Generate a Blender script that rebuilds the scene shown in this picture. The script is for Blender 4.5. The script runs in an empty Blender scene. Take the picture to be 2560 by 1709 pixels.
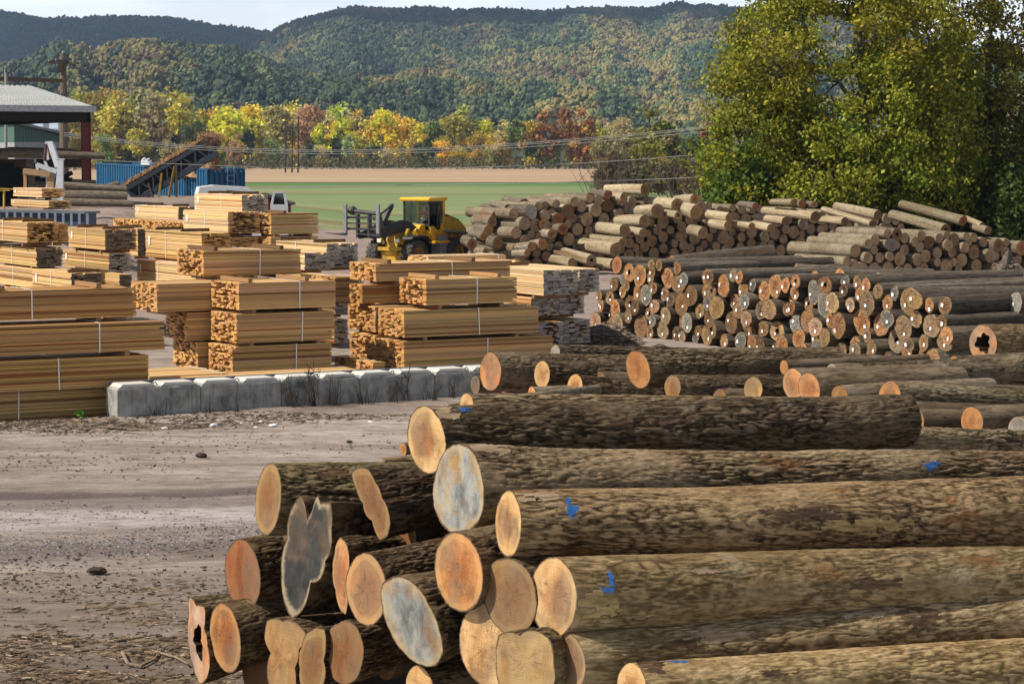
import bpy, math, random
import numpy as np
from mathutils import Vector, Matrix
R = math.radians
scene = bpy.context.scene
COL = scene.collection
rng = np.random.default_rng(7)
random.seed(7)
# ------------------------------------------------------------------ camera
F, HZ, CH = 5990.0, 395.0, 5.1
PIT = math.atan((854.5 - HZ) / F)
cd = bpy.data.cameras.new('camera'); cam = bpy.data.objects.new('camera', cd); COL.objects.link(cam)
cam.location = (0, 0, CH); cam.rotation_euler = (math.pi / 2 - PIT, 0, 0)
cd.sensor_width = 36; cd.lens = F * 36 / 2560; cd.clip_start = 0.5; cd.clip_end = 20000
scene.camera = cam
FW = np.array([0, math.cos(PIT), -math.sin(PIT)]); UP = np.array([0, math.sin(PIT), math.cos(PIT)]); RT = np.array([1., 0, 0])
def P(u, v, d):
    return np.array([0, 0, CH]) + d * (FW + RT * (u - 1280) / F + UP * (854.5 - v) / F)
def G(u, v, z=0.0):
    r = FW + RT * (u - 1280) / F + UP * (854.5 - v) / F
    return np.array([0, 0, CH]) + r * ((z - CH) / r[2])
def dep(p): return float(np.dot(np.asarray(p) - np.array([0, 0, CH]), FW))
def pix(p):
    q = np.asarray(p) - np.array([0, 0, CH]); d = q @ FW
    return 1280 + F * (q @ RT) / d, 854.5 - F * (q @ UP) / d
E1 = np.array([math.cos(R(30)), math.sin(R(30)), 0]); E2 = np.array([-math.sin(R(30)), math.cos(R(30)), 0])
def reach(p, u1, ax):
    """how far to go from p along ax until the point shows in column u1"""
    k = (u1 - 1280) / F; q = np.asarray(p) - np.array([0, 0, CH])
    return float((k * (q @ FW) - q @ RT) / (ax @ RT - k * (ax @ FW)))
# ------------------------------------------------------------------ noise
def _h(ix, iy, iz, s):
    n = (ix.astype(np.int64) * 374761393 + iy.astype(np.int64) * 668265263 + iz.astype(np.int64) * 2147483647 + s * 1274126177) & 0xffffffff
    n = ((n ^ (n >> 13)) * 1274126177) & 0xffffffff
    n = n ^ (n >> 16)
    return (n & 0xffff) / 65535.0
def vnoise(p, s=0):
    p = np.asarray(p, float); i = np.floor(p); f = p - i; f = f * f * (3 - 2 * f)
    x, y, z = i[..., 0], i[..., 1], i[..., 2]; fx, fy, fz = f[..., 0], f[..., 1], f[..., 2]
    r = 0
    for dx in (0, 1):
        for dy in (0, 1):
            for dz in (0, 1):
                w = (fx if dx else 1 - fx) * (fy if dy else 1 - fy) * (fz if dz else 1 - fz)
                r = r + w * _h(x + dx, y + dy, z + dz, s)
    return r * 2 - 1
def fbm(p, o=4, s=0):
    p = np.asarray(p, float); a, r = 0.5, 0
    for k in range(o):
        r = r + a * vnoise(p * (2 ** k), s + k); a *= 0.5
    return r
# ------------------------------------------------------------------ mesh builder
class MB:
    def __init__(s): s.v = []; s.f = []; s.m = []; s.c = []; s.n = 0; s.a = []
    def add(s, verts, faces, mat=0, col=(1, 1, 1), at=0.0):
        verts = np.asarray(verts, float).reshape(-1, 3)
        faces = np.asarray(faces, np.int64)
        s.v.append(verts); s.f.append(faces + s.n)
        s.m.append(np.full(len(faces), mat, np.int32) if np.isscalar(mat) else np.asarray(mat, np.int32))
        c = np.asarray(col, float)
        s.c.append(np.tile(c[:3], (len(verts), 1)) if c.ndim == 1 else c[:, :3])
        s.a.append(np.full(len(verts), at, float) if np.isscalar(at) else np.asarray(at, float))
        s.n += len(verts)
    def box(s, lo, hi, M=None, mat=0, col=(1, 1, 1)):
        x0, y0, z0 = lo; x1, y1, z1 = hi
        v = np.array([[x0, y0, z0], [x1, y0, z0], [x1, y1, z0], [x0, y1, z0], [x0, y0, z1], [x1, y0, z1], [x1, y1, z1], [x0, y1, z1]])
        if M is not None: v = v @ np.asarray(M)[:3, :3].T + np.asarray(M)[:3, 3]
        s.add(v, [[0, 3, 2, 1], [4, 5, 6, 7], [0, 1, 5, 4], [1, 2, 6, 5], [2, 3, 7, 6], [3, 0, 4, 7]], mat, col)
    def bar(s, a, b, w, h=None, mat=0, col=(1, 1, 1), up=(0, 0, 1)):
        a = np.asarray(a, float); b = np.asarray(b, float); h = w if h is None else h
        x = b - a; L = np.linalg.norm(x); x = x / L
        up = np.asarray(up, float)
        if abs(x @ up) > .98: up = np.array([1., 0, 0])
        y = np.cross(up, x); y /= np.linalg.norm(y); z = np.cross(x, y)
        M = np.eye(4); M[:3, 0] = x; M[:3, 1] = y; M[:3, 2] = z; M[:3, 3] = a
        s.box((0, -w / 2, -h / 2), (L, w / 2, h / 2), M, mat, col)
    def tube(s, pts, rad, n=8, mat=0, col=(1, 1, 1), caps=True):
        pts = np.asarray(pts, float); m = len(pts)
        rad = np.full(m, rad, float) if np.isscalar(rad) else np.asarray(rad, float)
        T = np.gradient(pts, axis=0); T /= np.linalg.norm(T, axis=1)[:, None] + 1e-12
        ref = np.array([0, 0, 1.]) if abs(T[0, 2]) < .9 else np.array([1., 0, 0])
        V = []
        th = np.arange(n) * 2 * math.pi / n
        for i in range(m):
            y = np.cross(ref, T[i]); y /= np.linalg.norm(y) + 1e-12; z = np.cross(T[i], y)
            ref = z
            V.append(pts[i] + rad[i] * (np.cos(th)[:, None] * y + np.sin(th)[:, None] * z))
        V = np.concatenate(V); k = np.arange(n); k2 = (k + 1) % n
        Fs = np.concatenate([np.stack([i * n + k, i * n + k2, (i + 1) * n + k2, (i + 1) * n + k], 1) for i in range(m - 1)])
        s.add(V, Fs, mat, col)
        if caps:
            for i in (0, m - 1):
                ring = V[i * n:(i + 1) * n]; c = ring.mean(0)
                fs = np.stack([np.full(n, n), k2, k], 1) if i == 0 else np.stack([np.full(n, n), k, k2], 1)
                s.add(np.vstack([ring, c]), fs, mat, col)
    def prism(s, poly, lo, hi, axis=1, M=None, mat=0, col=(1, 1, 1)):
        """polygon in the two other axes, extruded along axis"""
        n = len(poly); V = []
        for t in (lo, hi):
            for a, b in poly:
                V.append((t, a, b) if axis == 0 else (a, t, b) if axis == 1 else (a, b, t))
        V = np.array(V, float)
        if M is not None: V = V @ np.asarray(M)[:3, :3].T + np.asarray(M)[:3, 3]
        k = np.arange(n); k2 = (k + 1) % n
        s.add(V, np.stack([k, k2, k2 + n, k + n], 1), mat, col)
        for base in (0, n):
            ring = V[base:base + n]; c = ring.mean(0)
            s.add(np.vstack([ring, c]), np.stack([k, k2, np.full(n, n)], 1), mat, col)
    def mesh(s, name, mats, smooth=False):
        me = bpy.data.meshes.new(name)
        V = np.concatenate(s.v); ls = np.concatenate([f.ravel() for f in s.f]); ct = np.concatenate([np.full(len(f), f.shape[1], np.int32) for f in s.f])
        st = np.concatenate([[0], np.cumsum(ct)[:-1]]).astype(np.int32)
        me.vertices.add(len(V)); me.vertices.foreach_set('co', V.astype(np.float32).ravel())
        me.loops.add(len(ls)); me.loops.foreach_set('vertex_index', ls.astype(np.int32))
        me.polygons.add(len(ct)); me.polygons.foreach_set('loop_start', st); me.polygons.foreach_set('loop_total', ct)
        me.polygons.foreach_set('material_index', np.concatenate(s.m).astype(np.int32))
        me.polygons.foreach_set('use_smooth', np.full(len(ct), bool(smooth)))
        for m in (mats if isinstance(mats, (list, tuple)) else [mats]): me.materials.append(m)
        a = me.attributes.new('col', 'FLOAT_COLOR', 'POINT')
        c = np.concatenate(s.c); a.data.foreach_set('color', np.hstack([c, np.ones((len(c), 1))]).astype(np.float32).ravel())
        b = me.attributes.new('rr', 'FLOAT', 'POINT'); b.data.foreach_set('value', np.concatenate(s.a).astype(np.float32))
        me.update(calc_edges=True); me.validate(clean_customdata=False)
        return me
    def build(s, name, mats, parent=None, smooth=False, loc=None):
        o = bpy.data.objects.new(name, s.mesh(name, mats, smooth)); COL.objects.link(o)
        if parent: o.parent = parent
        if loc is not None: o.location = [float(x) for x in loc]
        return o
def tag(o, label=None, cat=None, group=None, kind=None):
    if label: o['label'] = label
    if cat: o['category'] = cat
    if group: o['group'] = group
    if kind: o['kind'] = kind
    return o
def thing(name, label, cat, loc=(0, 0, 0), rotz=0, group=None):
    o = bpy.data.objects.new(name, None); COL.objects.link(o); o.empty_display_size = .2
    o.location = [float(x) for x in loc]; o.rotation_euler = (0, 0, rotz)
    return tag(o, label, cat, group)
def copy_tree(root, loc=None):
    r = root.copy(); COL.objects.link(r)
    for ch in list(root.children):
        c = ch.copy(); COL.objects.link(c); c.parent = r
        for g in list(ch.children):
            d = g.copy(); COL.objects.link(d); d.parent = c
    if loc is not None: r.location = [float(x) for x in loc]
    return r
def frame(o, x, z_hint=(0, 0, 1)):
    """turn o so that its local X runs along x, Z as near to up as it goes"""
    x = np.asarray(x, float); x = x / np.linalg.norm(x); y = np.cross(z_hint, x); y /= np.linalg.norm(y); z = np.cross(x, y)
    o.rotation_euler = Matrix(((x[0], y[0], z[0]), (x[1], y[1], z[1]), (x[2], y[2], z[2]))).to_euler()
    return np.stack([x, y, z], 1)
def ordn(n):
    return '%d%s' % (n, 'th' if 10 <= n % 100 <= 20 else {1: 'st', 2: 'nd', 3: 'rd'}.get(n % 10, 'th'))
# ------------------------------------------------------------------ materials
class MT:
    def __init__(s, name, rough=.8, spec=.3):
        s.m = bpy.data.materials.new(name); s.m.use_nodes = True; s.t = s.m.node_tree
        s.b = s.t.nodes['Principled BSDF']; s.b.inputs['Roughness'].default_value = rough; s.b.inputs['Specular IOR Level'].default_value = spec
        s.out = s.t.nodes['Material Output']
    def n(s, typ, ins=None, **pr):
        x = s.t.nodes.new(typ)
        for k, v in pr.items(): setattr(x, k, v)
        for k, v in (ins or {}).items(): s.put(x.inputs[k], v)
        return x
    def put(s, sock, v):
        if isinstance(v, bpy.types.NodeSocket): s.t.links.new(v, sock)
        elif isinstance(v, bpy.types.Node): s.t.links.new(v.outputs[0], sock)
        else:
            if sock.type == 'RGBA' and len(v) == 3: v = (*v, 1)
            sock.default_value = v
    def math(s, op, a, b=0.0, c=0.0, clamp=False):
        return s.n('ShaderNodeMath', {0: a, 1: b, 2: c}, operation=op, use_clamp=clamp).outputs[0]
    def mix(s, f, a, b, mode='MIX'):
        x = s.n('ShaderNodeMix', data_type='RGBA', blend_type=mode)
        s.put(x.inputs[0], f); s.put(x.inputs[6], a); s.put(x.inputs[7], b)
        return x.outputs[2]
    def ramp(s, f, pts):
        x = s.n('ShaderNodeValToRGB', {0: f}); e = x.color_ramp.elements
        while len(e) < len(pts): e.new(0.5)
        for k, (p, c) in zip(e, pts):
            k.position = p; k.color = (*c, 1) if len(c) == 3 else c
        return x.outputs[0]
    def sramp(s, f, a, b):
        return s.n('ShaderNodeMapRange', {0: f, 1: a, 2: b}, interpolation_type='SMOOTHSTEP').outputs[0]
    def coords(s, scale=(1, 1, 1), rnd=True, which='Object', rot=(0, 0, 0)):
        tc = s.n('ShaderNodeTexCoord').outputs[which]
        mp = s.n('ShaderNodeMapping', {0: tc, 3: scale, 2: rot})
        if not rnd: return mp.outputs[0]
        oi = s.n('ShaderNodeObjectInfo').outputs['Random']
        off = s.n('ShaderNodeVectorMath', {0: mp, 1: s.n('ShaderNodeCombineXYZ', {0: s.math('MULTIPLY', oi, 91.), 1: s.math('MULTIPLY', oi, 37.), 2: s.math('MULTIPLY', oi, 53.)})}, operation='ADD')
        return off.outputs[0]
    def noise(s, co, scale=5, detail=4, rough=.6, dist=0.0):
        return s.n('ShaderNodeTexNoise', {'Vector': co, 'Scale': scale, 'Detail': detail, 'Roughness': rough, 'Distortion': dist}).outputs[0]
    def color(s, c): s.put(s.b.inputs['Base Color'], c)
    def bump(s, h, strength=.5, dist=.02, prev=None):
        x = s.n('ShaderNodeBump', {'Height': h, 'Strength': strength, 'Distance': dist})
        if prev is not None: s.put(x.inputs['Normal'], prev)
        s.put(s.b.inputs['Normal'], x.outputs[0]); return x.outputs[0]
    def attr(s, name): return s.n('ShaderNodeAttribute', attribute_name=name)
    def oinfo(s, k='Color'): return s.n('ShaderNodeObjectInfo').outputs[k]
def plain(name, c, rough=.6, spec=.4, metal=0.0, var=.25, scale=6.0, dirt=None):
    m = MT(name, rough, spec); m.b.inputs['Metallic'].default_value = metal
    co = m.coords()
    n = m.noise(co, scale, 5, .65)
    a = tuple(x * (1 - var) for x in c); b = tuple(min(1, x * (1 + var)) for x in c)
    cc = m.ramp(n, [(.3, a), (.7, b)])
    if dirt is not None:
        n2 = m.noise(co, scale * .6, 6, .7)
        cc = m.mix(m.sramp(n2, .5, .68), cc, dirt)
    m.color(cc)
    m.put(m.b.inputs['Roughness'], m.math('MULTIPLY_ADD', n, .3, rough - .15))
    return m.m
def bark_mat(name, s=1.0, dark=(.022, .016, .011), mid=(.10, .075, .05), light=(.26, .21, .15), xs=.22, moss=.35, fis=(.36, .60), smooth=0.0, furrow=False, tint=True):
    m = MT(name, .92, .15)
    co = m.coords((xs * s, s, s)); co2 = m.coords((.5 * s, .7 * s, .7 * s))
    n1 = m.noise(co, 16, 5, .62, .5)          # plates
    n2 = m.noise(co, 48, 4, .65)
    big = m.noise(co2, 2.2, 4, .6); hb = m.attr('rr').outputs['Fac']
    h = m.math('MULTIPLY_ADD', n2, .45, m.math('MULTIPLY', n1, .75))
    if furrow: h = m.math('MULTIPLY_ADD', m.math('SUBTRACT', hb, .66), .42, h)
    c = m.ramp(h, [(fis[0], dark), ((fis[0] + fis[1]) / 2, mid), (fis[1] + .06, light)])
    c = m.mix(m.math('MULTIPLY', m.sramp(big, .48, .68), moss), c, m.mix(.5, c, (.095, .078, .025)))
    ln = m.noise(co2, 5.5, 5, .7)
    c = m.mix(m.math('MULTIPLY', m.sramp(ln, .60, .72), .6), c, (.32, .31, .27))      # lichen
    ru = m.noise(m.coords((.35 * s, s, s)), 3.1, 5, .7)
    c = m.mix(m.math('MULTIPLY', m.sramp(ru, .585, .66), .75), c, m.mix(m.noise(co, 9, 4), (.07, .03, .013), (.26, .15, .07)))    # bare inner bark
    dr_ = m.noise(m.coords((.5, .8, .8)), 1.3, 3, .55); c = m.mix(m.math('MULTIPLY', m.sramp(dr_, .40, .62), .5), c, m.mix(1.0, c, (.50, .42, .34), 'MULTIPLY'))
    if tint: c = m.mix(1.0, c, m.oinfo('Color'), 'MULTIPLY')
    m.color(c)
    m.bump(h, .9 - smooth, .035)
    return m.m
def end_mat(name):
    """sawn log end: rings, heartwood, checks, stains; tint = object colour, weathering = object alpha"""
    m = MT(name, .75, .2)
    tint = m.oinfo('Color'); grey = m.oinfo('Alpha')
    rr = m.attr('rr').outputs['Fac']
    co = m.coords((1, 1, 1)); w = m.noise(co, 6, 3, .6)
    rd = m.math('MULTIPLY_ADD', w, .34, rr)
    ring = m.math('SINE', m.math('MULTIPLY', rd, 80.))
    c = m.mix(m.math('MULTIPLY_ADD', ring, .10, .10), tint, (.12, .06, .025))
    heart = m.math('SUBTRACT', 1.0, m.sramp(m.math('MULTIPLY_ADD', m.noise(co, 2.6, 4, .6), 1.1, rr), .80, 1.18))
    hs = m.sramp(m.oinfo('Random'), .1, .9)
    c = m.mix(m.math('MULTIPLY', heart, m.math('MULTIPLY_ADD', hs, .55, .12)), c, m.mix(.45, m.mix(1.0, tint, (.75, .42, .24), 'MULTIPLY'), (.17, .075, .035)))
    saw = m.noise(m.coords((1, 1.2, 60), rot=(.5, 0, 0)), 2.2, 3, .6)
    c = m.mix(m.math('MULTIPLY', m.sramp(saw, .48, .70), .34), c, (.13, .07, .03))
    st = m.noise(co, 4.3, 5, .65)
    c = m.mix(m.math('MULTIPLY', m.sramp(st, .50, .66), .6), c, (.16, .085, .04))
    st2 = m.noise(m.coords((1, 2.2, .8)), 2.1, 4, .6)
    c = m.mix(m.math('MULTIPLY', m.sramp(st2, .45, .65), .6), c, m.mix(1.0, c, (.66, .45, .30), 'MULTIPLY'))
    st3 = m.noise(m.coords((1, 1.3, 1.0)), 1.5, 3, .55)
    c = m.mix(m.math('MULTIPLY', m.sramp(st3, .47, .62), .58), c, (.15, .105, .07))
    sp_ = m.math('MULTIPLY', m.sramp(m.math('MULTIPLY_ADD', m.noise(co, 4, 3), .30, rr), .90, .98), m.math('MULTIPLY', m.sramp(m.oinfo('Random'), .45, .9), .30))
    c = m.mix(sp_, c, m.mix(.5, m.mix(1.0, tint, (1.15, 1.15, 1.0), 'MULTIPLY'), (.55, .40, .19)))
    g = m.ramp(m.noise(m.coords((1, 1.6, 1)), 3.6, 6, .66, .4), [(.30, (.075, .076, .078)), (.46, (.17, .172, .168)), (.58, (.26, .258, .235)), (.70, (.33, .27, .16))])
    lum = m.n('ShaderNodeSeparateXYZ', {0: tint}).outputs[0]; g = m.mix(1.0, g, m.n('ShaderNodeCombineXYZ', {0: m.math('MULTIPLY', lum, 2.8), 1: m.math('MULTIPLY', lum, 2.8), 2: m.math('MULTIPLY', lum, 2.75)}).outputs[0], 'MULTIPLY')
    g = m.mix(m.math('MULTIPLY', m.sramp(m.math('MULTIPLY_ADD', m.noise(co, 6, 4, .7), .35, rr), .98, 1.12), .75), g, (.36, .285, .18))
    c = m.mix(m.math('MULTIPLY', grey, m.sramp(m.noise(co, 3.4, 4, .6), .30, .56)), c, g)
    # radial drying checks from the pith
    sep = m.n('ShaderNodeSeparateXYZ', {0: m.n('ShaderNodeTexCoord').outputs['Object']})
    ang = m.math('ARCTAN2', sep.outputs[2], sep.outputs[1])
    oi = m.math('MULTIPLY', m.oinfo('Random'), 40.)
    cv = m.n('ShaderNodeCombineXYZ', {0: m.math('MULTIPLY', m.math('COSINE', ang), 1.5), 1: m.math('MULTIPLY', m.math('SINE', ang), 1.5), 2: m.math('MULTIPLY_ADD', rr, .35, oi)})
    cr = m.noise(cv.outputs[0], 2.3, 2, .5)
    thin = m.sramp(m.math('ABSOLUTE', m.math('SUBTRACT', cr, .5)),   .022, .0)
    fade = m.math('MULTIPLY', m.sramp(rr, .04, .1), m.sramp(rr, .75, .35))
    c = m.mix(m.math('MULTIPLY', m.math('MULTIPLY', thin, fade), m.math('MULTIPLY_ADD', grey, -.5, .7)), c, (.04, .022, .01))
    rn = m.math('MULTIPLY_ADD', m.math('SUBTRACT', m.noise(co, 5, 4, .7), .5), .16, rr)
    c = m.mix(m.sramp(rn, .945, .985), c, m.mix(m.noise(co, 14, 3), (.03, .019, .011), (.15, .095, .055)))
    m.color(c); m.bump(m.math('ADD', saw, m.math('MULTIPLY', ring, .12)), .25, .01)
    return m.m
def leaf_mat(name, trans=.35):
    m = MT(name, .6, .25)
    c = m.attr('col').outputs['Color']
    c = m.mix(1.0, c, m.oinfo('Color'), 'MULTIPLY')
    m.color(c)
    tr = m.n('ShaderNodeBsdfTranslucent', {'Color': c})
    mx = m.n('ShaderNodeMixShader', {0: trans, 1: m.b.outputs[0], 2: tr.outputs[0]})
    m.t.links.new(mx.outputs[0], m.out.inputs[0])
    return m.m
BARK = bark_mat('bark', 1.0)
BARK_HERO = bark_mat('bark_deep', 1.15, dark=(.014, .010, .006), mid=(.095, .070, .044), light=(.28, .222, .15), xs=.3, moss=.45, fis=(.26, .70), furrow=True)
BARK_OLD = bark_mat('bark_smooth', .8, dark=(.05, .037, .022), mid=(.125, .096, .058), light=(.29, .24, .16), xs=.4, moss=.6, fis=(.24, .76), smooth=.2, furrow=True)
BARK_TREE = bark_mat('bark_standing', .5, dark=(.03, .025, .02), mid=(.09, .075, .06), light=(.2, .17, .14))
END = end_mat('sawn_end')
LEAF = leaf_mat('leaves')
STEEL = plain('grey_steel', (.22, .23, .24), .5, .5, .3)
DARKSTEEL = plain('dark_steel', (.035, .037, .04), .5, .4, .2, dirt=(.08, .065, .05))
BLACK = plain('black_void', (.008, .007, .006), .9, .1)
WHITE = plain('white_plastic', (.8, .8, .8), .5, .3, var=.04)
# ------------------------------------------------------------------ light and sky
SUN_AZ, SUN_EL = 70.0, 46.0      # sun stands to the left, behind the camera
sd = np.array([-math.sin(R(SUN_AZ)) * math.cos(R(SUN_EL)), -math.cos(R(SUN_AZ)) * math.cos(R(SUN_EL)), math.sin(R(SUN_EL))])
ld = bpy.data.lights.new('sun', 'SUN'); ld.energy = 5.0; ld.angle = R(.6); ld.color = (1, .92, .79)
so = bpy.data.objects.new('sun', ld); COL.objects.link(so)
so.rotation_euler = Vector(sd).to_track_quat('Z', 'Y').to_euler(); so.location = (-40, -40, 60)
w = bpy.data.worlds.new('World'); scene.world = w; w.use_nodes = True
nt = w.node_tree; bg = nt.nodes['Background']; bg.inputs[1].default_value = .05
sk = nt.nodes.new('ShaderNodeTexSky'); sk.sky_type = 'NISHITA'; sk.sun_disc = False
sk.sun_elevation = R(SUN_EL); sk.sun_rotation = math.atan2(sd[0], sd[1])
tc = nt.nodes.new('ShaderNodeTexCoord'); mp = nt.nodes.new('ShaderNodeMapping'); mp.inputs['Scale'].default_value = (1, 1, 3.2)
nz = nt.nodes.new('ShaderNodeTexNoise'); nz.inputs['Scale'].default_value = 5.5; nz.inputs['Detail'].default_value = 7; nz.inputs['Roughness'].default_value = .55
rp = nt.nodes.new('ShaderNodeValToRGB'); rp.color_ramp.elements[0].position = .36; rp.color_ramp.elements[1].position = .6
rp.color_ramp.elements[0].color = (.62, .62, .62, 1)
mx = nt.nodes.new('ShaderNodeMix'); mx.data_type = 'RGBA'; mx.inputs[7].default_value = (22.0, 23.2, 24.4, 1)
nt.links.new(tc.outputs['Generated'], mp.inputs[0]); nt.links.new(mp.outputs[0], nz.inputs[0]); nt.links.new(nz.outputs[0], rp.inputs[0])
sx = nt.nodes.new('ShaderNodeSeparateXYZ'); nt.links.new(tc.outputs['Generated'], sx.inputs[0])
ml = nt.nodes.new('ShaderNodeMapRange'); ml.inputs[1].default_value = .10; ml.inputs[2].default_value = .4; ml.inputs[3].default_value = 1.0; ml.inputs[4].default_value = .05
nt.links.new(sx.outputs[2], ml.inputs[0]); mm = nt.nodes.new('ShaderNodeMath'); mm.operation = 'MULTIPLY'; nt.links.new(rp.outputs[0], mm.inputs[0]); nt.links.new(ml.outputs[0], mm.inputs[1])
nt.links.new(mm.outputs[0], mx.inputs[0]); nt.links.new(sk.outputs[0], mx.inputs[6]); nt.links.new(mx.outputs[2], bg.inputs[0])
vs = scene.view_settings; vs.view_transform = 'Standard'; vs.look = 'None'; vs.exposure = .38; vs.gamma = 1.0
scene.cycles.volume_bounces = 0; scene.cycles.max_bounces = 6; scene.cycles.transparent_max_bounces = 8
scene.cycles.use_denoising = True

# ------------------------------------------------------------------ ground
def sheet(name, xs, ys, zf, mat, smooth=True, col=None):
    X, Y = np.meshgrid(xs, ys); Z = zf(X, Y); n, k = X.shape
    V = np.stack([X.ravel(), Y.ravel(), Z.ravel()], 1)
    i = np.arange(n * k).reshape(n, k)
    Fc = np.stack([i[:-1, :-1].ravel(), i[:-1, 1:].ravel(), i[1:, 1:].ravel(), i[1:, :-1].ravel()], 1)
    b = MB(); b.add(V, Fc, 0, (1, 1, 1) if col is None else col(V)); o = b.build(name, mat, smooth=smooth)
    return tag(o, kind='structure')
def sst(x, a, b): t = np.clip((x - a) / (b - a), 0, 1); return t * t * (3 - 2 * t)
def mound(X, Y): return 2.65 * sst(Y, 86, 118) * sst(-X, 13, 19) * (1 - sst(Y, 175, 330))
def berm(X, Y):
    """the low strip of dirt and dead weeds along the foot of the block wall"""
    wl = (X - WB[0]) * -math.sin(R(29.5)) + (Y - WB[1]) * math.cos(R(29.5))
    return .10 * np.exp(-((wl + .1) / .7) ** 2)
WA, WB = G(1180, 1005), G(300, 1055)
def yard_z(X, Y):
    p = np.stack([X, Y, X * 0], -1)
    t = Y * math.cos(R(9)) - X * math.sin(R(9))
    rut = -.035 * np.exp(-((t - 36.6) / .35) ** 2) - .03 * np.exp(-((t - 34.2) / .4) ** 2) + .03 * np.exp(-((t - 35.4) / .5) ** 2) - .03 * np.exp(-((t - 30.5) / .5) ** 2)
    return .05 * fbm(p * .35, 3, 3) + .02 * fbm(p * 2.2, 3, 5) + .010 * fbm(p * 7, 2, 6) + rut + berm(X, Y)
m = MT('yard_dirt', .95, .12)
g = m.n('ShaderNodeNewGeometry').outputs['Position']
def gm(m, sc, rot=0): return m.n('ShaderNodeMapping', {0: g, 3: sc, 2: (0, 0, rot)}).outputs[0]
band = gm(m, (.16, 1, 1), -R(9))
sy = m.n('ShaderNodeSeparateXYZ', {0: m.n('ShaderNodeMapping', {0: g, 2: (0, 0, -R(9))}).outputs[0]})
t = m.math('ADD', sy.outputs[1], m.math('MULTIPLY', m.math('SUBTRACT', m.noise(gm(m, (.25, 1, 1), -R(9)), .7, 4), .5), 1.5))
big = m.noise(gm(m, (.35, 1, 1), -R(9)), .45, 5, .65)
c = m.ramp(big, [(.28, (.15, .117, .095)), (.5, (.30, .25, .218)), (.72, (.43, .37, .33))])
c = m.mix(m.math('MULTIPLY', m.sramp(m.noise(band, 1.6, 5, .7), .47, .66), .62), c, (.15, .115, .09))
def stripe(c0, w, colr, amt, c):
    d = m.math('ABSOLUTE', m.math('SUBTRACT', t, c0))
    return m.mix(m.math('MULTIPLY', m.sramp(d, w, w * .25), amt), c, colr)
c = stripe(36.7, .65, (.085, .062, .062), .85, c)
c = stripe(35.6, 1.0, (.19, .155, .15), .7, c)
c = stripe(34.0, 1.3, (.46, .42, .43), .55, c)
c = stripe(31.2, .9, (.10, .08, .08), .6, c)
c = stripe(28.8, 1.3, (.17, .135, .105), .55, c)
c = stripe(26.6, 1.8, (.13, .095, .07), .65, c)
c = stripe(23.5, 3.2, (.115, .082, .058), .8, c)
fine = m.noise(g, 14, 5, .75); f2 = m.noise(gm(m, (.3, 1, 1), .3), 7, 5, .75)
c = m.mix(m.math('MULTIPLY', m.sramp(f2, .48, .64), .62), c, (.085, .062, .05))
mid2 = m.noise(gm(m, (.5, 1, 1), .2), 2.2, 6, .72); c = m.mix(m.math('MULTIPLY', m.sramp(mid2, .50, .62), .5), c, (.15, .115, .095))
c = m.mix(m.math('MULTIPLY', m.sramp(fine, .58, .72), .55), c, (.55, .52, .51))
c = m.mix(m.math('MULTIPLY', m.sramp(m.noise(g, 26, 3, .7), .58, .66), .5), c, (.08, .065, .055))
farr = m.sramp(m.n('ShaderNodeSeparateXYZ', {0: g}).outputs[1], 62, 95)
c = m.mix(farr, c, m.ramp(m.noise(g, 1.2, 5, .7), [(.3, (.17, .12, .10)), (.7, (.34, .27, .23))]))
m.color(c); m.bump(m.math('ADD', fine, m.math('MULTIPLY', f2, .8)), .6, .03)
DIRT = m.m
ys = np.concatenate([np.arange(17, 62, .16), np.arange(62, 172, 1.2)])
xs = np.arange(-34, 44, .28)
def yz(X, Y): return yard_z(X, Y) + mound(X, Y) + .02
sheet('dirt_yard', xs, ys, yz, DIRT)
m = MT('meadow_ground', .95, .1)
g = m.n('ShaderNodeNewGeometry').outputs['Position']
n1 = m.noise(gm(m, (.25, 1, 1), R(8)), .022, 6, .6); n2 = m.noise(gm(m, (.2, 1, 1), R(8)), .16, 5, .7)
c = m.ramp(m.math('MULTIPLY_ADD', n2, .4, m.math('MULTIPLY', n1, .62)), [(.32, (.085, .14, .05)), (.47, (.15, .205, .085)), (.60, (.235, .245, .115)), (.70, (.27, .25, .14))])
n3 = m.noise(gm(m, (.12, 1, 1), R(10)), .045, 4, .6)
c = m.mix(m.math('MULTIPLY', m.sramp(n3, .57, .66), .75), c, (.17, .12, .06))
gy = m.n('ShaderNodeSeparateXYZ', {0: g}).outputs[1]
c = m.mix(m.math('MULTIPLY', m.sramp(m.math('ABSOLUTE', m.math('SUBTRACT', gy, 470)), 45, 10), .9), c, (.07, .15, .035))
gx_ = m.n('ShaderNodeSeparateXYZ', {0: g}).outputs[0]; tt = m.math('ADD', gy, m.math('MULTIPLY', gx_, .22)); mk = m.noise(gm(m, (.3, 1, 1), R(10)), .06, 5, .7)
for c0, w_, a_ in ((345, 16, .5), (176, 9, .5)):
    c = m.mix(m.math('MULTIPLY', m.math('MULTIPLY', m.sramp(m.math('ABSOLUTE', m.math('SUBTRACT', tt, c0)), w_, w_ * .3), m.sramp(mk, .42, .60)), a_), c, (.13, .10, .045))
m.color(c)
MEADOW = m.m
sheet('grass_field', np.linspace(-700, 700, 60), np.concatenate([np.arange(16, 700, 12), np.linspace(700, 1500, 20)]), lambda X, Y: mound(X, Y) - .3 + .22 * sst(Y, 150, 190) + X * 0, MEADOW)
m = MT('stubble', .95, .1)
g = m.n('ShaderNodeNewGeometry').outputs['Position']
c = m.ramp(m.noise(gm(m, (.15, 1, 1), R(4)), .05, 6, .7), [(.3, (.28, .185, .11)), (.7, (.44, .32, .205))])
m.color(c)
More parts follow.
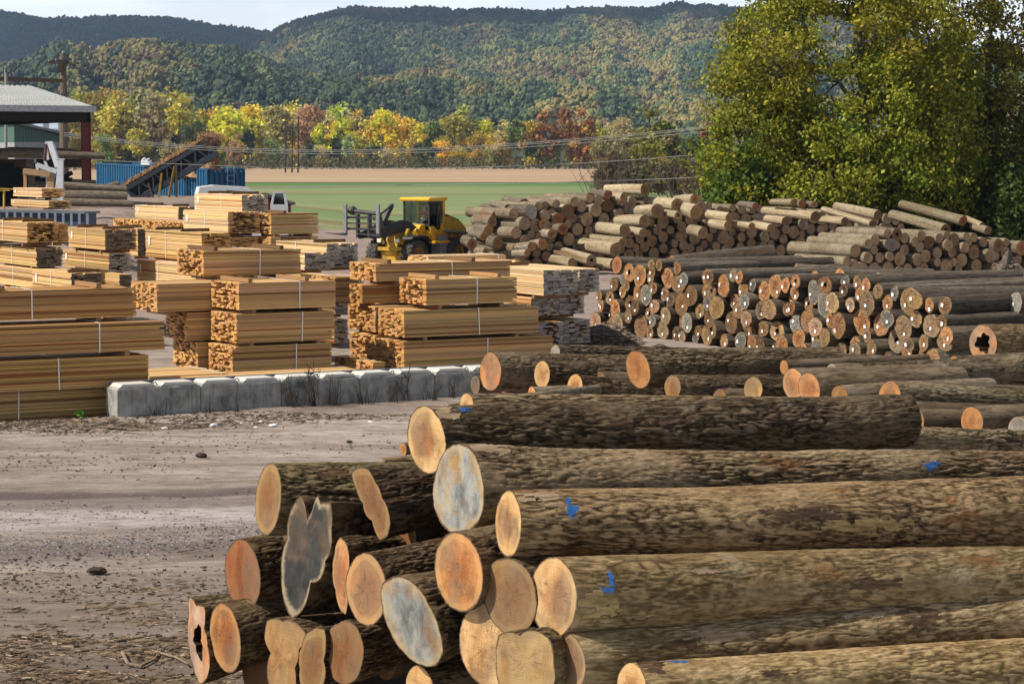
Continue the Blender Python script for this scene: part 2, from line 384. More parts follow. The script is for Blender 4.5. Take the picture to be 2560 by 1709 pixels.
def sz(X, Y): return .02 + .006 * sst(Y, 505, 1140) * Y * .1 + X * 0
sheet('stubble_field', np.linspace(-420, 90, 40), np.linspace(505, 1135, 30), sz, m.m)

# ------------------------------------------------------------------ hills
LAY = [ # distance, half width, skyline (column, row) in the picture's own measure
 (5400, 1500, [(-300, 20), (0, 34), (110, 47), (200, 54), (350, 50), (420, 50), (540, 64), (690, 86), (800, 130), (1000, 220), (1300, 300)]),
 (4500, 1900, [(300, 320), (560, 190), (640, 125), (700, 84), (780, 63), (870, 46), (980, 34), (1090, 31), (1200, 37), (1310, 41), (1400, 44), (1500, 35), (1640, 25), (1850, 24), (2050, 30), (2150, 52), (2250, 92), (2380, 130), (2560, 150), (2860, 170)]),
 (3300, 1000, [(500, 330), (700, 250), (900, 216), (1000, 206), (1100, 200), (1180, 178), (1250, 190), (1330, 205), (1420, 192), (1520, 160), (1640, 136), (1760, 112), (1900, 100), (2100, 120), (2300, 160), (2560, 200), (2860, 220)]),
 (2350, 800, [(-300, 230), (0, 195), (70, 176), (150, 148), (270, 126), (380, 130), (470, 122), (560, 140), (650, 165), (760, 208), (870, 226), (960, 216), (1050, 190), (1120, 188), (1220, 214), (1400, 240), (1520, 236), (1600, 250), (1800, 262), (2100, 262), (2560, 270), (2860, 280)]),
]
def hill_z(u, y):
    p = np.stack([u * .006, y * .0016, u * 0], -1)
    z = np.zeros_like(y, float)
    for i, (D, wd, pr) in enumerate(LAY):
        H = CH + (HZ - 18 - np.interp(u, [q[0] for q in pr], [q[1] for q in pr])) * D / F
        Dj = D + 260 * fbm(np.stack([u * .008, u * 0, u * 0 + i * 9.], -1), 2, 11)
        a = np.clip((y - (Dj - wd)) / wd, 0, 1); b = np.clip((Dj + 1500 - y) / 1500, 0, 1)
        sh = np.where(y < Dj, a ** 1.25 * (1.9 - .9 * a), b)
        z = np.maximum(z, (H - 9) * sh * (1 + .28 * fbm(p + i * 3.3, 3, 20 + i) * np.where(y < Dj, 1 - a, 0)))
    return z + 16 * sst(y, 1350, 2200)
us = np.linspace(-260, 2820, 240); yy = np.concatenate([np.linspace(1380, 3400, 110), np.linspace(3430, 6700, 80)])
U, Y = np.meshgrid(us, yy); Z = hill_z(U, Y); X = (U - 1280) / F * Y; n, k = X.shape
i = np.arange(n * k).reshape(n, k)
b = MB(); b.add(np.stack([X.ravel(), Y.ravel(), Z.ravel() - .25], 1), np.stack([i[:-1, :-1].ravel(), i[:-1, 1:].ravel(), i[1:, 1:].ravel(), i[1:, :-1].ravel()], 1))
tag(b.build('hills', plain('hill_floor', (.05, .055, .03), .95, .05, var=.4, scale=.01), smooth=True), kind='structure')
# forest on the hills: crowns of many lumps
def ico():
    t = (1 + 5 ** .5) / 2
    v = np.array([[-1, t, 0], [1, t, 0], [-1, -t, 0], [1, -t, 0], [0, -1, t], [0, 1, t], [0, -1, -t], [0, 1, -t], [t, 0, -1], [t, 0, 1], [-t, 0, -1], [-t, 0, 1]]) / math.hypot(1, t)
    f = np.array([[0, 11, 5], [0, 5, 1], [0, 1, 7], [0, 7, 10], [0, 10, 11], [1, 5, 9], [5, 11, 4], [11, 10, 2], [10, 7, 6], [7, 1, 8], [3, 9, 4], [3, 4, 2], [3, 2, 6], [3, 6, 8], [3, 8, 9], [4, 9, 5], [2, 4, 11], [6, 2, 10], [8, 6, 7], [9, 8, 1]])
    return v, f
IV, IF = ico()
def crown_template(k, r):
    V, Fc = [], []
    for j in range(k):
        d = r.normal(size=3); d /= np.linalg.norm(d); d[2] = abs(d[2]) * .9 - .15
        c = d * r.uniform(.35, .9); s = r.uniform(.18, .44)
        V.append(c + IV * s * r.uniform(.6, 1.35, (12, 1))); Fc.append(IF + 12 * j)
    V = np.concatenate(V); return V, np.concatenate(Fc)
TPL = [crown_template(12, np.random.default_rng(50 + q)) for q in range(8)]
PAL = np.array([(.020, .033, .016), (.029, .044, .018), (.052, .068, .022), (.082, .088, .028), (.066, .046, .022), (.072, .045, .022), (.11, .09, .028), (.050, .045, .032), (.058, .051, .038)])
r = np.random.default_rng(3)
N = 230000
cu = r.uniform(-150, 2710, N); cy = 1400 + (5500 - 1400) * r.uniform(0, 1, N) ** .8
keep = r.uniform(0, 1, N) < (cy / 5500) ** .5
cu, cy = cu[keep], cy[keep]
cz = hill_z(cu, cy)
grow = (cz > 6) | (cy > 1600)
ang = (cz + 5 - CH) / cy
# hidden behind nearer slopes -> left out
ub = np.clip(((cu + 260) / 3080 * 239).astype(int), 0, 239)
AZ = (Z - CH) / Y; mxa = np.maximum.accumulate(AZ, axis=0)
yi = np.clip(np.searchsorted(yy, cy) - 1, 0, len(yy) - 1)
vis = ang + 12 / cy >= mxa[yi, ub] - .0004
clear = (cu > 1255) & (cu < 1440) & (cy < 1750)
ok = grow & vis & ~clear
cu, cy, cz = cu[ok], cy[ok], cz[ok]
print('FOREST', len(cu))
if len(cu) > 27000:
    s = r.permutation(len(cu))[:27000]; cu, cy, cz = cu[s], cy[s], cz[s]
hills_n = len(cu)
b = MB()
zone = fbm(np.stack([cu * .0085, cy * .0026, cu * 0], -1), 3, 77)
rad = r.uniform(4.6, 8.2, len(cu)) * (1 + .3 * (cy > 3000)); ht = rad * r.uniform(1.0, 1.5, len(cu))
w_far = np.array([.36, .30, .16, .05, .04, .01, .01, .04, .03]); w_mid = np.array([.18, .25, .23, .12, .06, .03, .03, .06, .04])
for q in range(8):
    for lo in (0, 1):
        sel = np.where((np.arange(len(cu)) % 8 == q) & ((cy > 4200) == bool(lo)))[0]
        if not len(sel): continue
        V, Fc = TPL[q]; m_ = len(sel)
        th = r.uniform(0, 6.28, m_); ct, st_ = np.cos(th)[:, None], np.sin(th)[:, None]
        Vx = (V[None, :, 0] * ct - V[None, :, 1] * st_) * rad[sel][:, None] + ((cu[sel] - 1280) / F * cy[sel])[:, None]
        Vy = (V[None, :, 0] * st_ + V[None, :, 1] * ct) * rad[sel][:, None] + cy[sel][:, None]
        Vz = V[None, :, 2] * ht[sel][:, None] + (cz[sel] + ht[sel] * .35)[:, None]
        pi = r.choice(9, m_, p=(w_far if lo else w_mid) / sum(w_far if lo else w_mid))
        zz = np.clip(zone[sel] * 2.6 + .5 + r.normal(0, .16, m_), 0, .999); drift = np.array([0, 0, 1, 1, 2, 3, 3, 6])[(zz * 8).astype(int)]; pi = np.where(r.uniform(0, 1, m_) < .82, drift, pi)
        red = zone[sel] > .2; pi = np.where(red & (r.uniform(0, 1, m_) < .30), r.choice([4, 5, 3, 6], m_), pi)
        gre = zone[sel] < -.12; pi = np.where(gre & (r.uniform(0, 1, m_) < .55), r.choice([0, 1, 2], m_), pi)
        cc = PAL[pi] * r.uniform(.82, 1.22, (m_, 1)) * np.where(cy[sel] < 3600, 1.45, 1.0)[:, None] * np.interp(cu[sel], [600, 1100, 1500, 2000], [1, 1.1, 1.45, 1.5])[:, None]  # nearer and right-hand crowns coloured lighter in place of sunlight
        CC = cc[:, None, :] * np.repeat(np.random.default_rng(q).uniform(.86, 1.14, (12,)), 12)[None, :, None]
        n_ = V.shape[0]
        b.add(np.stack([Vx, Vy, Vz], -1).reshape(-1, 3), (Fc[None] + (np.arange(m_) * n_)[:, None, None]).reshape(-1, 3), 0, CC.reshape(-1, 3))
FOREST = leaf_mat('far_foliage', .12)
tag(b.build('hillside_forest', FOREST), kind='stuff')

# ------------------------------------------------------------------ trees of the far line
def leaves(b, pts, size, cols, r, flat=1.0):
    """small leaf-clump faces round pts"""
    n = len(pts); a = r.normal(size=(n, 3)); a /= np.linalg.norm(a, axis=1)[:, None]
    t = np.cross(a, r.normal(size=(n, 3))); t /= np.linalg.norm(t, axis=1)[:, None]; u = np.cross(a, t)
    s = (size * r.uniform(.6, 1.35, n))[:, None]
    V = np.stack([pts + t * s, pts + u * s * .62, pts - t * s, pts - u * s * .62], 1)
    b.add(V.reshape(-1, 3), np.arange(n * 4).reshape(n, 4), 0, np.repeat(cols, 4, 0))
def limb_path(p0, d, L, r, n=6, wob=.12, lift=.1):
    p = [np.array(p0, float)]; d = np.array(d, float) / np.linalg.norm(d)
    for k in range(n):
        d = d + r.normal(size=3) * wob + np.array([0, 0, lift]) ; d /= np.linalg.norm(d); p.append(p[-1] + d * L / n)
    return np.array(p)
def far_tree_mesh(seed, h, cw, base, nl, size, trunk_vis):
    r = np.random.default_rng(seed); tb = MB(); cb = MB()
    tp = limb_path((0, 0, -.5), (0, 0, 1), h * .85, r, 7, .05, .25); tr = np.linspace(h * .016, h * .004, 8)
    tb.tube(tp, tr, 6)
    cent = []
    for k in range(15):
        f = r.uniform(base, .95); a = r.uniform(0, 6.28); i = f * 7 * .98
        p0 = tp[int(i)]; wd = cw * (1 - abs((f - .55) / .55) ** 2 * .75)
        L = wd * r.uniform(.5, 1.05); e = limb_path(p0, (math.cos(a), math.sin(a), .65), L, r, 4, .15, .12)
        tb.tube(e, np.linspace(h * .006, h * .0015, 5), 4, caps=False)
        cent += [e[-1], e[-2]]
    cent.append(tp[-1]); cent = np.array(cent)
    per = nl // len(cent)
    for c in cent:
        sp = cw * r.uniform(.22, .36)
        pts = c + r.normal(size=(per, 3)) * np.array([sp, sp, sp * .8]) * .62
        shade = r.uniform(.72, 1.25)
        cols = np.ones((per, 3)) * shade * r.uniform(.8, 1.2, (per, 1))
        cols[:, 0] *= r.uniform(.85, 1.15)
        leaves(cb, pts, size, cols, r)
    return tb.mesh('trunk', BARK_TREE), cb.mesh('crown', LEAF)
FT = [far_tree_mesh(300 + q, 20 * s, wd, bs, 1500, .55, 0) for q, (s, wd, bs) in enumerate([(1, 5.2, .25), (1.05, 4.4, .3), (.9, 5.8, .2), (1.1, 4.0, .45), (1.0, 4.8, .18), (.95, 5.4, .35)])]
SP = [far_tree_mesh(330 + q, 20 * s, wd, bs, 650, .5, 0) for q, (s, wd, bs) in enumerate([(1.1, 4.0, .5), (1.0, 4.4, .45)])]
KIND = {'yellow': ((.72, .60, .06), 'bright yellow leafy tree'), 'gold': ((.50, .42, .07), 'golden green tree'), 'green': ((.20, .25, .07), 'dull green tree'),
        'dark': ((.055, .085, .03), 'low dark green tree'), 'rust': ((.34, .13, .05), 'rust red tree'), 'bare': ((.42, .34, .15), 'thin half bare tree'), 'olive': ((.36, .31, .06), 'olive topped tall tree'), 'pale': ((.52, .48, .20), 'pale straw coloured tree')}
LINE = []
r = np.random.default_rng(12)
def line_tree(u, base_v, top_v, D, kind, mesh=None):
    LINE.append((u, base_v, top_v, D, kind, mesh))
for u in np.arange(175, 470, 17):                 # tall olive-topped row on the left
    line_tree(u + r.uniform(-6, 6), 412, r.uniform(208, 258), 960 + r.uniform(-40, 60), r.choice(['olive', 'olive', 'bare', 'gold']), 's' if r.uniform() < .75 else 'f')
for u in np.arange(190, 560, 26):
    line_tree(u + r.uniform(-9, 9), 416, r.uniform(300, 350), 930 + r.uniform(-30, 30), r.choice(['gold', 'green', 'dark', 'bare', 'green']))
for u in np.arange(470, 1170, 16):
    line_tree(u + r.uniform(-8, 8), 416, r.uniform(256, 308), 1120 + r.uniform(-50, 60), r.choice(['yellow', 'yellow', 'yellow', 'gold', 'pale', 'green', 'bare']))
for u in np.arange(560, 1260, 31):
    line_tree(u + r.uniform(-10, 10), 417, r.uniform(318, 362), 1060 + r.uniform(-20, 20), r.choice(['gold', 'green', 'bare', 'dark', 'yellow', 'pale']))
line_tree(1172, 415, 262, 1100, 'olive'); line_tree(1210, 415, 296, 1100, 'yellow')
for u, tv, k in [(1252, 300, 'pale'), (1290, 292, 'green'), (1322, 300, 'gold'), (1352, 316, 'green'), (1372, 276, 'rust'), (1396, 268, 'rust'), (1424, 300, 'gold'), (1458, 272, 'rust'), (1492, 306, 'gold'), (1518, 318, 'bare'), (1545, 296, 'pale'), (1330, 356, 'dark'), (1385, 352, 'green'), (1440, 360, 'rust'), (1480, 352, 'gold'), (1268, 356, 'gold'), (1516, 360, 'bare'), (1240, 340, 'green')]:
    line_tree(u, 420, tv, 1000, k)
for i, (u, bv, tv, D, kind, mt) in enumerate(sorted(LINE, key=lambda q: q[0])):
    u, bv, tv = float(u), float(bv), float(tv)
    mi = i % len(FT) if mt != 's' else i % len(SP); tm, cm = (SP if mt == 's' else FT)[mi]
    h = (bv - tv) * D / F * 1.17; nat = 20 * ((1, 1.05, .9, 1.1, 1, .95)[mi] if mt != 's' else (1.1, 1.0)[mi])
    x = (u - 1280) / F * D
    colr, desc = KIND[kind]
    o = thing('treeline_tree', '%s in the treeline behind the field, %s from left' % (desc, ordn(i + 1)), 'tree', (x, D, -.1), r.uniform(0, 6.28), 'trees along the far edge of the field')
    s = h / nat; o.scale = (s * 1.12, s * 1.12, s)
    for nm, me in (('trunk', tm), ('crown', cm)):
        c = bpy.data.objects.new(nm, me); COL.objects.link(c); c.parent = o
        if nm == 'crown': c.color = (*[q * r.uniform(.85, 1.15) for q in colr], 1)
# scrub along the foot of that line
b = MB(); rr_ = np.random.default_rng(5)
n = 9000; pu = rr_.uniform(-100, 1600, n); pd = rr_.uniform(985, 1110, n); hh = rr_.uniform(0, 5.5, n) ** 1.0
pts = np.stack([(pu - 1280) / F * pd, pd, hh], 1)
pal = np.array([(.06, .075, .03), (.10, .10, .04), (.16, .14, .05), (.11, .08, .05), (.04, .06, .025)])
zi = (fbm(pts * np.array([.06, .06, 0]), 3, 4) * 6 + 2.5 + rr_.uniform(-1, 1, n)).astype(int) % 5
leaves(b, pts, .75, pal[zi] * rr_.uniform(.7, 1.3, (n, 1)), rr_)
tag(b.build('field_edge_scrub', LEAF), kind='stuff')
# ------------------------------------------------------------------ haze
m = bpy.data.materials.new('haze'); m.use_nodes = True; t_ = m.node_tree
t_.nodes.remove(t_.nodes['Principled BSDF'])
pv = t_.nodes.new('ShaderNodeVolumePrincipled'); pv.inputs['Color'].default_value = (.48, .68, 1, 1); pv.inputs['Density'].default_value = 5.2e-5; pv.inputs['Anisotropy'].default_value = .1
t_.links.new(pv.outputs[0], t_.nodes['Material Output'].inputs['Volume'])
b = MB(); b.box((-2600, -60, -1.6), (2600, 7400, 560))
tag(b.build('haze', m), kind='stuff')
# ------------------------------------------------------------------ sawn lumber
def lumber(name, tintcol=(1, 1, 1), end=False):
    m = MT(name, .7, .2)
    co = m.coords((1.3, 24, 24) if not end else (8, 12, 12)); c = m.attr('col').outputs['Color']
    n = m.noise(co, 1.6, 5, .65, .4)
    c = m.mix(m.math('MULTIPLY', m.sramp(n, .54, .74), .45), c, m.mix(1.0, c, (.45, .30, .18), 'MULTIPLY'))
    n2 = m.noise(m.coords((.6, 9, 9)), 1.1, 3, .6)
    c = m.mix(m.math('MULTIPLY', m.sramp(n2, .55, .68), .30), c, m.mix(1.0, c, (.72, .45, .3), 'MULTIPLY'))
    if tintcol != (1, 1, 1): c = m.mix(1.0, c, tintcol, 'MULTIPLY')
    m.color(c); m.bump(n, .25, .01)
    return m.m
LUM = lumber('sawn_board_face'); LUMEND = lumber('board_end_grain', (.96, .82, .66), True)
GREYEND = lumber('weathered_board_end', (1, 1, 1), True)
BEAM = lumber('bolster_wood', (.55, .44, .36)); STRAP = plain('strap_plastic', (.74, .74, .72), .4, .4, var=.05)
LOOKS = {'tan': (.60, .385, .175), 'gold': (.62, .41, .18), 'pale': (.70, .50, .265), 'amber': (.56, .33, .13), 'orange': (.62, .35, .16)}
PK = []
def pack(label, u, vb, vt, d, wl, wr, run='e1', look='tan', ends='wood', hollow=0.0, straps=(.3, .7), stag=None, seed=0, corner=None, la=None, lb=None, bol=.1, th=.047):
    """one strapped pack; (u, vb..vt) is its near upright edge, wl/wr how far its left and right faces reach in the picture"""
    r = np.random.default_rng(1000 + len(PK) * 7 + seed)
    C = P(u, vb, d) if corner is None else np.asarray(corner, float)
    h = (vb - vt) * d / F
    a = reach(C, u + wr, E1) if la is None else la; bl = reach(C, u - wl, E2) if lb is None else lb
    o = thing('lumber_pack', label, 'lumber pack', C, R(30) if run == 'e1' else R(120), 'strapped packs of sawn boards')
    L, W = (a, bl) if run == 'e1' else (bl, a)
    # local x along the boards; e1: y runs 0..W away;  e2: y runs -W..0
    y0 = 0 if run == 'e1' else -W
    nl = max(4, int(round(h / th))); t = h / nl; base = np.array(LOOKS[look]); B = MB()
    for k in range(nl):
        y = 0.0; ws = []
        while y < W - .05:
            q = r.uniform(.10, .22); q = W - y if W - y - q < .08 else q
            ws.append((y, q)); y += q
        jx = r.normal(0, .006)
        for j, (yy_, q) in enumerate(ws):
            edge = j in (0, len(ws) - 1)
            i0 = r.choice([0, 0, .01, .02, .04, .09, .16]) * (1 if not edge else .08); i1 = r.choice([0, 0, .01, .02, .04, .09, .16]) * (1 if not edge else .08)
            if hollow and not edge and k not in (0, nl - 1):
                if r.uniform() < hollow: i0 += r.uniform(.1, .55)
                if r.uniform() < hollow: i1 += r.uniform(.1, .55)
            elif r.uniform() < .06: i0 += .1 * r.uniform(); i1 += .2 * r.uniform()
            i0 = min(i0, L * .3) + abs(r.normal(0, .008)); i1 = min(i1, L * .3) + abs(r.normal(0, .008))
            cc = base * r.uniform(.62, 1.14); cc = cc * np.array([1, r.uniform(.9, 1.06), r.uniform(.78, 1.15)])
            if r.uniform() < .13: cc = cc * np.array([.58, .43, .33])
            dz = t - .0045 - r.choice([0, 0, .003, .008])
            oy = r.normal(0, .005) + jx
            lo = (i0, y0 + yy_ + .003 + oy, k * t + .0015); hi = (L - i1, y0 + yy_ + q - .003 + oy, k * t + dz)
            s_ = B.n; B.box(lo, hi, None, np.array([0, 0, 0, 1, 0, 1]), cc)
            if ends == 'grey':
                gcol = np.array([.40, .385, .375]) * r.uniform(.45, 1.2) * np.array([1, r.uniform(.93, 1), r.uniform(.82, 1.02)])
                sel = B.c[-1]
                # ends get their own verts so that the wax coat stays on the end
                x0, y0_, z0 = lo; x1, y1, z1 = hi
                for xx, sg in ((x0 - .0015, -1), (x1 + .0015, 1)):
                    v = [(xx, y0_, z0), (xx, y1, z0), (xx, y1, z1), (xx, y0_, z1)]
                    B.add(v, [[0, 3, 2, 1]] if sg < 0 else [[0, 1, 2, 3]], 2, gcol)
            elif ends == 'dark':
                gcol = np.array([.17, .13, .095]) * r.uniform(.6, 1.4)
                x0, y0_, z0 = lo; x1, y1, z1 = hi
                for xx, sg in ((x0 - .0015, -1), (x1 + .0015, 1)):
                    v = [(xx, y0_, z0), (xx, y1, z0), (xx, y1, z1), (xx, y0_, z1)]
                    B.add(v, [[0, 3, 2, 1]] if sg < 0 else [[0, 1, 2, 3]], 2, gcol)
    B.build('boards', [LUM, LUMEND, GREYEND], o)
    for f in ([q for q in straps if q > .45] or straps):
        S = MB(); x = f * L; w_, g_ = .013, .016; yl, yh = y0 - g_, y0 + W + g_
        sl = r.normal(0, .02)
        for (p, q) in (((x, yl, -.006), (x + sl, yl, h + .006)), ((x + sl, yl, h + .006), (x + sl, yh, h + .006)), ((x + sl, yh, h + .006), (x, yh, -.006))):
            S.bar(p, q, w_ * 2, .005, up=(1, 0, 0)) if False else S.bar(p, q, w_ * 2 if p[2] != q[2] else .005, .005 if p[2] != q[2] else w_ * 2, up=(1, 0, 0) if p[2] == q[2] else (0, 1, 0))
        S.build('strap', STRAP, o)
    if bol:
        for f in (.16, .84):
            S = MB(); S.box((f * L - .05, y0 + .03, -bol - .004), (f * L + .05, y0 + W - .03, -.006), None, 0, (.5, .36, .22)); S.build('bolster', BEAM, o)
    o['_h'] = h; o['_L'] = L; o['_W'] = W
    if stag:
        S = MB()
        if run == 'e2': S.box((L - .42, y0 + W + .012, h * .45), (L - .31, y0 + W + .018, h * .78))
        else: S.box((.3, y0 - .018, h * .4), (.4, y0 - .012, h * .8))
        S.build('paper_tag', WHITE, o)
    PK.append((o, C, a, bl, h, run)); return PK[-1]
def spacer(label, pk, f, over=.0, wd=.10, hh=.085, ln=None, dark=1.0, off=0):
    """a loose square timber lying across the top of a pack"""
    o, C, a, bl, h, run = pk
    L, W = (a, bl) if run == 'e1' else (bl, a); y0 = 0 if run == 'e1' else -W
    ln = W if ln is None else ln
    b = MB(); b.box((-wd / 2, 0, 0), (wd / 2, ln, hh), None, 0, np.array([.5, .36, .2]) * dark)
    q = b.build('timber_spacer', BEAM)
    rz = R(30) if run == 'e1' else R(120)
    M = Matrix.Translation(Vector([float(x) for x in C])) @ Matrix.Rotation(rz, 4, 'Z') @ Matrix.Translation((f * L, y0 + over, h + .006)) @ Matrix.Rotation(R(off), 4, 'Z')
    q.matrix_world = M
    tag(q, label, 'timber', 'loose timbers on the packs'); return q
# front left stack (its left ends are outside the picture)
for k, (lab, ur, vt, vb, vl, st) in enumerate([
    ('bottom pack of the front left stack, beside the concrete block wall', 273, 968, 1041, 0, (.33, .62)),
    ('second pack up in the front left stack, strap near its middle', 373, 886, 962, 0, (.30, .62)),
    ('third pack up in the front left stack, reaching furthest right', 413, 801, 873, 0, (.3, .72)),
    ('top pack of the front left stack with loose timbers on top', 342, 717, 790, 0, (.3, .56))]):
    d = 47.6 - .0 * k; Q = P(ur, vb, d); L = 4.9; C = Q - E1 * L; hh = (vb - vt) * d / F
    pk = pack(lab, 0, 0, -hh * F / d * 1.0, d, 0, 0, 'e1', 'amber' if k else 'gold', straps=st, corner=C, la=L, lb=1.25, th=.042)
spacer('loose timber lying across the top of front left stack, right one', pk, .84); spacer('loose timber on the front left stack at the picture edge', pk, .44)
# centre left stack
a_ = 'e1'
p = pack('lowest pack of the centre stack of four behind the block wall', 581, 937, 866, 55.6, 60, 250, straps=(.32, .63), hollow=.25)
p = pack('second pack up in the centre stack behind the block wall', 591, 859, 785, 55.6, 64, 246, straps=(.3, .66), hollow=.2)
p2a = pack('third pack up in centre stack, two timbers lying on top', 597, 775, 707, 55.6, 70, 243, straps=(.3, .62), hollow=.45)
spacer('left timber on the third pack of the centre stack', p2a, .12); spacer('right timber on the third pack of the centre stack', p2a, .70)
pack('lowest narrow pack standing left behind the centre stack', 494, 925, 856, 56.9, 62, 40, hollow=.3, straps=(.6,), la=2.0)
pack('second narrow pack left behind the centre stack', 468, 852, 781, 56.9, 54, 60, hollow=.15, straps=(.6,), la=2.4)
pack('wide pack overhanging at the left of the centre stack', 392, 780, 710, 56.4, 65, 135, straps=(.4, .86), la=2.75)
p2g = pack('topmost pack crowning the centre stack, stained timbers on top', 508, 691, 627, 58.4, 66, 245, straps=(.3, .57), hollow=.4)
spacer('black stained left timber on topmost pack of centre stack', p2g, .13, dark=.45); spacer('black stained right timber on topmost pack of centre stack', p2g, .80, dark=.45)
for k in range(3):
    pack('hidden pack ' + ('low', 'middle', 'upper')[k] + ' under the topmost centre pack', 508, 691 + 74 * (3 - k) - 2, 627 + 74 * (3 - k) + 4, 58.6, 62, 235, straps=(.3, .6))
# flat packs lying on the ground by the wall
pack('flat pack on the ground left of the centre stack', 372, 962, 940, 52.5, 40, 100, straps=(.9,), lb=1.9, la=1.9, bol=0)
pack('low flat pack on the ground before the centre stack', 474, 957, 946, 52.3, 0, 470, straps=(), lb=1.1, la=4.3, bol=0)
pack('little flat pack with ragged ends on the ground between stacks', 932, 928, 905, 56.0, 96, 32, straps=(), hollow=.5, bol=0)
# right stack
pack('lowest pack of the right stack beyond the wall, four packs high', 1009, 923, 853, 57.0, 69, 340, straps=(.3, .55), la=4.15)
pack('second pack up in the right stack, widest ends', 1010, 844, 776, 57.0, 65, 337, straps=(.3, .55))
p3a = pack('third pack up in the right stack with two pale timbers', 1065, 763, 698, 57.2, 67, 228, straps=(.3, .55), hollow=.4)
spacer('left pale timber on the third pack of the right stack', p3a, .12, dark=1.3); spacer('right pale timber on the third pack of the right stack', p3a, .80, dark=1.3)
p3d = pack('long thin pack on top behind the right stack', 939, 704, 659, 58.6, 66, 337, straps=(.3, .56), hollow=.25)
spacer('brown timber on the long thin pack by its left end', p3d, .10, dark=.7); spacer('brown timber across the long thin pack near middle', p3d, .72, dark=.6)
pack('short pack low behind left of the right stack, under the long pack', 905, 759, 712, 58.6, 32, 92, straps=(.93,), la=2.0, hollow=.2)
pack('second hidden row pack showing ragged ends left of right stack', 938, 830, 766, 58.4, 69, 60, straps=(), la=2.2, hollow=.3)
pack('lowest second row pack showing its ends left of right stack', 938, 908, 838, 58.4, 65, 60, straps=(), la=2.2, hollow=.15)
pack('pale pack just behind the long thin pack, strap loop at its end', 1070, 665, 640, 64, 16, 66, 'e1', 'pale', straps=(.9,), la=2.4, lb=1.2)
p4z = pack('pale flat topped pack between the long pack and grey ended packs', 1238, 680, 652, 64, 105, 40, 'e2', 'pale', straps=(.5,), la=.8, lb=3.2)
spacer('dark timber along the pale flat topped pack', p4z, .3, dark=.4); spacer('long brown timber behind the pale flat topped pack', p4z, .75, dark=.5)
# grey ended packs right of them
p4a = pack('top grey ended pack with bright long side, right of the stacks', 1359, 739, 675, 61.5, 84, 87, 'e2', 'pale', 'grey', straps=(.86,), lb=3.6)
spacer('reddish timber on the top grey ended pack', p4a, .72, dark=.5)
pack('small brownish ended pack beside the top grey ended pack', 1449, 731, 672, 62.5, 10, 50, 'e2', 'pale', 'grey', straps=(), lb=3.4, hollow=.4)
pack('middle grey ended pack left half, below the bright one', 1328, 790, 743, 62, 30, 70, 'e2', 'tan', 'grey', straps=(), lb=3.4)
pack('middle grey ended pack right half, below the bright one', 1399, 786, 740, 62.4, 8, 62, 'e2', 'tan', 'grey', straps=(), lb=3.4)
pack('bottom grey ended pack left half near the log ends', 1347, 868, 806, 61.5, 30, 62, 'e2', 'tan', 'grey', straps=(), lb=3.4, hollow=.35)
pack('bottom grey ended pack right half beside the bark heap', 1410, 858, 800, 62.4, 8, 66, 'e2', 'tan', 'grey', straps=(), lb=3.4, hollow=.2)
# between the two stacks
p5a = pack('grey ended pack behind the centre stack, pale top, loader side', 818, 669, 609, 66, 98, 78, 'e2', 'pale', 'grey', straps=(.6,), lb=3.4)
spacer('brown timber across the grey ended pack before the loader', p5a, .25, dark=.45); spacer('brown timber behind on the grey ended pack before the loader', p5a, .92, dark=.45)
pack('grey ended pack half hidden by the topmost centre pack', 762, 675, 632, 63, 40, 64, 'e2', 'pale', 'grey', straps=(), lb=3.4)
pack('tan ended pack right behind third centre pack', 832, 755, 693, 61.5, 40, 42, 'e1', 'tan', straps=(.85,), la=.9, lb=1.3)
pack('pale topped pack glimpsed between the two stacks', 845, 738, 692, 64.5, 60, 32, 'e2', 'pale', 'grey', straps=(), lb=3)
pack('grey ended pack glimpsed between stacks at mid height', 838, 786, 745, 64, 60, 34, 'e2', 'tan', 'grey', straps=(), lb=3)
pack('lowest grey ended pack glimpsed between the two stacks', 836, 858, 798, 64, 60, 35, 'e2', 'tan', 'grey', straps=(), lb=3, hollow=.3)
# far left stacks, long sides in the sun
p6 = pack('far left pack with a dark hollow end, top of its stack', 69, 607, 556, 68, 110, 78, 'e2', 'gold', straps=(.6,), lb=3.6, hollow=.75)
pack('narrow hollow ended pack beside the far left top pack', 147, 606, 558, 68.9, 8, 24, 'e2', 'gold', straps=(), lb=3.4, hollow=.5)
spacer('brown timber along top of far left pack', p6, .12, dark=.45); spacer('brown timber further back on far left pack', p6, .6, dark=.45)
pack('second pack down in the far left stack, dark ends', 92, 667, 619, 68, 140, 63, 'e2', 'gold', 'dark', straps=(.6,), lb=3.6)
pack('third pack down in the far left stack, above the front stack', 95, 722, 672, 68, 140, 70, 'e2', 'gold', straps=(.6,), lb=3.6)
pack('lowest pack down in the far left stack', 95, 780, 728, 68, 140, 70, 'e2', 'gold', straps=(.6,), lb=3.6)
p7 = pack('square ended pack with white label, left of the centre', 263, 625, 574, 70, 92, 78, 'e2', 'gold', 'dark', straps=(.5,), stag=1)
spacer('brown timber along back of the square ended pack', p7, .75, dark=.45); spacer('brown timber at the near end of the square ended pack', p7, .06, dark=.6)
pack('pack with white label under the square ended pack', 273, 680, 633, 70, 116, 55, 'e2', 'gold', 'grey', straps=(.5,), stag=1, hollow=.2)
p7c = pack('low pack with white label just above the front left stack', 179, 742, 683, 64, 98, 78, 'e2', 'gold', 'dark', straps=(.5,), stag=1)
spacer('brown timber on the low pack above front left stack', p7c, .08, dark=.5)
pack('dark ended pack between low pack and overhanging pack', 299, 742, 686, 68, 42, 32, 'e2', 'gold', 'dark', straps=(), lb=2.4, hollow=.3)
pack('lower hidden pack under the dark ended pack', 273, 795, 746, 69.5, 100, 60, 'e2', 'gold', straps=(.5,))
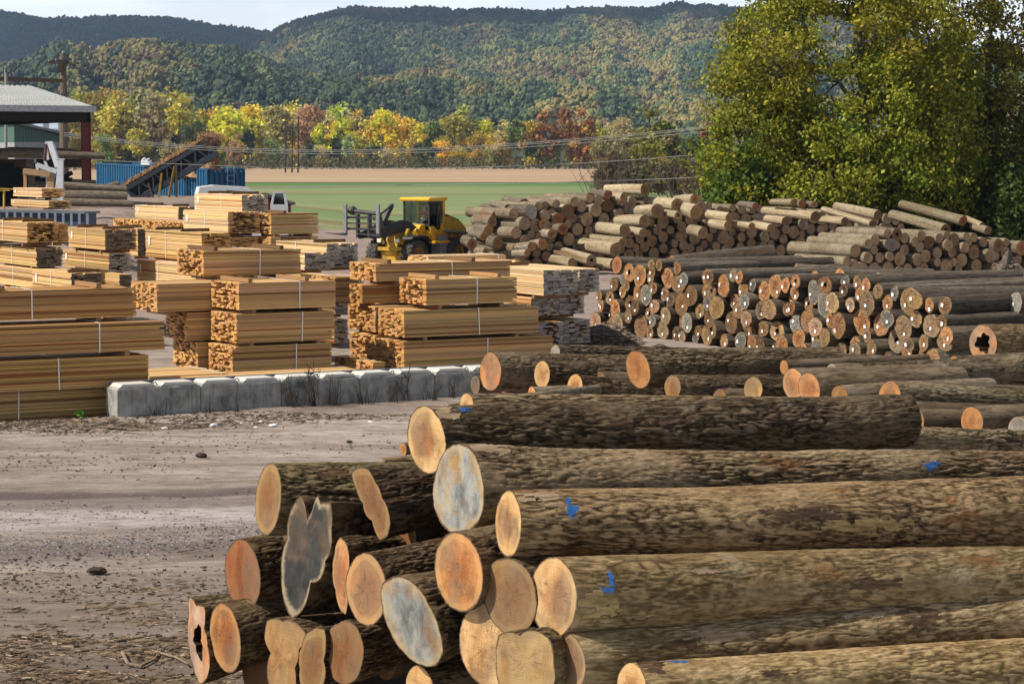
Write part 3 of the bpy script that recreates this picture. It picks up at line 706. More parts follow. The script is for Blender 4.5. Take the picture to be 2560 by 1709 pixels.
p8 = pack('long bright sided pack with white label behind the topmost pack', 505, 655, 583, 68.5, 150, 70, 'e2', 'gold', straps=(.62,), stag=1, lb=4.4)
spacer('dark timber on the long bright sided pack', p8, .8, dark=.3); spacer('dark timber beside it on the long bright sided pack', p8, .35, dark=.3)
pack('lower bright sided pack with white label, above the overhanging pack', 490, 722, 662, 68, 162, 60, 'e2', 'pale', straps=(.62,), stag=1, lb=4.6)
pack('lowest hidden pack of the bright sided stack', 490, 790, 730, 68.5, 160, 60, 'e2', 'gold', straps=(.6,), lb=4.4)
p8c = pack('low topped pack with leaning strap end, behind square ended pack', 345, 640, 572, 76, 78, 40, 'e2', 'gold', 'dark', straps=(.4,))
spacer('long timber on the low topped pack', p8c, .5, dark=.5)
pack('long low pack showing only its top and strap, mid left', 470, 612, 556, 80, 185, 40, 'e1', 'gold', straps=(.8,), la=1.2, lb=7)
p9 = pack('clean sided pack with white label below the blue container', 446, 549, 517, 84, 112, 40, 'e2', 'pale', 'dark', straps=(.5,), stag=1, lb=4.2)
spacer('dark timber on the clean sided pack, left', p9, .7, dark=.3); spacer('dark timber on the clean sided pack, right', p9, .12, dark=.3)
pack('hidden pack under the clean sided pack', 446, 600, 556, 84, 110, 40, 'e2', 'gold', straps=(.5,), lb=4.2)
p10 = pack('highest pack of all with grey ends, before the white truck', 605, 529, 487, 78, 128, 66, 'e2', 'pale', 'grey', straps=(.42,), stag=1, lb=4.0)
spacer('brown timber on the highest pack of all, left', p10, .7, dark=.35); spacer('brown timber on the highest pack of all, right', p10, .2, dark=.35)
p10b = pack('hollow ended pack under the highest pack', 571, 584, 529.5, 77, 115, 79, 'e2', 'pale', straps=(.5,), stag=1, hollow=.8, lb=3.8)
for k in range(2):
    pack('%s hidden pack beneath the hollow ended pack' % ('upper', 'lower')[k], 571, 584 + 60 * (k + 1), 534 + 60 * (k + 1), 77, 112, 75, 'e2', 'gold', straps=(.5,), lb=3.6)
p10c = pack('long sided pack right of the hollow ended pack', 677, 586, 534, 77, 28, 42, 'e1', 'gold', straps=(), la=1.7, lb=1.3, hollow=.7)
spacer('brown timber on the pack right of the hollow ended pack', p10c, .3, dark=.5)
pack('hidden pack under the long sided pack', 677, 645, 592, 77, 28, 42, 'e1', 'gold', straps=(), la=1.7, lb=1.3)
# ------------------------------------------------------------------ concrete block wall
m = MT('cast_concrete', .9, .2)
co = m.coords((1, 1, 1)); a = m.noise(m.coords((1.4, 1.4, 1.1)), 2.2, 6, .68); b_ = m.noise(co, 9, 5, .7); e_ = m.noise(m.coords((7, 7, .35)), 1.6, 4, .7)
c = m.ramp(a, [(.32, (.10, .102, .10)), (.48, (.25, .25, .235)), (.66, (.38, .37, .34))])
c = m.mix(m.math('MULTIPLY', m.sramp(e_, .52, .7), .55), c, (.10, .10, .092))
c = m.mix(m.math('MULTIPLY', m.sramp(b_, .56, .7), .35), c, (.12, .115, .10))
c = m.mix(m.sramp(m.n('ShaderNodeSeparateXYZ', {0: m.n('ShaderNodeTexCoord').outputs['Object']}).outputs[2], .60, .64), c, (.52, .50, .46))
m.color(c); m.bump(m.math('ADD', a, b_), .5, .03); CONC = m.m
wdir = (WA - WB) / np.linalg.norm(WA - WB)
BLK = []
names = ['first concrete block from the left end of the wall', 'second concrete block of the wall, mottled dark', 'third concrete block of the wall behind dry weeds', 'fourth concrete block of the wall, pale stained', 'fifth concrete block of the wall nearest the logs', 'last concrete block of the wall half behind logs']
s0 = -.05
for k in range(6):
    o = thing('concrete_block', names[k], 'concrete block', WB + wdir * (s0 + k * 1.735), math.atan2(wdir[1], wdir[0]), 'blocks of the retaining wall')
    b = MB(); L, D_, H = 1.728, .62, .60
    # chamfered body with a fine grid so that edges wander
    poly = [(0, .014), (.014, 0), (L - .014, 0), (L, .014), (L, D_ - .014), (L - .014, D_), (.014, D_), (0, D_ - .014)]
    zz = [.0, .03, .2, .4, H - .035, H]; ins = [.02, 0, 0, 0, 0, .03]
    V = []; rk = np.random.default_rng(60 + k)
    seg = []
    for (x0, y0), (x1, y1) in zip(poly, poly[1:] + poly[:1]):
        nn = max(1, int(math.hypot(x1 - x0, y1 - y0) / .12))
        for j in range(nn): seg.append((x0 + (x1 - x0) * j / nn, y0 + (y1 - y0) * j / nn))
    seg = np.array(seg); cen = np.array([L / 2, D_ / 2]); K = len(seg)
    for z_, i_ in zip(zz, ins):
        q = cen + (seg - cen) * (1 - i_ / .3 * .3) ; pz = np.full(K, z_)
        p3 = np.column_stack([q, pz]); p3 += .012 * np.stack([vnoise(p3 * 6 + k * 9, 1), vnoise(p3 * 6 + k * 9, 2), vnoise(p3 * 6 + k * 9, 3)], 1); V.append(p3)
    V = np.concatenate(V); kk = np.arange(K); k2 = (kk + 1) % K
    b.add(V, np.concatenate([np.stack([i * K + kk, i * K + k2, (i + 1) * K + k2, (i + 1) * K + kk], 1) for i in range(len(zz) - 1)]))
    ctr = V[-K:].mean(0); b.add(np.vstack([V[-K:], ctr]), np.stack([kk, k2, np.full(K, K)], 1))
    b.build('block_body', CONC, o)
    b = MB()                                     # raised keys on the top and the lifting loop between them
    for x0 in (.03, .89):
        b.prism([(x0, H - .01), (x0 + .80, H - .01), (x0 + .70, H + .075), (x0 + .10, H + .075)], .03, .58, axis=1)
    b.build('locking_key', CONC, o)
    b = MB(); b.tube([(.79, .2, H - .02), (.82, .22, H + .06), (.9, .28, H + .07), (.95, .3, H - .02)], .011, 6, 0, (.2, .2, .2)); b.build('lifting_loop', DARKSTEEL, o)
# footing slab showing under the right part
b = MB(); b.box((2.1, -.16, -.06), (9.4, .4, .0 + .02)); o = b.build('concrete_footing', CONC); o.location = [float(x) for x in WB + np.array([0, 0, .0])]; o.rotation_euler = (0, 0, math.atan2(wdir[1], wdir[0]))
tag(o, 'low concrete footing strip under the block wall', 'footing')
for k in range(6): bpy.data.objects['concrete_block' + ('' if k == 0 else '.%03d' % k)].location.z += .05
b = MB(); q0 = WB + np.array([0, 0, .66]) + E2 * .60
b.bar(WB + wdir * .02 + E2 * .66 + np.array([0, 0, .70]), WB + wdir * 9.6 + E2 * .66 + np.array([0, 0, .70]), .03, .07, 0)
tag(b.build('steel_rail', plain('blue_grey_steel', (.16, .18, .21), .5, .4)), 'grey steel rail running along the top of the block wall', 'rail')
# ------------------------------------------------------------------ logs
END_U = END
def end_geo(b, ring, r, hole=0.0, x_noise=.004, flip=False, seed=0):
    """cap over a ring of points (K,3); rings of verts run in to the pith"""
    K = len(ring); c = ring.mean(0); fr = [1.0, .96, .86, .7, .52, .36, .2, .08]
    if hole: fr = [1.0, .96, .86, .74, .62, hole]
    V, A = [], []
    jj = 1 + .16 * np.sin(np.arange(K) / K * 6.28 * 3 + seed) + .12 * np.sin(np.arange(K) / K * 6.28 * 7 + seed * 2)
    for f in fr:
        ff = np.full(K, f) if not (hole and f == hole) else f * jj
        p = c + (ring - c) * ff[:, None]; p[:, 0] += x_noise * vnoise(p * 14 + seed, 5) * (f < 1)
        V.append(p); A.append(np.full(K, f))
    k = np.arange(K); k2 = (k + 1) % K; Fc = []
    for i in range(len(fr) - 1):
        q = np.stack([i * K + k, i * K + k2, (i + 1) * K + k2, (i + 1) * K + k], 1)
        Fc.append(q[:, ::-1] if not flip else q)
    V = np.concatenate(V); A = np.concatenate(A)
    b.add(V, np.concatenate(Fc), 0, (1, 1, 1), A)
    if not hole:
        inn = V[-K:]; V2 = np.vstack([inn, inn.mean(0)]); q = np.stack([k, k2, np.full(K, K)], 1)
        b.add(V2, q[:, ::-1] if not flip else q, 0, (1, 1, 1), np.append(np.full(K, fr[-1]), 0))
    else:
        inn = V[-K:]; dp = inn.copy(); dp[:, 0] += (.12 if r == 1.0 else 1.9 * r) * (-1 if flip else 1); dp[:, 1:] = c[1:] + (dp[:, 1:] - c[1:]) * .8
        V2 = np.vstack([inn, dp, dp.mean(0)]); q = np.stack([k, k2, K + k2, K + k], 1)
        b.add(V2, q, 1, (.12, .07, .04)); b.add(V2, np.stack([K + k, K + k2, np.full(K, 2 * K)], 1), 1)
def pol_outline(poly, K):
    p = np.array(poly, float); a = np.arctan2(p[:, 1], p[:, 0]); o = np.argsort(a); a = a[o]; rr = np.hypot(p[:, 0], p[:, 1])[o]
    th = np.arange(K) * 2 * math.pi / K; th = (th + math.pi) % (2 * math.pi) - math.pi
    return np.interp(th, np.concatenate([a - 2 * math.pi, a, a + 2 * math.pi]), np.concatenate([rr, rr, rr]))
ROT = plain('rotten_heart', (.035, .022, .014), .95, .1, var=.5)
def log_geo(L, r0, r1, seed, K=40, N=24, bend=.0, cut=0.0, cutz=0.0, outline=None, blend=.6, ridge=0.0, lump=.05, hole=0.0, oval=1.0, flare=0.0, knots=()):
    rg = np.random.default_rng(seed)
    xs = L * np.concatenate([[0, .004, .012], np.linspace(.025, .985, N), [1.0]])
    th = np.arange(K) * 2 * math.pi / K; S, T = np.meshgrid(xs, th, indexing='ij')
    r = r0 + (r1 - r0) * S / L
    r = r * (1 + flare * np.exp(-S / .35))
    p = np.stack([S * .9, np.cos(T) * r * 2.2, np.sin(T) * r * 2.2], -1)
    r = r * (1 + lump * 2 * fbm(p * np.array([1.0, 1, 1]) + seed * 3.7, 3, seed))
    for kx, kt, kh, kw in knots:
        dt = (T - kt + math.pi) % (2 * math.pi) - math.pi
        r = r + kh * np.exp(-((S - kx) / kw) ** 2 - (dt * r / kw) ** 2)
    if outline is not None:
        ro = pol_outline(outline, K); wgt = np.exp(-(S / blend) ** 1.5)
        r = r * (1 - wgt) + ro[None, :] * wgt
    if ridge:
        q = np.stack([S * 6.5, np.cos(T) * r * 36, np.sin(T) * r * 36], -1) + seed * 11.
        q[..., 1:] += 1.2 * vnoise(q * .35, 9)[..., None]
        n = 1 - np.abs(fbm(q, 3, seed + 5)) * 2.3
        n2 = fbm(np.stack([S * 22, np.cos(T) * r * 60, np.sin(T) * r * 60], -1), 2, seed + 8)
        patch = .35 + .65 * sst(fbm(np.stack([S * 1.1, np.cos(T) * r * 3, np.sin(T) * r * 3], -1) + seed, 2, 40), -.35, .1)
        hgt = 1 - np.clip(n, 0, 1) ** 2 * patch + .35 * n2
        r = r + ridge * (hgt - 1) * (1 - .65 * np.exp(-S / .04))
    if not ridge: hgt = np.full(S.shape, .8)
    y = np.cos(T) * r * oval; z = np.sin(T) * r / oval
    ph = rg.uniform(0, 6.28); B = bend * np.sin(math.pi * S / L)
    x = S.copy()
    dec = np.clip(1 - S / max(.8, r0 * 2.5), 0, 1)
    x = x + (-math.tan(R(cut)) * y + math.tan(R(cutz)) * z) * dec
    y = y + B * math.cos(ph); z = z + B * math.sin(ph) * .5
    V = np.stack([x, y, z], -1); n = len(xs); k = np.arange(K); k2 = (k + 1) % K
    bb = MB()
    Fc = np.concatenate([np.stack([i * K + k, i * K + k2, (i + 1) * K + k2, (i + 1) * K + k], 1)[:, ::-1] for i in range(n - 1)])
    Fc = Fc[:, ::-1]
    bb.add(V.reshape(-1, 3), Fc, 0, (1, 1, 1), hgt.ravel())
    e0, e1 = MB(), MB(); ring = V[0].copy(); c = ring.mean(0); ring = c + (ring - c) * .995
    end_geo(e0, ring, r0, hole, seed=seed)
    r2 = V[-1].copy(); c = r2.mean(0); end_geo(e1, c + (r2 - c) * .995, r1, 0, flip=True, seed=seed + 1)
    return bb, e0, e1
ECOL = {'pale': (0.533, 0.336, 0.155), 'cream': (0.602, 0.4, 0.202), 'orange': (0.482, 0.24, 0.094), 'tan': (0.361, 0.224, 0.101), 'brown': (0.224, 0.12, 0.05), 'red': (0.31, 0.112, 0.043), 'grey': (0.36, 0.32, 0.26), 'pink': (0.55, 0.272, 0.122), 'yellow': (0.447, 0.304, 0.122), 'umber': (0.249, 0.148, 0.065), 'char': (0.075, 0.066, 0.056)}
HLOGS = []
SKIP_BARK = {}
def hero(label, u, v, r, d, to=None, L=4.0, yaw=30.0, end='pale', grey=0.0, bark=None, bcol=(1, 1, 1), cut=0.0, cutz=0.0, poly=None, hole=0.0, ridge=.012, big=True, group='logs of the front pile', bend=.03, lump=.05, blend=.6, knots=(), dz=0.0, flare=0.0, name='log'):
    if to is None and group == 'logs of the front pile': yaw = 54; cut = cut - 22
    P0 = P(u, v, d); ax = np.array([math.cos(R(yaw)), math.sin(R(yaw)), dz]); r0 = r * d / F
    if to is not None:
        t = reach(P0, to[0], ax); P1 = P0 + ax * t; d1 = dep(P1); P1 = P(to[0], to[1], d1); r1 = to[2] * d1 / F
    else:
        L = min(L, 2.6); P1 = P0 + ax * L; r1 = r0 * .86
    L = np.linalg.norm(P1 - P0); seed = 500 + len(HLOGS) * 3
    o = thing(name, label, 'log', P0, 0, group); frame(o, P1 - P0)
    pxm = F / d
    outl = None
    if poly is not None:
        blend = max(blend, .8); r0 *= .84; r1 *= .84
        k = pxm * (math.sin(R(yaw)) + math.cos(R(yaw)) * math.tan(R(cut)))
        outl = [(-(a - u) / k, -(b_ - v) / pxm) for a, b_ in poly]
    K, N = (190, int(L / .02)) if big else (48, int(L / .12))
    bb, e0, e1 = log_geo(L, r0, r1, seed, K, N, bend, cut, cutz, outl, blend, ridge if big else 0.0, lump, hole, 1.0, flare, knots)
    q = bb.build('bark', bark or (BARK_HERO if big else BARK), o, smooth=True); q.color = (*bcol, 1)
    rg = np.random.default_rng(seed); base = np.array(ECOL[end]) * rg.uniform(.82, 1.0) * np.array([1, .95, .86])
    q = e0.build('cut_end', [END, ROT], o, smooth=False); q.color = (*base, grey)
    q = e1.build('cut_end', [END, ROT], o, smooth=False); q.color = (*ECOL['tan'], .3)
    HLOGS.append((o, L, r0, r1)); return HLOGS[-1]
BLUE = plain('blue_marking_paint', (.03, .14, .38), .6, .4, var=.4, scale=30)
RED = plain('red_marking_paint', (.65, .07, .05), .6, .4, var=.3, scale=30)
def paint(h, x, deg, strokes, mat, seed=0):
    """daubs of marking paint lying on the bark: (along, round, half length, half width) in metres"""
    o, L, r0, r1 = h; b = MB(); rg = np.random.default_rng(seed + 4)
    bark = [c for c in o.children if c.name.startswith('bark')][0]
    co = np.zeros(len(bark.data.vertices) * 3, np.float32); bark.data.vertices.foreach_get('co', co); co = co.reshape(-1, 3)
    ang = np.arctan2(co[:, 2], co[:, 1]); rad = np.hypot(co[:, 1], co[:, 2])
    for (a, c, hl, hw) in strokes:
        n = int(420 * hl * hw / .004) + 30
        for _ in range(n):
            sx = x + a + rg.normal(0, hl * .5); t = R(deg) + (c + rg.normal(0, hw * .5)) / r0
            i = np.argmin(np.abs(co[:, 0] - sx) + np.abs(((ang - t + math.pi) % (2 * math.pi)) - math.pi) * r0)
            rr = rad[i] + .004; s = rg.uniform(.004, .011); w_ = rg.uniform(.003, .007)
            cs = []
            for dx, dt in ((-s, 0), (0, -w_), (s, 0), (0, w_)):
                tt = t + dt / r0; cs.append((sx + dx, math.cos(tt) * rr, math.sin(tt) * rr))
            b.add(cs, [[0, 1, 2, 3]])
    b.build('paint_mark', mat, o)
# --- front pile, top log first
D0 = 20.4
h1 = hero('long top log of the front pile with broad pale end and dark furrowed bark', 1065, 1099, 84, 20.8, (2262, 1052, 70), end='cream', cut=5, bcol=(.55, .50, .45), ridge=.022, cutz=-3, flare=.03)
paint(h1, .30, 118, [(0, 0, .05, .012), (.02, -.035, .06, .012)], BLUE, 1)
h0 = hero('pale barked log lying just behind the top log of front pile', 1166, 1018, 36, 21.9, (2140, 1030, 34), end='cream', bcol=(1.25, 1.15, 1.0), ridge=.008)
hero('slender pale log squeezed behind the top log, its tip mid picture', 1415, 1030, 16, 21.6, (2000, 1032, 20), end='yellow', bcol=(1.3, 1.2, 1.05))
hero('small pale tipped log end poking out left behind the top log', 1118, 1026, 16, 22.2, L=2.5, end='cream', big=False)
h2 = hero('log with big blue grey weathered oval end, second under the top log', 1146, 1222, 117, 20.1, (2700, 1180, 64), end='yellow', grey=1.0, cut=6, bcol=(1.15, 1.05, .9), ridge=.016, lump=.07, blend=.9, poly=[(1146 + 66 * math.cos(t) * (1.0 + .06 * math.sin(3 * t)), 1222 + 118 * math.sin(t) * (1 + .05 * math.cos(2 * t + 1))) for t in np.linspace(0, 6.2, 24)])
paint(h2, 4.9, 150, [(0, 0, .05, .05), (.06, -.04, .06, .03)], BLUE, 2)
h3 = hero('long thick log with narrow peach end and a blue paint blotch on its side', 1270, 1308, 84, 18.95, (2760, 1285, 104), end='pale', cut=-7, bcol=(1.25, 1.06, .82), ridge=.009, bend=.04)
paint(h3, .42, 150, [(0, .02, .035, .05), (0, -.06, .02, .03), (.03, .0, .03, .03)], BLUE, 3)
h4 = hero('log with the large clean cream oval end, red and blue paint beside it', 1384, 1490, 101, 18.5, (2760, 1440, 78), end='cream', cut=5, bcol=(1.15, 1.0, .78), ridge=.006, bark=BARK_OLD)
paint(h4, .30, 158, [(0, .03, .05, .02), (.05, -.05, .02, .07)], BLUE, 4); paint(h4, .08, 80, [(0, 0, .04, .012)], RED, 5)
h5 = hero('smooth grey barked log near the bottom with brown olive round end', 1417, 1655, 74, 18.4, (2760, 1522, 74), end='umber', grey=.25, cut=8, bcol=(1.3, 1.14, .95), ridge=.005, bark=BARK_OLD, bend=.04)
h6 = hero('lowest right log with bright speckled bark and half cut pale end', 1578, 1716, 62, 18.1, (2760, 1676, 92), end='cream', cut=4, bcol=(1.75, 1.5, 1.15), ridge=.008, bark=BARK_OLD)
paint(h6, .35, 95, [(0, 0, .05, .015), (.08, .02, .04, .02)], BLUE, 6)
h7 = hero('leftmost upper log with smooth brown orange end, bark dark and mossy', 670, 1246, 92, 22.2, (1320, 1240, 92), end='umber', cut=-4, cutz=4, bcol=(.85, .85, .7), ridge=.02)
hero('jagged dark slab end standing up between two log ends', 928, 1258, 88, 21.0, L=3.2, end='brown', grey=.1, cut=2, ridge=.012, blend=.5, poly=[(882, 1178), (900, 1172), (918, 1172), (938, 1200), (958, 1238), (980, 1300), (972, 1330), (950, 1346), (930, 1300), (905, 1262), (886, 1230), (872, 1190)], bcol=(.5, .45, .4))
hero('forked weathered log end, grey and black with a notched top', 775, 1395, 120, 21.35, L=3.6, end='char', grey=1.0, cut=7, ridge=.012, blend=.9, bcol=(.7, .6, .5), poly=[(751, 1240), (762, 1262), (768, 1300), (782, 1272), (797, 1229), (806, 1250), (834, 1242), (836, 1308), (818, 1392), (776, 1456), (752, 1535), (722, 1562), (704, 1536), (692, 1452), (710, 1358), (734, 1258)])
hero('reddish cored log with thin yellow rim at the left edge of the pile', 606, 1437, 91, 22.4, L=4.2, end='red', cut=3, bcol=(.8, .7, .6), ridge=.014)
hero('two toned orange log end lowest at the left of the pile', 563, 1594, 90, 22.1, L=4.2, end='orange', cut=-2, bcol=(.7, .6, .5), ridge=.012, cutz=-3)
hero('broken splintered stub with grey outer wood at far left of pile', 496, 1600, 108, 22.6, L=2.6, end='pink', grey=.45, cut=-6, ridge=.012, blend=.35, hole=.4, poly=[(467, 1500), (490, 1512), (520, 1508), (516, 1560), (528, 1600), (534, 1650), (520, 1690), (500, 1712), (478, 1680), (465, 1630), (463, 1550)], bcol=(.8, .75, .6))
hero('bright orange log end with a dark split slab at its left', 915, 1472, 90, 20.2, L=4.0, end='orange', cut=6, bcol=(.6, .5, .42), ridge=.012, cutz=5)
hero('peach slab edge of a split log tucked left of the bright orange end', 850, 1448, 82, 21.0, L=3.0, end='pink', cut=-8, ridge=.012, blend=.6, poly=[(852, 1338), (872, 1350), (876, 1420), (872, 1480), (866, 1530), (850, 1525), (836, 1480), (828, 1430), (834, 1380)], bcol=(.6, .5, .4))
hero('broad golden brown log end under the blue grey end', 1146, 1428, 101, 19.25, L=4.0, end='orange', cut=5, bcol=(.7, .6, .5), ridge=.014)
hero('rotten olive grey log end with torn dark lower edge', 1026, 1548, 106, 19.65, L=3.6, end='tan', grey=1.0, cut=10, cutz=-8, ridge=.012, blend=.7, hole=.0, bcol=(.7, .62, .5), poly=[(958, 1470), (1000, 1440), (1040, 1448), (1080, 1500), (1102, 1560), (1104, 1620), (1080, 1656), (1040, 1662), (1000, 1640), (966, 1590), (952, 1530)])
hero('brown log end with a square notch, bottom row', 860, 1632, 77, 20.9, L=3.6, end='brown', cut=4, ridge=.012, blend=.5, poly=[(868, 1545), (900, 1560), (914, 1600), (908, 1650), (880, 1700), (846, 1712), (815, 1690), (806, 1640), (822, 1580), (845, 1560)], bcol=(.6, .5, .4))
hero('torn stump like log end with splintered wood, bottom row', 708, 1645, 92, 21.5, L=3.4, end='tan', cut=8, cutz=6, ridge=.012, blend=.4, poly=[(655, 1562), (700, 1552), (765, 1565), (772, 1590), (750, 1610), (742, 1660), (744, 1720), (700, 1730), (672, 1720), (672, 1640), (652, 1610)], bcol=(.6, .5, .4))
hero('upright brown slab beside the torn stump, bottom row', 778, 1665, 70, 21.2, L=3.0, end='umber', cut=10, ridge=.012, blend=.5, poly=[(752, 1620), (768, 1580), (815, 1562), (812, 1640), (800, 1720), (752, 1730), (746, 1680)], bcol=(.5, .45, .4))
hero('light cut end half out of the picture at the bottom centre', 1050, 1724, 62, 19.9, L=3.6, end='pale', cut=4, bcol=(.8, .7, .6), ridge=.008)
hero('wide pale log end with fine saw lines, under two brown ends', 1222, 1612, 110, 19.15, L=4.0, end='cream', cut=12, bcol=(.7, .6, .5), ridge=.01)
hero('brown log end with a dark star shaped crack, left of the cream end', 1276, 1490, 99, 18.9, L=4.2, end='umber', cut=9, bcol=(.8, .7, .6), ridge=.01)
hero('squared pale yellow split block under the cream end', 1312, 1655, 80, 18.45, L=2.6, end='yellow', cut=14, ridge=.012, blend=.5, grey=.15, poly=[(1246, 1598), (1300, 1588), (1376, 1584), (1384, 1640), (1378, 1720), (1310, 1728), (1246, 1724), (1240, 1660)], bcol=(.7, .65, .5))
hero('sawn tan block end at the right edge between two logs', 2556, 1425, 40, 22.0, L=2.5, end='pale', cut=8, ridge=.012, blend=.5, poly=[(2524, 1400), (2560, 1396), (2590, 1400), (2590, 1470), (2526, 1460)])
for k, (u, v, r, d, L) in enumerate([(1000, 1330, 74, 21.6, 3), (960, 1395, 70, 22, 3), (1120, 1330, 80, 21.6, 4), (660, 1500, 70, 22.8, 3), (640, 1680, 76, 22.6, 3), (1130, 1660, 80, 20.9, 4), (960, 1640, 60, 21.4, 3), (1250, 1400, 70, 20.7, 4), (1440, 1590, 66, 20.3, 4), (820, 1330, 80, 22.2, 3), (720, 1360, 76, 22.6, 3)]):
    hero('dark log end in a gap of the front pile, %s of eleven from left' % ordn([5, 6, 8, 2, 1, 9, 7, 10, 11, 4, 3][k]), u, v, r, d, L=L, end='brown', big=False, bcol=(.5, .45, .4))  # added filler logs, coloured dark to stand for shade in the gaps
# two small ends lying behind the pile on its left
hero('short brown log end low behind the left of the pile', 1008, 1123, 16, 24.5, L=2.2, end='orange', big=False); hero('thin light log lying on the dirt behind the pile', 958, 1156, 12, 24.6, (1060, 1150, 12), end='cream', big=False, bcol=(1.3, 1.2, 1))
def patch(h, x, deg, hl, hw, mat, seed=0, off=.005):
    """a torn place where the bark is gone: the bark's own faces, lifted a little, inside a ragged oval"""
    o, L, r0, r1 = h; bark = [c for c in o.children if c.name.startswith('bark')][0]
    co = np.zeros(len(bark.data.vertices) * 3, np.float32); bark.data.vertices.foreach_get('co', co); K = 190; V = co.reshape(-1, K, 3); n = len(V)
    cx = V[..., 0].mean(1); cc = V.mean(1, keepdims=True); rad = np.hypot(V[..., 1] - cc[..., 1], V[..., 2] - cc[..., 2]); ang = np.arctan2(V[..., 2] - cc[..., 2], V[..., 1] - cc[..., 1])
    dt = (ang - R(deg) + math.pi) % (2 * math.pi) - math.pi
    q = np.stack([V[..., 0] * 7, dt * rad * 26, V[..., 0] * 0 + seed * 5.5], -1)
    e = ((V[..., 0] - x) / hl) ** 2 + (dt * rad / hw) ** 2 + 2.3 * fbm(q, 4, seed)
    sm = (rad[:, :] * 0 + rad.mean(1, keepdims=True)); pr = np.maximum(rad, sm * .985) + off
    W = cc + np.stack([np.zeros_like(rad), np.cos(ang) * pr, np.sin(ang) * pr], -1); W[..., 0] = V[..., 0]
    i, j = np.where(e[:-1] < .7); j2 = (j + 1) % K
    if not len(i): return
    b = MB(); Fc = np.stack([i * K + j, i * K + j2, (i + 1) * K + j2, (i + 1) * K + j], 1); us, inv = np.unique(Fc, return_inverse=True)
    b.add(W.reshape(-1, 3)[us], inv.reshape(-1, 4)); b.build('bare_patch', mat, o, smooth=True)
def barewood(name, a, b_, c_):
    m = MT(name, .8, .15); n_ = m.noise(m.coords((2, 14, 14)), 1.8, 5, .7); m.color(m.ramp(n_, [(.3, a), (.5, b_), (.7, c_)])); m.bump(n_, .4, .02); return m.m
OCH = barewood('bare_ochre_wood', (.10, .06, .02), (.26, .17, .07), (.40, .29, .14)); TAN = barewood('bare_tan_wood', (.12, .085, .05), (.27, .19, .115), (.40, .295, .19)); RDB = barewood('red_inner_bark', (.028, .017, .010), (.085, .048, .027), (.18, .115, .065))
patch(h2, .42, 205, .42, .10, OCH, 1); patch(h2, .22, 110, .25, .09, TAN, 2); 
patch(h3, .16, 125, .22, .09, TAN, 4); patch(h3, 3.35, 178, .5, .07, OCH, 5); patch(h3, 2.6, 160, .4, .07, RDB, 6); 
patch(h4, .2, 185, .2, .12, OCH, 8); patch(h4, 1.25, 140, .14, .03, TAN, 9); patch(h4, 2.9, 170, .3, .04, RDB, 18)
patch(h5, 1.3, 140, .30, .06, TAN, 11); patch(h5, 2.9, 128, .35, .05, TAN, 12); patch(h5, 3.3, 140, .28, .12, RDB, 13); patch(h5, .95, 150, .22, .05, RDB, 14)
patch(h6, 1.2, 150, .22, .03, RDB, 15); patch(h6, .12, 110, .14, .12, RDB, 16); 
patch(h1, .10, 120, .14, .10, TAN, 19); patch(h1, 2.2, 150, .5, .04, RDB, 20); patch(h7, .55, 130, .2, .06, RDB, 21)
# --- second pile
GM_ = 'logs of the middle pile'
def mid(label, u, v, r, d, to=None, **k): 
    k.setdefault('big', False); return hero(label, u, v, r, d, to, group=GM_, **k)
mid('largest orange end of the middle pile at its left edge', 1226, 930, 50, 35.5, (1760, 936, 46), end='pink', cut=4, bcol=(.75, .7, .66), big=True, ridge=.02)
mid('round peach end second from left in middle pile', 1355, 936, 36, 34.8, (1790, 946, 34), end='pale', cut=4, bcol=(.7, .65, .62), big=True, ridge=.02)
mid('tall tilted orange oval end with a star crack, standing proud in middle pile', 1596, 923, 50, 34.0, (2088, 905, 40), end='orange', cut=5, cutz=-8, bcol=(.75, .7, .62), big=True, ridge=.02)
mid('peach end above the pale log, between two bigger orange ends', 1437, 966, 33, 34.0, (1640, 985, 34), end='pale', cut=5, bcol=(.7, .66, .62), big=True, ridge=.02)
mid('tan upright oval end right of the tilted orange one', 1681, 968, 32, 33.6, (2200, 975, 34), end='tan', cut=6, bcol=(.7, .66, .62), big=True, ridge=.018)
mid('small half hidden end under the second peach end', 1329, 984, 18, 33.8, L=3, end='pink')
mid('grey end with a light rim, topmost back log of middle pile', 1388, 882, 21, 37.0, (1980, 896, 21), end='grey', grey=1, cut=4, bcol=(.75, .73, .72), big=True, ridge=.016, knots=[(1.9, 2.2, .06, .12)])
mid('dark round log end peeping out left of the largest orange end', 1188, 962, 23, 36.0, L=3, end='brown', grey=.8, bcol=(.5, .45, .4))
mid('yellow tan end in the right half of middle pile', 1883, 974, 32, 32.6, (2300, 985, 34), end='yellow', cut=8, bcol=(.8, .74, .66), big=True, ridge=.016)
mid('pink sawn upright end, left of a touching pair', 1983, 960, 39, 32.2, L=4, end='pink', cut=5, bcol=(.8, .75, .7))
mid('pink sawn upright end, right and lower of a touching pair', 2023, 970, 39, 31.8, L=4, end='pink', cut=6, cutz=-4, bcol=(.8, .75, .7))
mid('low rounded tan end right of the touching pink pair', 2099, 992, 30, 31.6, L=4, end='tan', cut=8)
mid('big orange arch shaped end just above the top log right end', 2224, 990, 40, 31.0, (2760, 1020, 27), end='orange', cut=6, bcol=(1.0, .98, .95), big=True, ridge=.014, bark=BARK_OLD)
mid('thick lichen grey log with a large knot crossing the right edge', 2080, 935, 26, 33.5, (2760, 925, 44), end='grey', grey=1, bcol=(.85, .86, .86), big=True, ridge=.014, knots=[(3.3, 2.5, .10, .16), (3.7, 2.8, .07, .10)])
mid('salmon end at the right behind the top log', 2430, 1052, 36, 29.5, L=4, end='orange', cut=9, bcol=(.8, .75, .7))
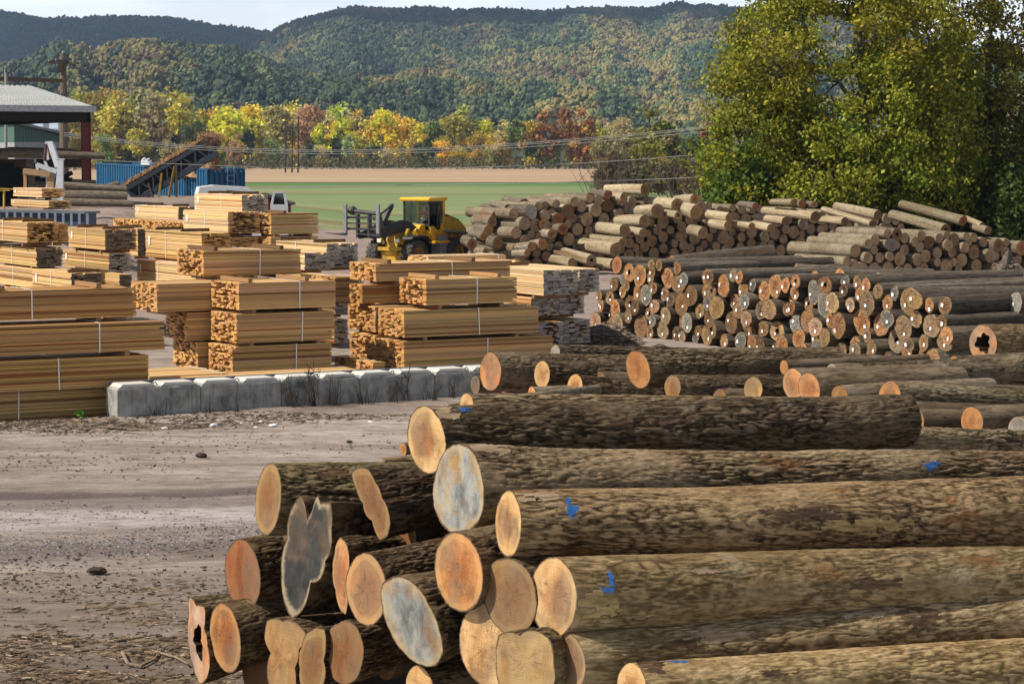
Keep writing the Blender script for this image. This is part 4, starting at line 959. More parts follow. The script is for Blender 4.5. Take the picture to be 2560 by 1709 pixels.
mid('grey rounded end cut by the right edge of the picture', 2546, 1074, 34, 29.2, L=3, end='grey', grey=1, cut=8)
mid('thin log with a splintered tip right of the top log end', 2278, 1034, 14, 30.5, (2520, 1052, 16), end='cream', bcol=(1.0, .95, .9))
mid('mossy log with blue lichen and a burl right of the top log', 2120, 1090, 30, 26.5, (2760, 1110, 28), end='tan', bcol=(1.1, 1.05, .95), big=True, ridge=.02, knots=[(2.2, 2.4, .05, .08)])
mid('big log with rotten hollow end at the right above middle pile', 2458, 858, 46, 46, (2760, 850, 40), end='orange', hole=.5, cut=8, grey=.35, bcol=(1.1, 1.0, .85), big=True, ridge=.01, bark=BARK_OLD)
for k, (u, v, r, d, to) in enumerate([(1960, 918, 18, 34, None), (2385, 905, 16, 40, None), (2500, 905, 15, 40, None), (1500, 960, 32, 35, (2000, 960, 32)), (1770, 900, 24, 36, (2200, 910, 24)), (1260, 985, 30, 36, None), (1560, 1000, 34, 34.5, None), (1800, 1005, 34, 33, None), (2330, 990, 34, 32, (2760, 1000, 34)), (2290, 1052, 32, 30.2, (2760, 1066, 30)), (2240, 1030, 30, 30.8, (2760, 1046, 30))]):
    mid('half buried log of the middle pile, %s of eleven from left' % ordn([6, 10, 11, 2, 4, 1, 3, 5, 9, 8, 7][k]), u, v, r, d, to, end=('orange', 'orange', 'orange', 'brown')[min(k, 3)], bcol=(.65, .6, .56))
# --- repeats: prototypes of unit length and unit radius
UB = [bark_mat('bark_stack_%s' % n, .25, dark, mid_, lite, xs=4.0, moss=.2, fis=(.34, .62)) for n, dark, mid_, lite in (('brown', (.02, .015, .011), (.075, .058, .042), (.19, .16, .125)), ('tan', (.07, .05, .03), (.24, .185, .115), (.42, .35, .24)))]
def proto(seed, hole=0):
    bb, e0, e1 = log_geo(1.0, 1.0, .84, seed, 26, 9, 0, 0, 0, None, .6, 0, .0, hole)
    out = []
    for b_ in (bb, e0, e1):
        for v in b_.v:                       # wander of the outline
            a = np.arctan2(v[:, 2], v[:, 1]); s = 1 + .05 * np.sin(2 * a + seed) + .035 * np.sin(3 * a + seed * 2) + .02 * np.sin(5 * a + seed * 3)
            s = s + .05 * np.sin(v[:, 0] * 5 + seed) * np.cos(a + seed)
            v[:, 1] *= s; v[:, 2] *= s; v[:, 1] += .12 * math.sin(seed) * np.sin(v[:, 0] * 3.1)
    return bb.mesh('bark', UB[0], True), bb.mesh('bark', UB[1], True), e0.mesh('cut_end', [END, ROT]), e1.mesh('cut_end', [END, ROT])
PRO = [proto(900 + k, .28 if k == 6 else 0) for k in range(8)]
tagm = MB(); tagm.box((-.012, -.036, -.036), (-.006, .036, .036)); TAGM = tagm.mesh('tag', WHITE)
def ulog(P0, P1, r, col, grey, bcol, kind=0, tagged=False, k=None, rg=rng):
    """a log of the stacks: P0 is the end that shows"""
    k = int(rg.integers(0, 8)) if k is None else k
    o = bpy.data.objects.new('log', None); COL.objects.link(o); o.empty_display_size = .2
    o.location = [float(x) for x in P0]; frame(o, np.asarray(P1) - P0); L = np.linalg.norm(np.asarray(P1) - P0); ov = rg.uniform(.93, 1.07)
    for nm, me in (('bark', PRO[k][kind]), ('cut_end', PRO[k][2]), ('cut_end', PRO[k][3])):
        c = bpy.data.objects.new(nm, me); COL.objects.link(c); c.parent = o; c.scale = (L, r * ov, r / ov)
        if nm == 'bark': c.rotation_euler = (0, 0, 0); c.color = (*bcol, 1)
        else: c.color = (*col, grey)
    if tagged:
        c = bpy.data.objects.new('tag', TAGM); COL.objects.link(c); c.parent = o
        a = rg.uniform(-2.6, .3); q = rg.uniform(.25, .62) * r; c.location = (-.006, math.cos(a) * q, math.sin(a) * q); c.rotation_euler = (rg.uniform(-.4, .4), 0, 0)
        c.scale = (1, rg.uniform(.75, 1.1), rg.uniform(.9, 1.3))
    return o
def drop(q0, q1, top, rmin, rmax, limit, rg, tol=.12, skew=1.0):
    """circles let fall into a heap whose outline is top(q)"""
    C = []
    fails = 0
    while len(C) < limit and fails < 260:
        r = rmin + (rmax - rmin) * rg.uniform() ** skew
        best = None
        for q in rg.uniform(q0 + r, q1 - r, 40):
            z = r
            for (a, b_, s) in C:
                dq = abs(a - q)
                if dq < r + s: z = max(z, b_ + math.sqrt((r + s) ** 2 - dq * dq))
            if z + r <= top(q) + tol and (best is None or z < best[1]): best = (q, z, r)
        if best is None: fails += 1; continue
        C.append(best); fails = max(0, fails - 40)
    return C
def row_labels(lst, fmt):
    """lst of (object, q, z, description): rows from the ground up, counted from the left"""
    lst = sorted(lst, key=lambda t: t[2]); n = max(1, int(round(max(t[2] for t in lst) / .5)) + 1)
    rows = {}
    for t in lst: rows.setdefault(int(t[2] / .46), []).append(t)
    for rw, ts in rows.items():
        for i, t in enumerate(sorted(ts, key=lambda t: t[1])):
            t[0]['label'] = fmt % (t[3], ordn(i + 1), ordn(rw + 1))
# --- tagged stack
TS = P(1500, 826, 70.9); TS[2] = 0; TW = np.array([.44, -.898, 0])
TT = [(1480, 690), (1500, 655), (1600, 648), (1700, 662), (1800, 672), (1900, 690), (2000, 690), (2060, 690), (2150, 700), (2250, 720), (2330, 745), (2450, 770), (2560, 780), (2700, 790)]
def ttop(q):
    p = TS + TW * q; u, _ = pix(p); d = dep(p); vt = np.interp(u, [t[0] for t in TT], [t[1] for t in TT])
    cut_l = 1.0 if q > 1.6 else .55 + .28 * q
    return (CH - (vt - HZ) * d / F) * cut_l
rg = np.random.default_rng(21)
TC = drop(-.2, 17.0, ttop, .165, .33, 185, rg, .10, 1.3)
tl = []
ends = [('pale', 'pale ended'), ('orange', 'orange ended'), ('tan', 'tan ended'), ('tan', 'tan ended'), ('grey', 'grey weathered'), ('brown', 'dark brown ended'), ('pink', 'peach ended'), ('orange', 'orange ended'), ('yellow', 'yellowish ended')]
for q, z, r in TC:
    off = rg.normal(0, .13) + .06 * z; yw = R(30 + rg.normal(0, 3.5)); ax = np.array([math.cos(yw), math.sin(yw), rg.normal(0, .008)])
    p0 = TS + TW * q + np.array([0, 0, z]) + E1 * off; L = rg.uniform(4.0, 5.6)
    e, nm = ends[int(rg.integers(0, len(ends)))]; c = np.array(ECOL[e]) * rg.uniform(.42, .88); tg = rg.uniform() < .86  # ends darkened in colour to stand in for cloud shade on the stack
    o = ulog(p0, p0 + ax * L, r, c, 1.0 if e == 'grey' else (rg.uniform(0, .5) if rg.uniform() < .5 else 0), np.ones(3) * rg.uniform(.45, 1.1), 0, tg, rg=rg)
    tag(o, '', 'log', 'logs of the tagged stack'); tl.append((o, q, z, ('thick ' if r > .28 else 'thin ' if r < .2 else '') + nm + ' log' + ('' if tg else ', untagged')))
row_labels(tl, '%s, %s from left in %s layer up, tagged stack')
def toplog(label, u, v, r, d, to, e='tan', grey=0.0, b=1.0, kind=0, tg=True, group='logs lying on the tagged stack', k=None, yaw=30):
    p0 = P(u, v, d); ax = np.array([math.cos(R(yaw)), math.sin(R(yaw)), 0]); t = reach(p0, to[0], ax); p1 = p0 + ax * t; p1 = P(to[0], to[1], dep(p1))
    o = ulog(p0, p1, r * d / F, np.array(ECOL[e]), grey, np.ones(3) * b, kind, tg, k, rg)
    return tag(o, label, 'log', group)
toplog('dark reddish log crowning the left of the tagged stack', 1542, 662, 22, 74, (1700, 668, 20), 'red', b=.8, tg=False)
toplog('long dark log rising to the right across the tagged stack', 1680, 664, 26, 73, (1930, 634, 24), 'brown', b=.7, tg=False)
toplog('pale ended log on top at the left of the tagged stack', 1632, 676, 17, 71, (1820, 660, 15), 'cream', b=.8)
toplog('red brown ended log beside the pale one atop tagged stack', 1671, 672, 20, 70.5, (1850, 668, 18), 'red', b=.7)
toplog('peach ended log reaching far back across the stack top', 1750, 674, 20, 69, (2060, 662, 17), 'pink', b=.8)
toplog('grey ended thick log at the shoulder of tagged stack', 1862, 709, 22, 65.5, (2085, 678, 19), 'grey', 1, b=.9)
toplog('orange ended thick log high in the tagged stack middle', 2038, 699, 22, 62.5, (2330, 690, 20), 'orange', b=.9)
toplog('split tan topped log above the orange ended thick one', 2098, 690, 21, 62, (2400, 706, 18), 'pink', b=.9)
toplog('grey split log end high on the right of tagged stack', 2196, 702, 20, 61, (2548, 716, 14), 'grey', 1, b=1.0)
toplog('orange ended log with long grey side, right part of tagged stack', 2221, 730, 21, 59.5, (2480, 716, 17), 'orange', b=1.1)
toplog('tan ended log with long smooth side at the right', 2300, 748, 18, 58, (2500, 742, 18), 'tan', b=1.3)
toplog('pale ended log with patchy bark side at the right', 2302, 784, 19, 57.5, (2530, 774, 18), 'pale', b=1.2)
toplog('orange ended log with a long plain side at the right', 2335, 811, 18, 56.5, (2640, 800, 17), 'orange', b=1.0)
toplog('yellow ended thick log with a long side at the right', 2367, 838, 24, 55.5, (2640, 826, 24), 'orange', b=1.1)
toplog('big grey round end at the right edge of the picture', 2539, 757, 26, 57, (2640, 750, 26), 'grey', 1, b=.8)
toplog('long grey log lying across the back of the tagged stack', 1990, 672, 14, 68, (2540, 704, 14), 'tan', b=1.1, tg=False, yaw=10)
toplog('long dark log across the stack back near its right end', 2120, 688, 13, 66, (2400, 694, 13), 'tan', b=.7, tg=False, yaw=12)
toplog('second long grey log lying low at the right back of tagged stack', 2330, 716, 14, 62, (2640, 740, 13), 'tan', b=1.2, tg=False, yaw=20)
# --- back heaps: logs point the other way, their shown ends face right
BG = 'logs of the back heap'
bl = []
def back(u0, v0, u1, v1, r, e='tan', grey=0.0, b=1.0, kind=1, k=None):
    d = 104 + (690 - v1) / 190 * 5.0
    p1 = P(u1, v1, d); t = reach(p1, u0, E2); t = min(max(t, 1.2), 6.5); p0 = p1 + E2 * t; p0 = P(u0, v0, dep(p0)) if abs(pix(p0)[0] - u0) < 40 else p0
    o = ulog(p1, p0, r * d / F, np.array(ECOL[e]), grey, np.ones(3) * b, kind, False, k, rg); tag(o, '', 'log', BG); bl.append((o, u1, v1, e, r)); return o
for q in [(2253, 511, 2408, 552, 13, 'red', 0, .55, 1), (2230, 537, 2365, 574, 16, 'brown', 0, .6, 1), (2192, 576, 2347, 605, 14, 'tan', 0, .6, 1), (2204, 605, 2331, 631, 12, 'brown', 0, .4, 1), (2193, 631, 2300, 628, 12, 'orange', 0, .4, 1), (2120, 626, 2201, 662, 12, 'tan', 0, 1.25, 1), (2094, 652, 2172, 672, 11, 'tan', 0, .6, 1), (2090, 516, 2195, 537, 13, 'brown', 0, .85, 1), (2059, 524, 2182, 560, 11, 'brown', 0, 1.1, 1), (1912, 527, 2039, 540, 14, 'brown', 0, 1.1, 1), (1897, 545, 1965, 552, 12, 'brown', 0, 1.1, 1), (2052, 548, 2112, 553, 11, 'brown', 0, 1.1, 1), (1881, 561, 1928, 570, 12, 'tan', 0, 1.1, 1), (1829, 559, 1880, 566, 10, 'tan', 0, 1.2, 1),
          (1578, 503, 1693, 511, 17, 'tan', 0, 1.0, 1), (1527, 534, 1645, 528, 19, 'tan', 0, 1.0, 1), (1540, 552, 1613, 552, 17, 'tan', 0, .95, 1), (1447, 565, 1562, 577, 17, 'tan', .2, .95, 1), (1455, 594, 1558, 606, 13, 'tan', 0, .85, 1), (1421, 606, 1540, 624, 18, 'tan', 0, .95, 1), (1389, 626, 1479, 650, 15, 'tan', .3, .9, 1), (1376, 646, 1430, 656, 12, 'tan', 0, .9, 1), (1570, 575, 1608, 582, 12, 'tan', 0, .9, 1), (1657, 532, 1696, 538, 11, 'yellow', 0, 1, 1), (1700, 518, 1741, 530, 19, 'tan', 0, 1, 1), (1750, 534, 1823, 544, 12, 'tan', 0, 1.15, 1), (1775, 558, 1820, 565, 12, 'tan', 0, 1.2, 1), (1725, 575, 1758, 582, 15, 'tan', 0, .8, 1), (1480, 655, 1535, 660, 13, 'tan', 0, .9, 1),
          (1294, 543, 1396, 547, 17, 'red', 0, 1.15, 0), (1316, 521, 1428, 515, 14, 'orange', 0, 1.2, 0), (1373, 495, 1476, 497, 15, 'red', 0, 1.1, 0), (1268, 580, 1380, 585, 13, 'tan', 0, 1.9, 0), (1254, 572, 1408, 572, 15, 'red', 0, 1.0, 0), (1250, 562, 1360, 560, 15, 'orange', 0, 1.0, 0), (1262, 500, 1310, 509, 13, 'brown', 0, 1.2, 0), (1231, 507, 1270, 519, 10, 'tan', 0, 1.6, 0), (1221, 524, 1257, 530, 9, 'tan', 0, 1.5, 0), (1208, 530, 1237, 537, 9, 'tan', 0, 1.4, 0), (1186, 549, 1231, 553, 14, 'tan', 0, 1.5, 0), (1190, 569, 1222, 575, 13, 'orange', 0, 1.2, 0), (1177, 582, 1210, 590, 11, 'orange', 0, 1.2, 0), (1245, 622, 1330, 616, 13, 'orange', 0, 1.7, 0), (1236, 628, 1357, 610, 14, 'orange', 0, 1.6, 0), (1240, 636, 1318, 632, 9, 'orange', 0, 1.9, 0), (1200, 600, 1245, 606, 15, 'brown', 0, 1.0, 0), (1160, 600, 1180, 610, 14, 'brown', 0, .9, 0), (1180, 625, 1215, 630, 11, 'tan', 0, 1.7, 0), (1517, 473, 1612, 474, 14, 'brown', 0, 1.2, 1), (1480, 482, 1520, 487, 12, 'red', 0, 1.1, 0), (1500, 490, 1560, 493, 12, 'tan', 0, 1.0, 1), (1690, 500, 1737, 498, 14, 'orange', 0, .8, 1), (1850, 510, 1890, 515, 10, 'red', 0, 1.2, 0), (1930, 505, 1985, 506, 10, 'tan', 0, .8, 1), (1980, 508, 2006, 509, 11, 'red', 0, 1.2, 0), (2005, 510, 2036, 511, 9, 'orange', 0, 1.2, 0), (2415, 545, 2455, 563, 8, 'brown', 0, 1.0, 1), (2430, 565, 2470, 576, 11, 'brown', 0, .7, 1)]:
    back(*q)
nb = len(bl)
BS = P(1180, 690, 105.5); BS[2] = 0
BT = [(1150, 640), (1178, 600), (1190, 575), (1215, 552), (1235, 545), (1262, 520), (1300, 510), (1345, 505), (1400, 496), (1480, 484), (1560, 480), (1640, 490), (1700, 492), (1760, 500), (1800, 505), (1900, 512), (2000, 516), (2100, 522), (2200, 525), (2300, 528), (2380, 538), (2430, 552), (2500, 575), (2560, 592), (2700, 610)]
def btop(q):
    p = BS + E1 * q; u, _ = pix(p); d = dep(p)
    return CH - (np.interp(u, [t[0] for t in BT], [t[1] for t in BT]) + 4 - HZ) * d / F
S2 = P(2105, 692, 102.5); S2[2] = 0
def btop2(q):
    p = S2 + E1 * q; u, _ = pix(p); d = dep(p)
    return (CH - (np.interp(u, [2100, 2160, 2230, 2350, 2430, 2500, 2600, 2800], [655, 600, 566, 574, 575, 588, 604, 640]) + 4 - HZ) * d / F)
BC = [(q, z, r, 0) for q, z, r in drop(2.1, 24.5, btop, .19, .33, 300, np.random.default_rng(5), .05, 1.2)] + [(q, z, r, 1) for q, z, r in drop(0, 13.5, btop2, .19, .34, 130, np.random.default_rng(6), .05, 1.2)]
left = 300 - len(HLOGS) - len(TC) - 18 - nb
import sys; print('LOGS hero', len(HLOGS), 'tagged', len(TC), 'back manual', nb, 'back fill', len(BC), 'room', left)
BC = sorted(BC, key=lambda c: -c[1])
rest = MB(); restE = MB()
vis_first = sorted(BC, key=lambda c: -(c[2] + .05 * c[1] + .1 * c[3]))
for i, (q, z, r, hp) in enumerate(vis_first):
    off = rg.uniform(-.15, .3) + .12 * z; p1 = (S2 if hp else BS) + E1 * q + np.array([0, 0, z]) + E2 * off; L = rg.uniform(3.2, 4.6)
    u_ = pix(p1)[0]
    zone_tan = 1400 < u_ < 2100
    e = rg.choice(['tan', 'yellow', 'brown', 'tan', 'umber']) if zone_tan else rg.choice(['orange', 'tan', 'orange', 'brown', 'red'])
    ax = E2 + np.array([rg.normal(0, .05), 0, 0])
    if i < left:
        o = ulog(p1, p1 + ax * L, r, np.array(ECOL[e]) * rg.uniform(.7, 1.1), 1.0 if rg.uniform() < .12 else 0, np.ones(3) * rg.uniform(.7, 1.2), 1 if zone_tan else 0, False, None, rg)
        tag(o, '', 'log', BG); uu, vv = pix(p1); bl.append((o, uu, vv, e, r * F / dep(p1)))
    else:
        k = np.arange(14) * 2 * math.pi / 14; y = np.array([math.cos(R(120)), math.sin(R(120)), 0]); xx = np.array([-y[1], y[0], 0])
        ringA = p1 + r * (np.cos(k)[:, None] * xx + np.sin(k)[:, None] * np.array([0, 0, 1.])); ringB = ringA + y * L
        n_ = 14; j = np.arange(14); j2 = (j + 1) % 14
        rest.add(np.vstack([ringA, ringB]), np.stack([j, n_ + j, n_ + j2, j2], 1), 0, (1, 1, 1))
        c = p1; rest.add(np.vstack([ringA, ringA * .5 + c * .5, c]), np.concatenate([np.stack([j, j2, 14 + j2, 14 + j], 1)]), 1, (1, 1, 1), np.concatenate([np.full(14, 1.), np.full(14, .5), [0]]))
        rest.add(np.vstack([ringA * .5 + c * .5, c]), np.stack([j, j2, np.full(14, 14)], 1), 1, (1, 1, 1), np.append(np.full(14, .5), 0))
if rest.v:
    o = rest.build('stacked_logs', [bark_mat('bark_rest', 1.0, dark=(.03, .022, .015), mid=(.12, .095, .065), light=(.27, .225, .16), tint=False), END], smooth=False); o.color = (.42, .28, .15, .15); tag(o, kind='stuff')
rw = {}
for t in bl: rw.setdefault(int((700 - t[2]) / 24), []).append(t)
WORD = {'tan': 'tan', 'yellow': 'yellowish', 'brown': 'brown', 'umber': 'dull brown', 'orange': 'orange', 'red': 'red brown', 'pale': 'pale', 'grey': 'grey'}
for k, ts in rw.items():
    for i, t in enumerate(sorted(ts, key=lambda t: t[1])):
        t[0]['label'] = '%s%s ended log, %s from left in %s layer up, back heap' % ('thick ' if t[4] > 15.5 else 'thin ' if t[4] < 10.5 else '', WORD[t[3]], ordn(i + 1), ordn(max(k, 0) + 1))
# ------------------------------------------------------------------ wheel loader
YEL = plain('loader_yellow', (.72, .37, .014), .45, .5, var=.12, dirt=(.22, .14, .05)); RUB = plain('tyre_rubber', (.06, .056, .052), .85, .2, var=.4, dirt=(.11, .095, .08))
GREYP = plain('grey_paint', (.17, .18, .20), .5, .4)
def glass(name, tint=(.5, .6, .65), amt=.35):
    m = MT(name); gl = m.n('ShaderNodeBsdfGlossy', {'Color': (.9, .95, 1), 'Roughness': .05}); tr = m.n('ShaderNodeBsdfTransparent', {'Color': tint})
    mx_ = m.n('ShaderNodeMixShader', {0: amt, 1: tr.outputs[0], 2: gl.outputs[0]}); m.t.links.new(mx_.outputs[0], m.out.inputs[0]); return m.m
GLASS = glass('cab_glass', (.88, .94, .96), .07); GLASSD = glass('dark_glass', (.30, .36, .38), .08)
base = G(992.6, 676); hx = math.atan2(-.84, -.545)
LD = thing('wheel_loader', 'yellow wheel loader with raised black forks, driving past the log heaps', 'wheel loader', base, hx)
def wheel_parts(parent, loc, r, w, rimcol):
    wl = bpy.data.objects.new('wheel', None); COL.objects.link(wl); wl.parent = parent; wl.location = loc
    T = MB(); prof = [(-.5, .62), (-.5, .86), (-.42, .95), (-.25, .985), (.25, .985), (.42, .95), (.5, .86), (.5, .62)]; K = 40; th = np.arange(K) * 2 * math.pi / K
    V = np.concatenate([np.stack([np.cos(th) * b_ * r, np.full(K, a * w), np.sin(th) * b_ * r], 1) for a, b_ in prof]); k = np.arange(K); k2 = (k + 1) % K
    T.add(V, np.concatenate([np.stack([i * K + k, i * K + k2, (i + 1) * K + k2, (i + 1) * K + k], 1) for i in range(len(prof) - 1)]))
    for i in range(20):
        for sgn in (-1, 1):
            a0 = (i + (.5 if sgn > 0 else 0)) * 2 * math.pi / 20; a1 = a0 + .22
            p = [(math.cos(a0) * r * 1.0, sgn * w * .03, math.sin(a0) * r * 1.0), (math.cos(a1) * r * .97, sgn * w * .47, math.sin(a1) * r * .97)]
            n_ = (math.cos(a0), 0, math.sin(a0)); T.bar(p[0], p[1], r * .12, r * .085, up=n_)
            T.bar(p[1], (math.cos(a1 + .03) * r * .82, sgn * w * .5, math.sin(a1 + .03) * r * .82), r * .1, r * .05, up=(0, 1, 0))
    T.build('tyre', RUB, wl)
    S = MB()
    for a, b_, c in ((-.36, .60, .46), (.36, .60, .46)):
        prof = [(a * w * 1.25, .62), (a * w, .58), (a * w * .5, .5), (a * w * .5, .25), (a * w * 1.05, .22), (a * w * 1.1, .0)]
        V = np.concatenate([np.stack([np.cos(th) * q * r, np.full(K, y), np.sin(th) * q * r], 1) for y, q in prof])
        S.add(V, np.concatenate([np.stack([i * K + k, i * K + k2, (i + 1) * K + k2, (i + 1) * K + k], 1) for i in range(len(prof) - 1)]))
    S.build('rim', rimcol, wl)
RIM = plain('rim_rust_yellow', (.26, .15, .03), .7, .3, var=.5)
for x, y in ((0, .98), (0, -.98), (-3.2, .98), (-3.2, -.98)): wheel_parts(LD, (x, y, .7), .71, .56, RIM)
b = MB(); b.prism([(-.75, .55), (.30, .5), (.50, .8), (.40, 1.4), (.0, 2.0), (-.45, 2.15), (-.8, 1.6)], -.33, .33); b.prism([(-.3, .45), (.4, .45), (.4, .85), (-.3, .85)], -.6, .6)
b.box((.55, -.62, 1.25), (.63, -.38, 1.5)); b.box((.55, .38, 1.25), (.63, .62, 1.5)); b.bar((.5, -.66, 1.0), (.5, .66, 1.0), .16); b.bar((.3, -.5, 1.2), (.3, -.85, 1.9), .12); b.bar((.3, .5, 1.2), (.3, .85, 1.9), .12)
b.build('front_frame', plain('muddy_yellow', (.46, .28, .03), .65, .3, var=.3, dirt=(.13, .09, .05), scale=3), LD)
for s in (-1, 1):
    b = MB(); b.box((.66, s * .5 - .11, 1.3), (.70, s * .5 + .11, 1.46)); b.build('headlight', plain('lamp_glass', (.7, .7, .65), .2, .6), LD)
    b = MB(); pts = [(-.85, 1.30), (-.62, 1.50), (0, 1.58), (.6, 1.50), (.68, 1.46), (.6, 1.55), (0, 1.63), (-.64, 1.56), (-.9, 1.34)]; b.prism(pts, s * .68 if s > 0 else -1.30, 1.30 if s > 0 else -.68); b.build('fender', DARKSTEEL, LD)
    b = MB(); b.prism([(-1.0, 1.95), (-.6, 1.75), (.4, 1.72), (1.5, 1.55), (2.35, 1.50), (2.4, 1.75), (1.6, 1.95), (.9, 2.18), (.2, 2.30), (-.4, 2.22)], s * .36 - .05, s * .36 + .05); b.build('lift_arm', DARKSTEEL, LD)
b = MB(); b.bar((.1, 0, 1.9), (1.35, 0, 2.12), .2, .24); b.prism([(1.05, 2.02), (1.25, 2.12), (.52, 3.02), (.36, 3.04), (.32, 2.9)], -.07, .07); b.tube([(.45, .1, 3.0), (1.9, .1, 2.35)], .05, 8); b.bar((1.3, -.34, 1.9), (1.3, .34, 1.9), .22); b.build('tilt_linkage', DARKSTEEL, LD)
b = MB()
for z in (1.95, 2.2, 2.45): b.bar((2.55, -.95, z), (2.55, .95, z), .09, .11 if z != 2.2 else .06)
for y in (-.32, .32): b.box((2.42, y - .05, 1.55), (2.62, y + .05, 2.6))
b.tube([(2.45, -.62, 2.74), (2.35, .75, 2.62)], .10, 10); b.tube([(2.50, -.70, 2.66), (2.36, -.70, 2.86)], .2, 14); b.bar((2.4, .75, 2.6), (2.2, .8, 1.9), .1, .2)
b.build('fork_carriage', DARKSTEEL, LD)
for y in (-.9, .9):
    b = MB(); b.box((2.62, y - .075, 1.66), (2.73, y + .075, 3.05)); b.prism([(2.62, 1.66), (2.75, 1.64), (4.28, 1.80), (4.28, 1.82), (2.75, 1.73), (2.62, 1.78)], y - .07, y + .07); b.build('fork', STEEL, LD)
b = MB(); b.box((-2.72, -.74, 1.42), (-1.55, .74, 1.78)); b.prism([(-1.5, 1.3), (-1.15, 1.35), (-.95, 1.8), (-1.2, 2.05), (-1.55, 2.08)], -.5, .5); b.box((-2.75, .70, 1.20), (-1.55, 1.05, 1.32)); b.prism([(-2.2, 1.3), (-1.7, 1.3), (-1.5, 1.95), (-1.75, 2.0), (-2.3, 1.65)], .74, .80)
for x, y in ((-2.68, .68), (-2.68, -.68)): b.box((x - .09, y - .07, 1.78), (x + .09, y + .07, 3.14))
b.build('cab_body', YEL, LD)
b = MB()
for x, y in ((-1.55, .70), (-1.55, -.70), (-2.15, .73), (-2.15, -.73)): b.box((x - .035, y - .035, 1.78), (x + .035, y + .035, 3.14))
b.box((-1.60, -.7, 1.98), (-1.53, .7, 2.08)); b.build('cab_posts', DARKSTEEL, LD)
b = MB(); b.prism([(-2.85, 3.13), (-1.38, 3.13), (-1.34, 3.2), (-1.45, 3.29), (-2.75, 3.30), (-2.87, 3.24)], -.82, .82); b.build('cab_roof', plain('roof_yellow', (.72, .39, .02), .4, .5, var=.06), LD)
b = MB(); b.box((-1.555, -.67, 2.08), (-1.545, .67, 3.13)); b.build('windshield', GLASS, LD)
b = MB(); b.box((-2.13, .735, 1.5), (-1.59, .745, 3.12)); b.box((-2.58, .735, 2.1), (-2.18, .745, 3.12)); b.build('door_glass', GLASSD, LD); b = MB(); b.box((-2.70, -.66, 1.8), (-2.66, .66, 2.35)); b.box((-2.7, -.66, 2.95), (-2.66, .66, 3.13)); b.build('cab_rear', DARKSTEEL, LD); b = MB(); b.box((-2.69, -.6, 2.35), (-2.675, .6, 2.95)); b.build('rear_glass', GLASSD, LD); b = MB(); b.box((-2.6, -.745, 2.1), (-1.6, -.735, 3.12)); b.build('door_glass', GLASSD, LD)
b = MB(); b.prism([(-4.75, 1.25), (-2.72, 1.25), (-2.72, 2.42), (-3.4, 2.38), (-4.3, 2.12), (-4.7, 1.8)], -.62, .62); b.build('engine_hood', YEL, LD)
b = MB(); b.prism([(-3.3, 2.36), (-2.74, 2.42), (-2.74, 2.52), (-3.2, 2.5), (-4.2, 2.24), (-4.25, 2.16)], -.55, .55); b.tube([(-3.3, .2, 2.4), (-3.3, .2, 3.0)], .05, 8); b.build('hood_top', DARKSTEEL, LD)
b = MB(); b.box((-2.62, .55, .62), (-1.95, 1.02, 1.55)); b.prism([(-4.85, .75), (-4.2, .7), (-4.2, 1.5), (-4.85, 1.5)], -.9, .9); b.prism([(-4.1, 1.55), (-2.6, 1.72), (-2.6, 1.80), (-4.1, 1.66)], .62, 1.28); b.prism([(-4.1, 1.55), (-2.6, 1.72), (-2.6, 1.80), (-4.1, 1.66)], -1.28, -.62); b.build('counterweight', GREYP, LD)
b = MB(); b.box((-4.2, -.4, .6), (-.5, .4, 1.25)); b.build('chassis', DARKSTEEL, LD)
b = MB()
for k in range(4): b.tube([(-.95, .5 + .05 * k, 1.1), (-1.1, .62, 1.3 - .06 * k), (-1.35, .6, 1.0), (-1.2, .55 + .03 * k, .8)], .02, 5)
b.build('hydraulic_hose', plain('red_hose', (.5, .06, .03), .6, .3), LD)
b = MB(); b.box((-1.62, .88, 2.55), (-1.56, 1.08, 2.95)); b.bar((-1.58, .7, 2.95), (-1.58, .98, 2.95), .03); b.build('mirror', BLACK, LD)
b = MB(); b.box((-2.45, -.25, 1.8), (-1.95, .25, 2.15)); b.prism([(-2.5, 2.1), (-2.35, 2.1), (-2.45, 2.85), (-2.58, 2.85)], -.23, .23); b.build('seat', BLACK, LD)
b = MB(); b.bar((-1.72, 0, 1.8), (-1.82, 0, 2.35), .06); b.tube([(-1.84 + .17 * math.cos(t) * .4, .17 * math.sin(t), 2.38 + .17 * math.cos(t) * .8) for t in np.linspace(0, 6.28, 17)], .015, 6); b.build('steering_wheel', BLACK, LD)
# driver
def skin(name, verts, edges, rad, mat, parent, root=0, sub=1):
    me = bpy.data.meshes.new(name); me.from_pydata(verts, edges, []); o = bpy.data.objects.new(name, me); COL.objects.link(o); o.parent = parent
    md = o.modifiers.new('s', 'SKIN')
    for i, q in enumerate(rad): me.skin_vertices[0].data[i].radius = (q, q) if np.isscalar(q) else q
    me.skin_vertices[0].data[root].use_root = True
    md.use_smooth_shade = True; o.modifiers.new('ss', 'SUBSURF').render_levels = sub; me.materials.append(mat); return o
SKINM = plain('skin', (.50, .30, .21), .6, .3, var=.05)
M0 = Matrix.Translation(Vector([float(q) for q in base])) @ Matrix.Rotation(hx, 4, 'Z') @ Matrix.Translation((-2.2, 0, 2.15))
dr = thing('person', 'driver in a red jacket seated behind the windshield of the loader cab', 'person', M0.translation, hx)
bv = [(0, 0, .08), (0, 0, .30), (0, 0, .48), (.02, 0, .60), (.04, 0, .70), (.05, 0, .80), (.02, .20, .50), (.14, .24, .30), (.34, .14, .26), (.42, .10, .28), (.02, -.20, .50), (.14, -.24, .30), (.34, -.14, .26), (.42, -.10, .28), (.38, .11, .05), (.45, .12, -.32), (.55, .12, -.34), (.38, -.11, .05), (.45, -.12, -.32), (.55, -.12, -.34)]
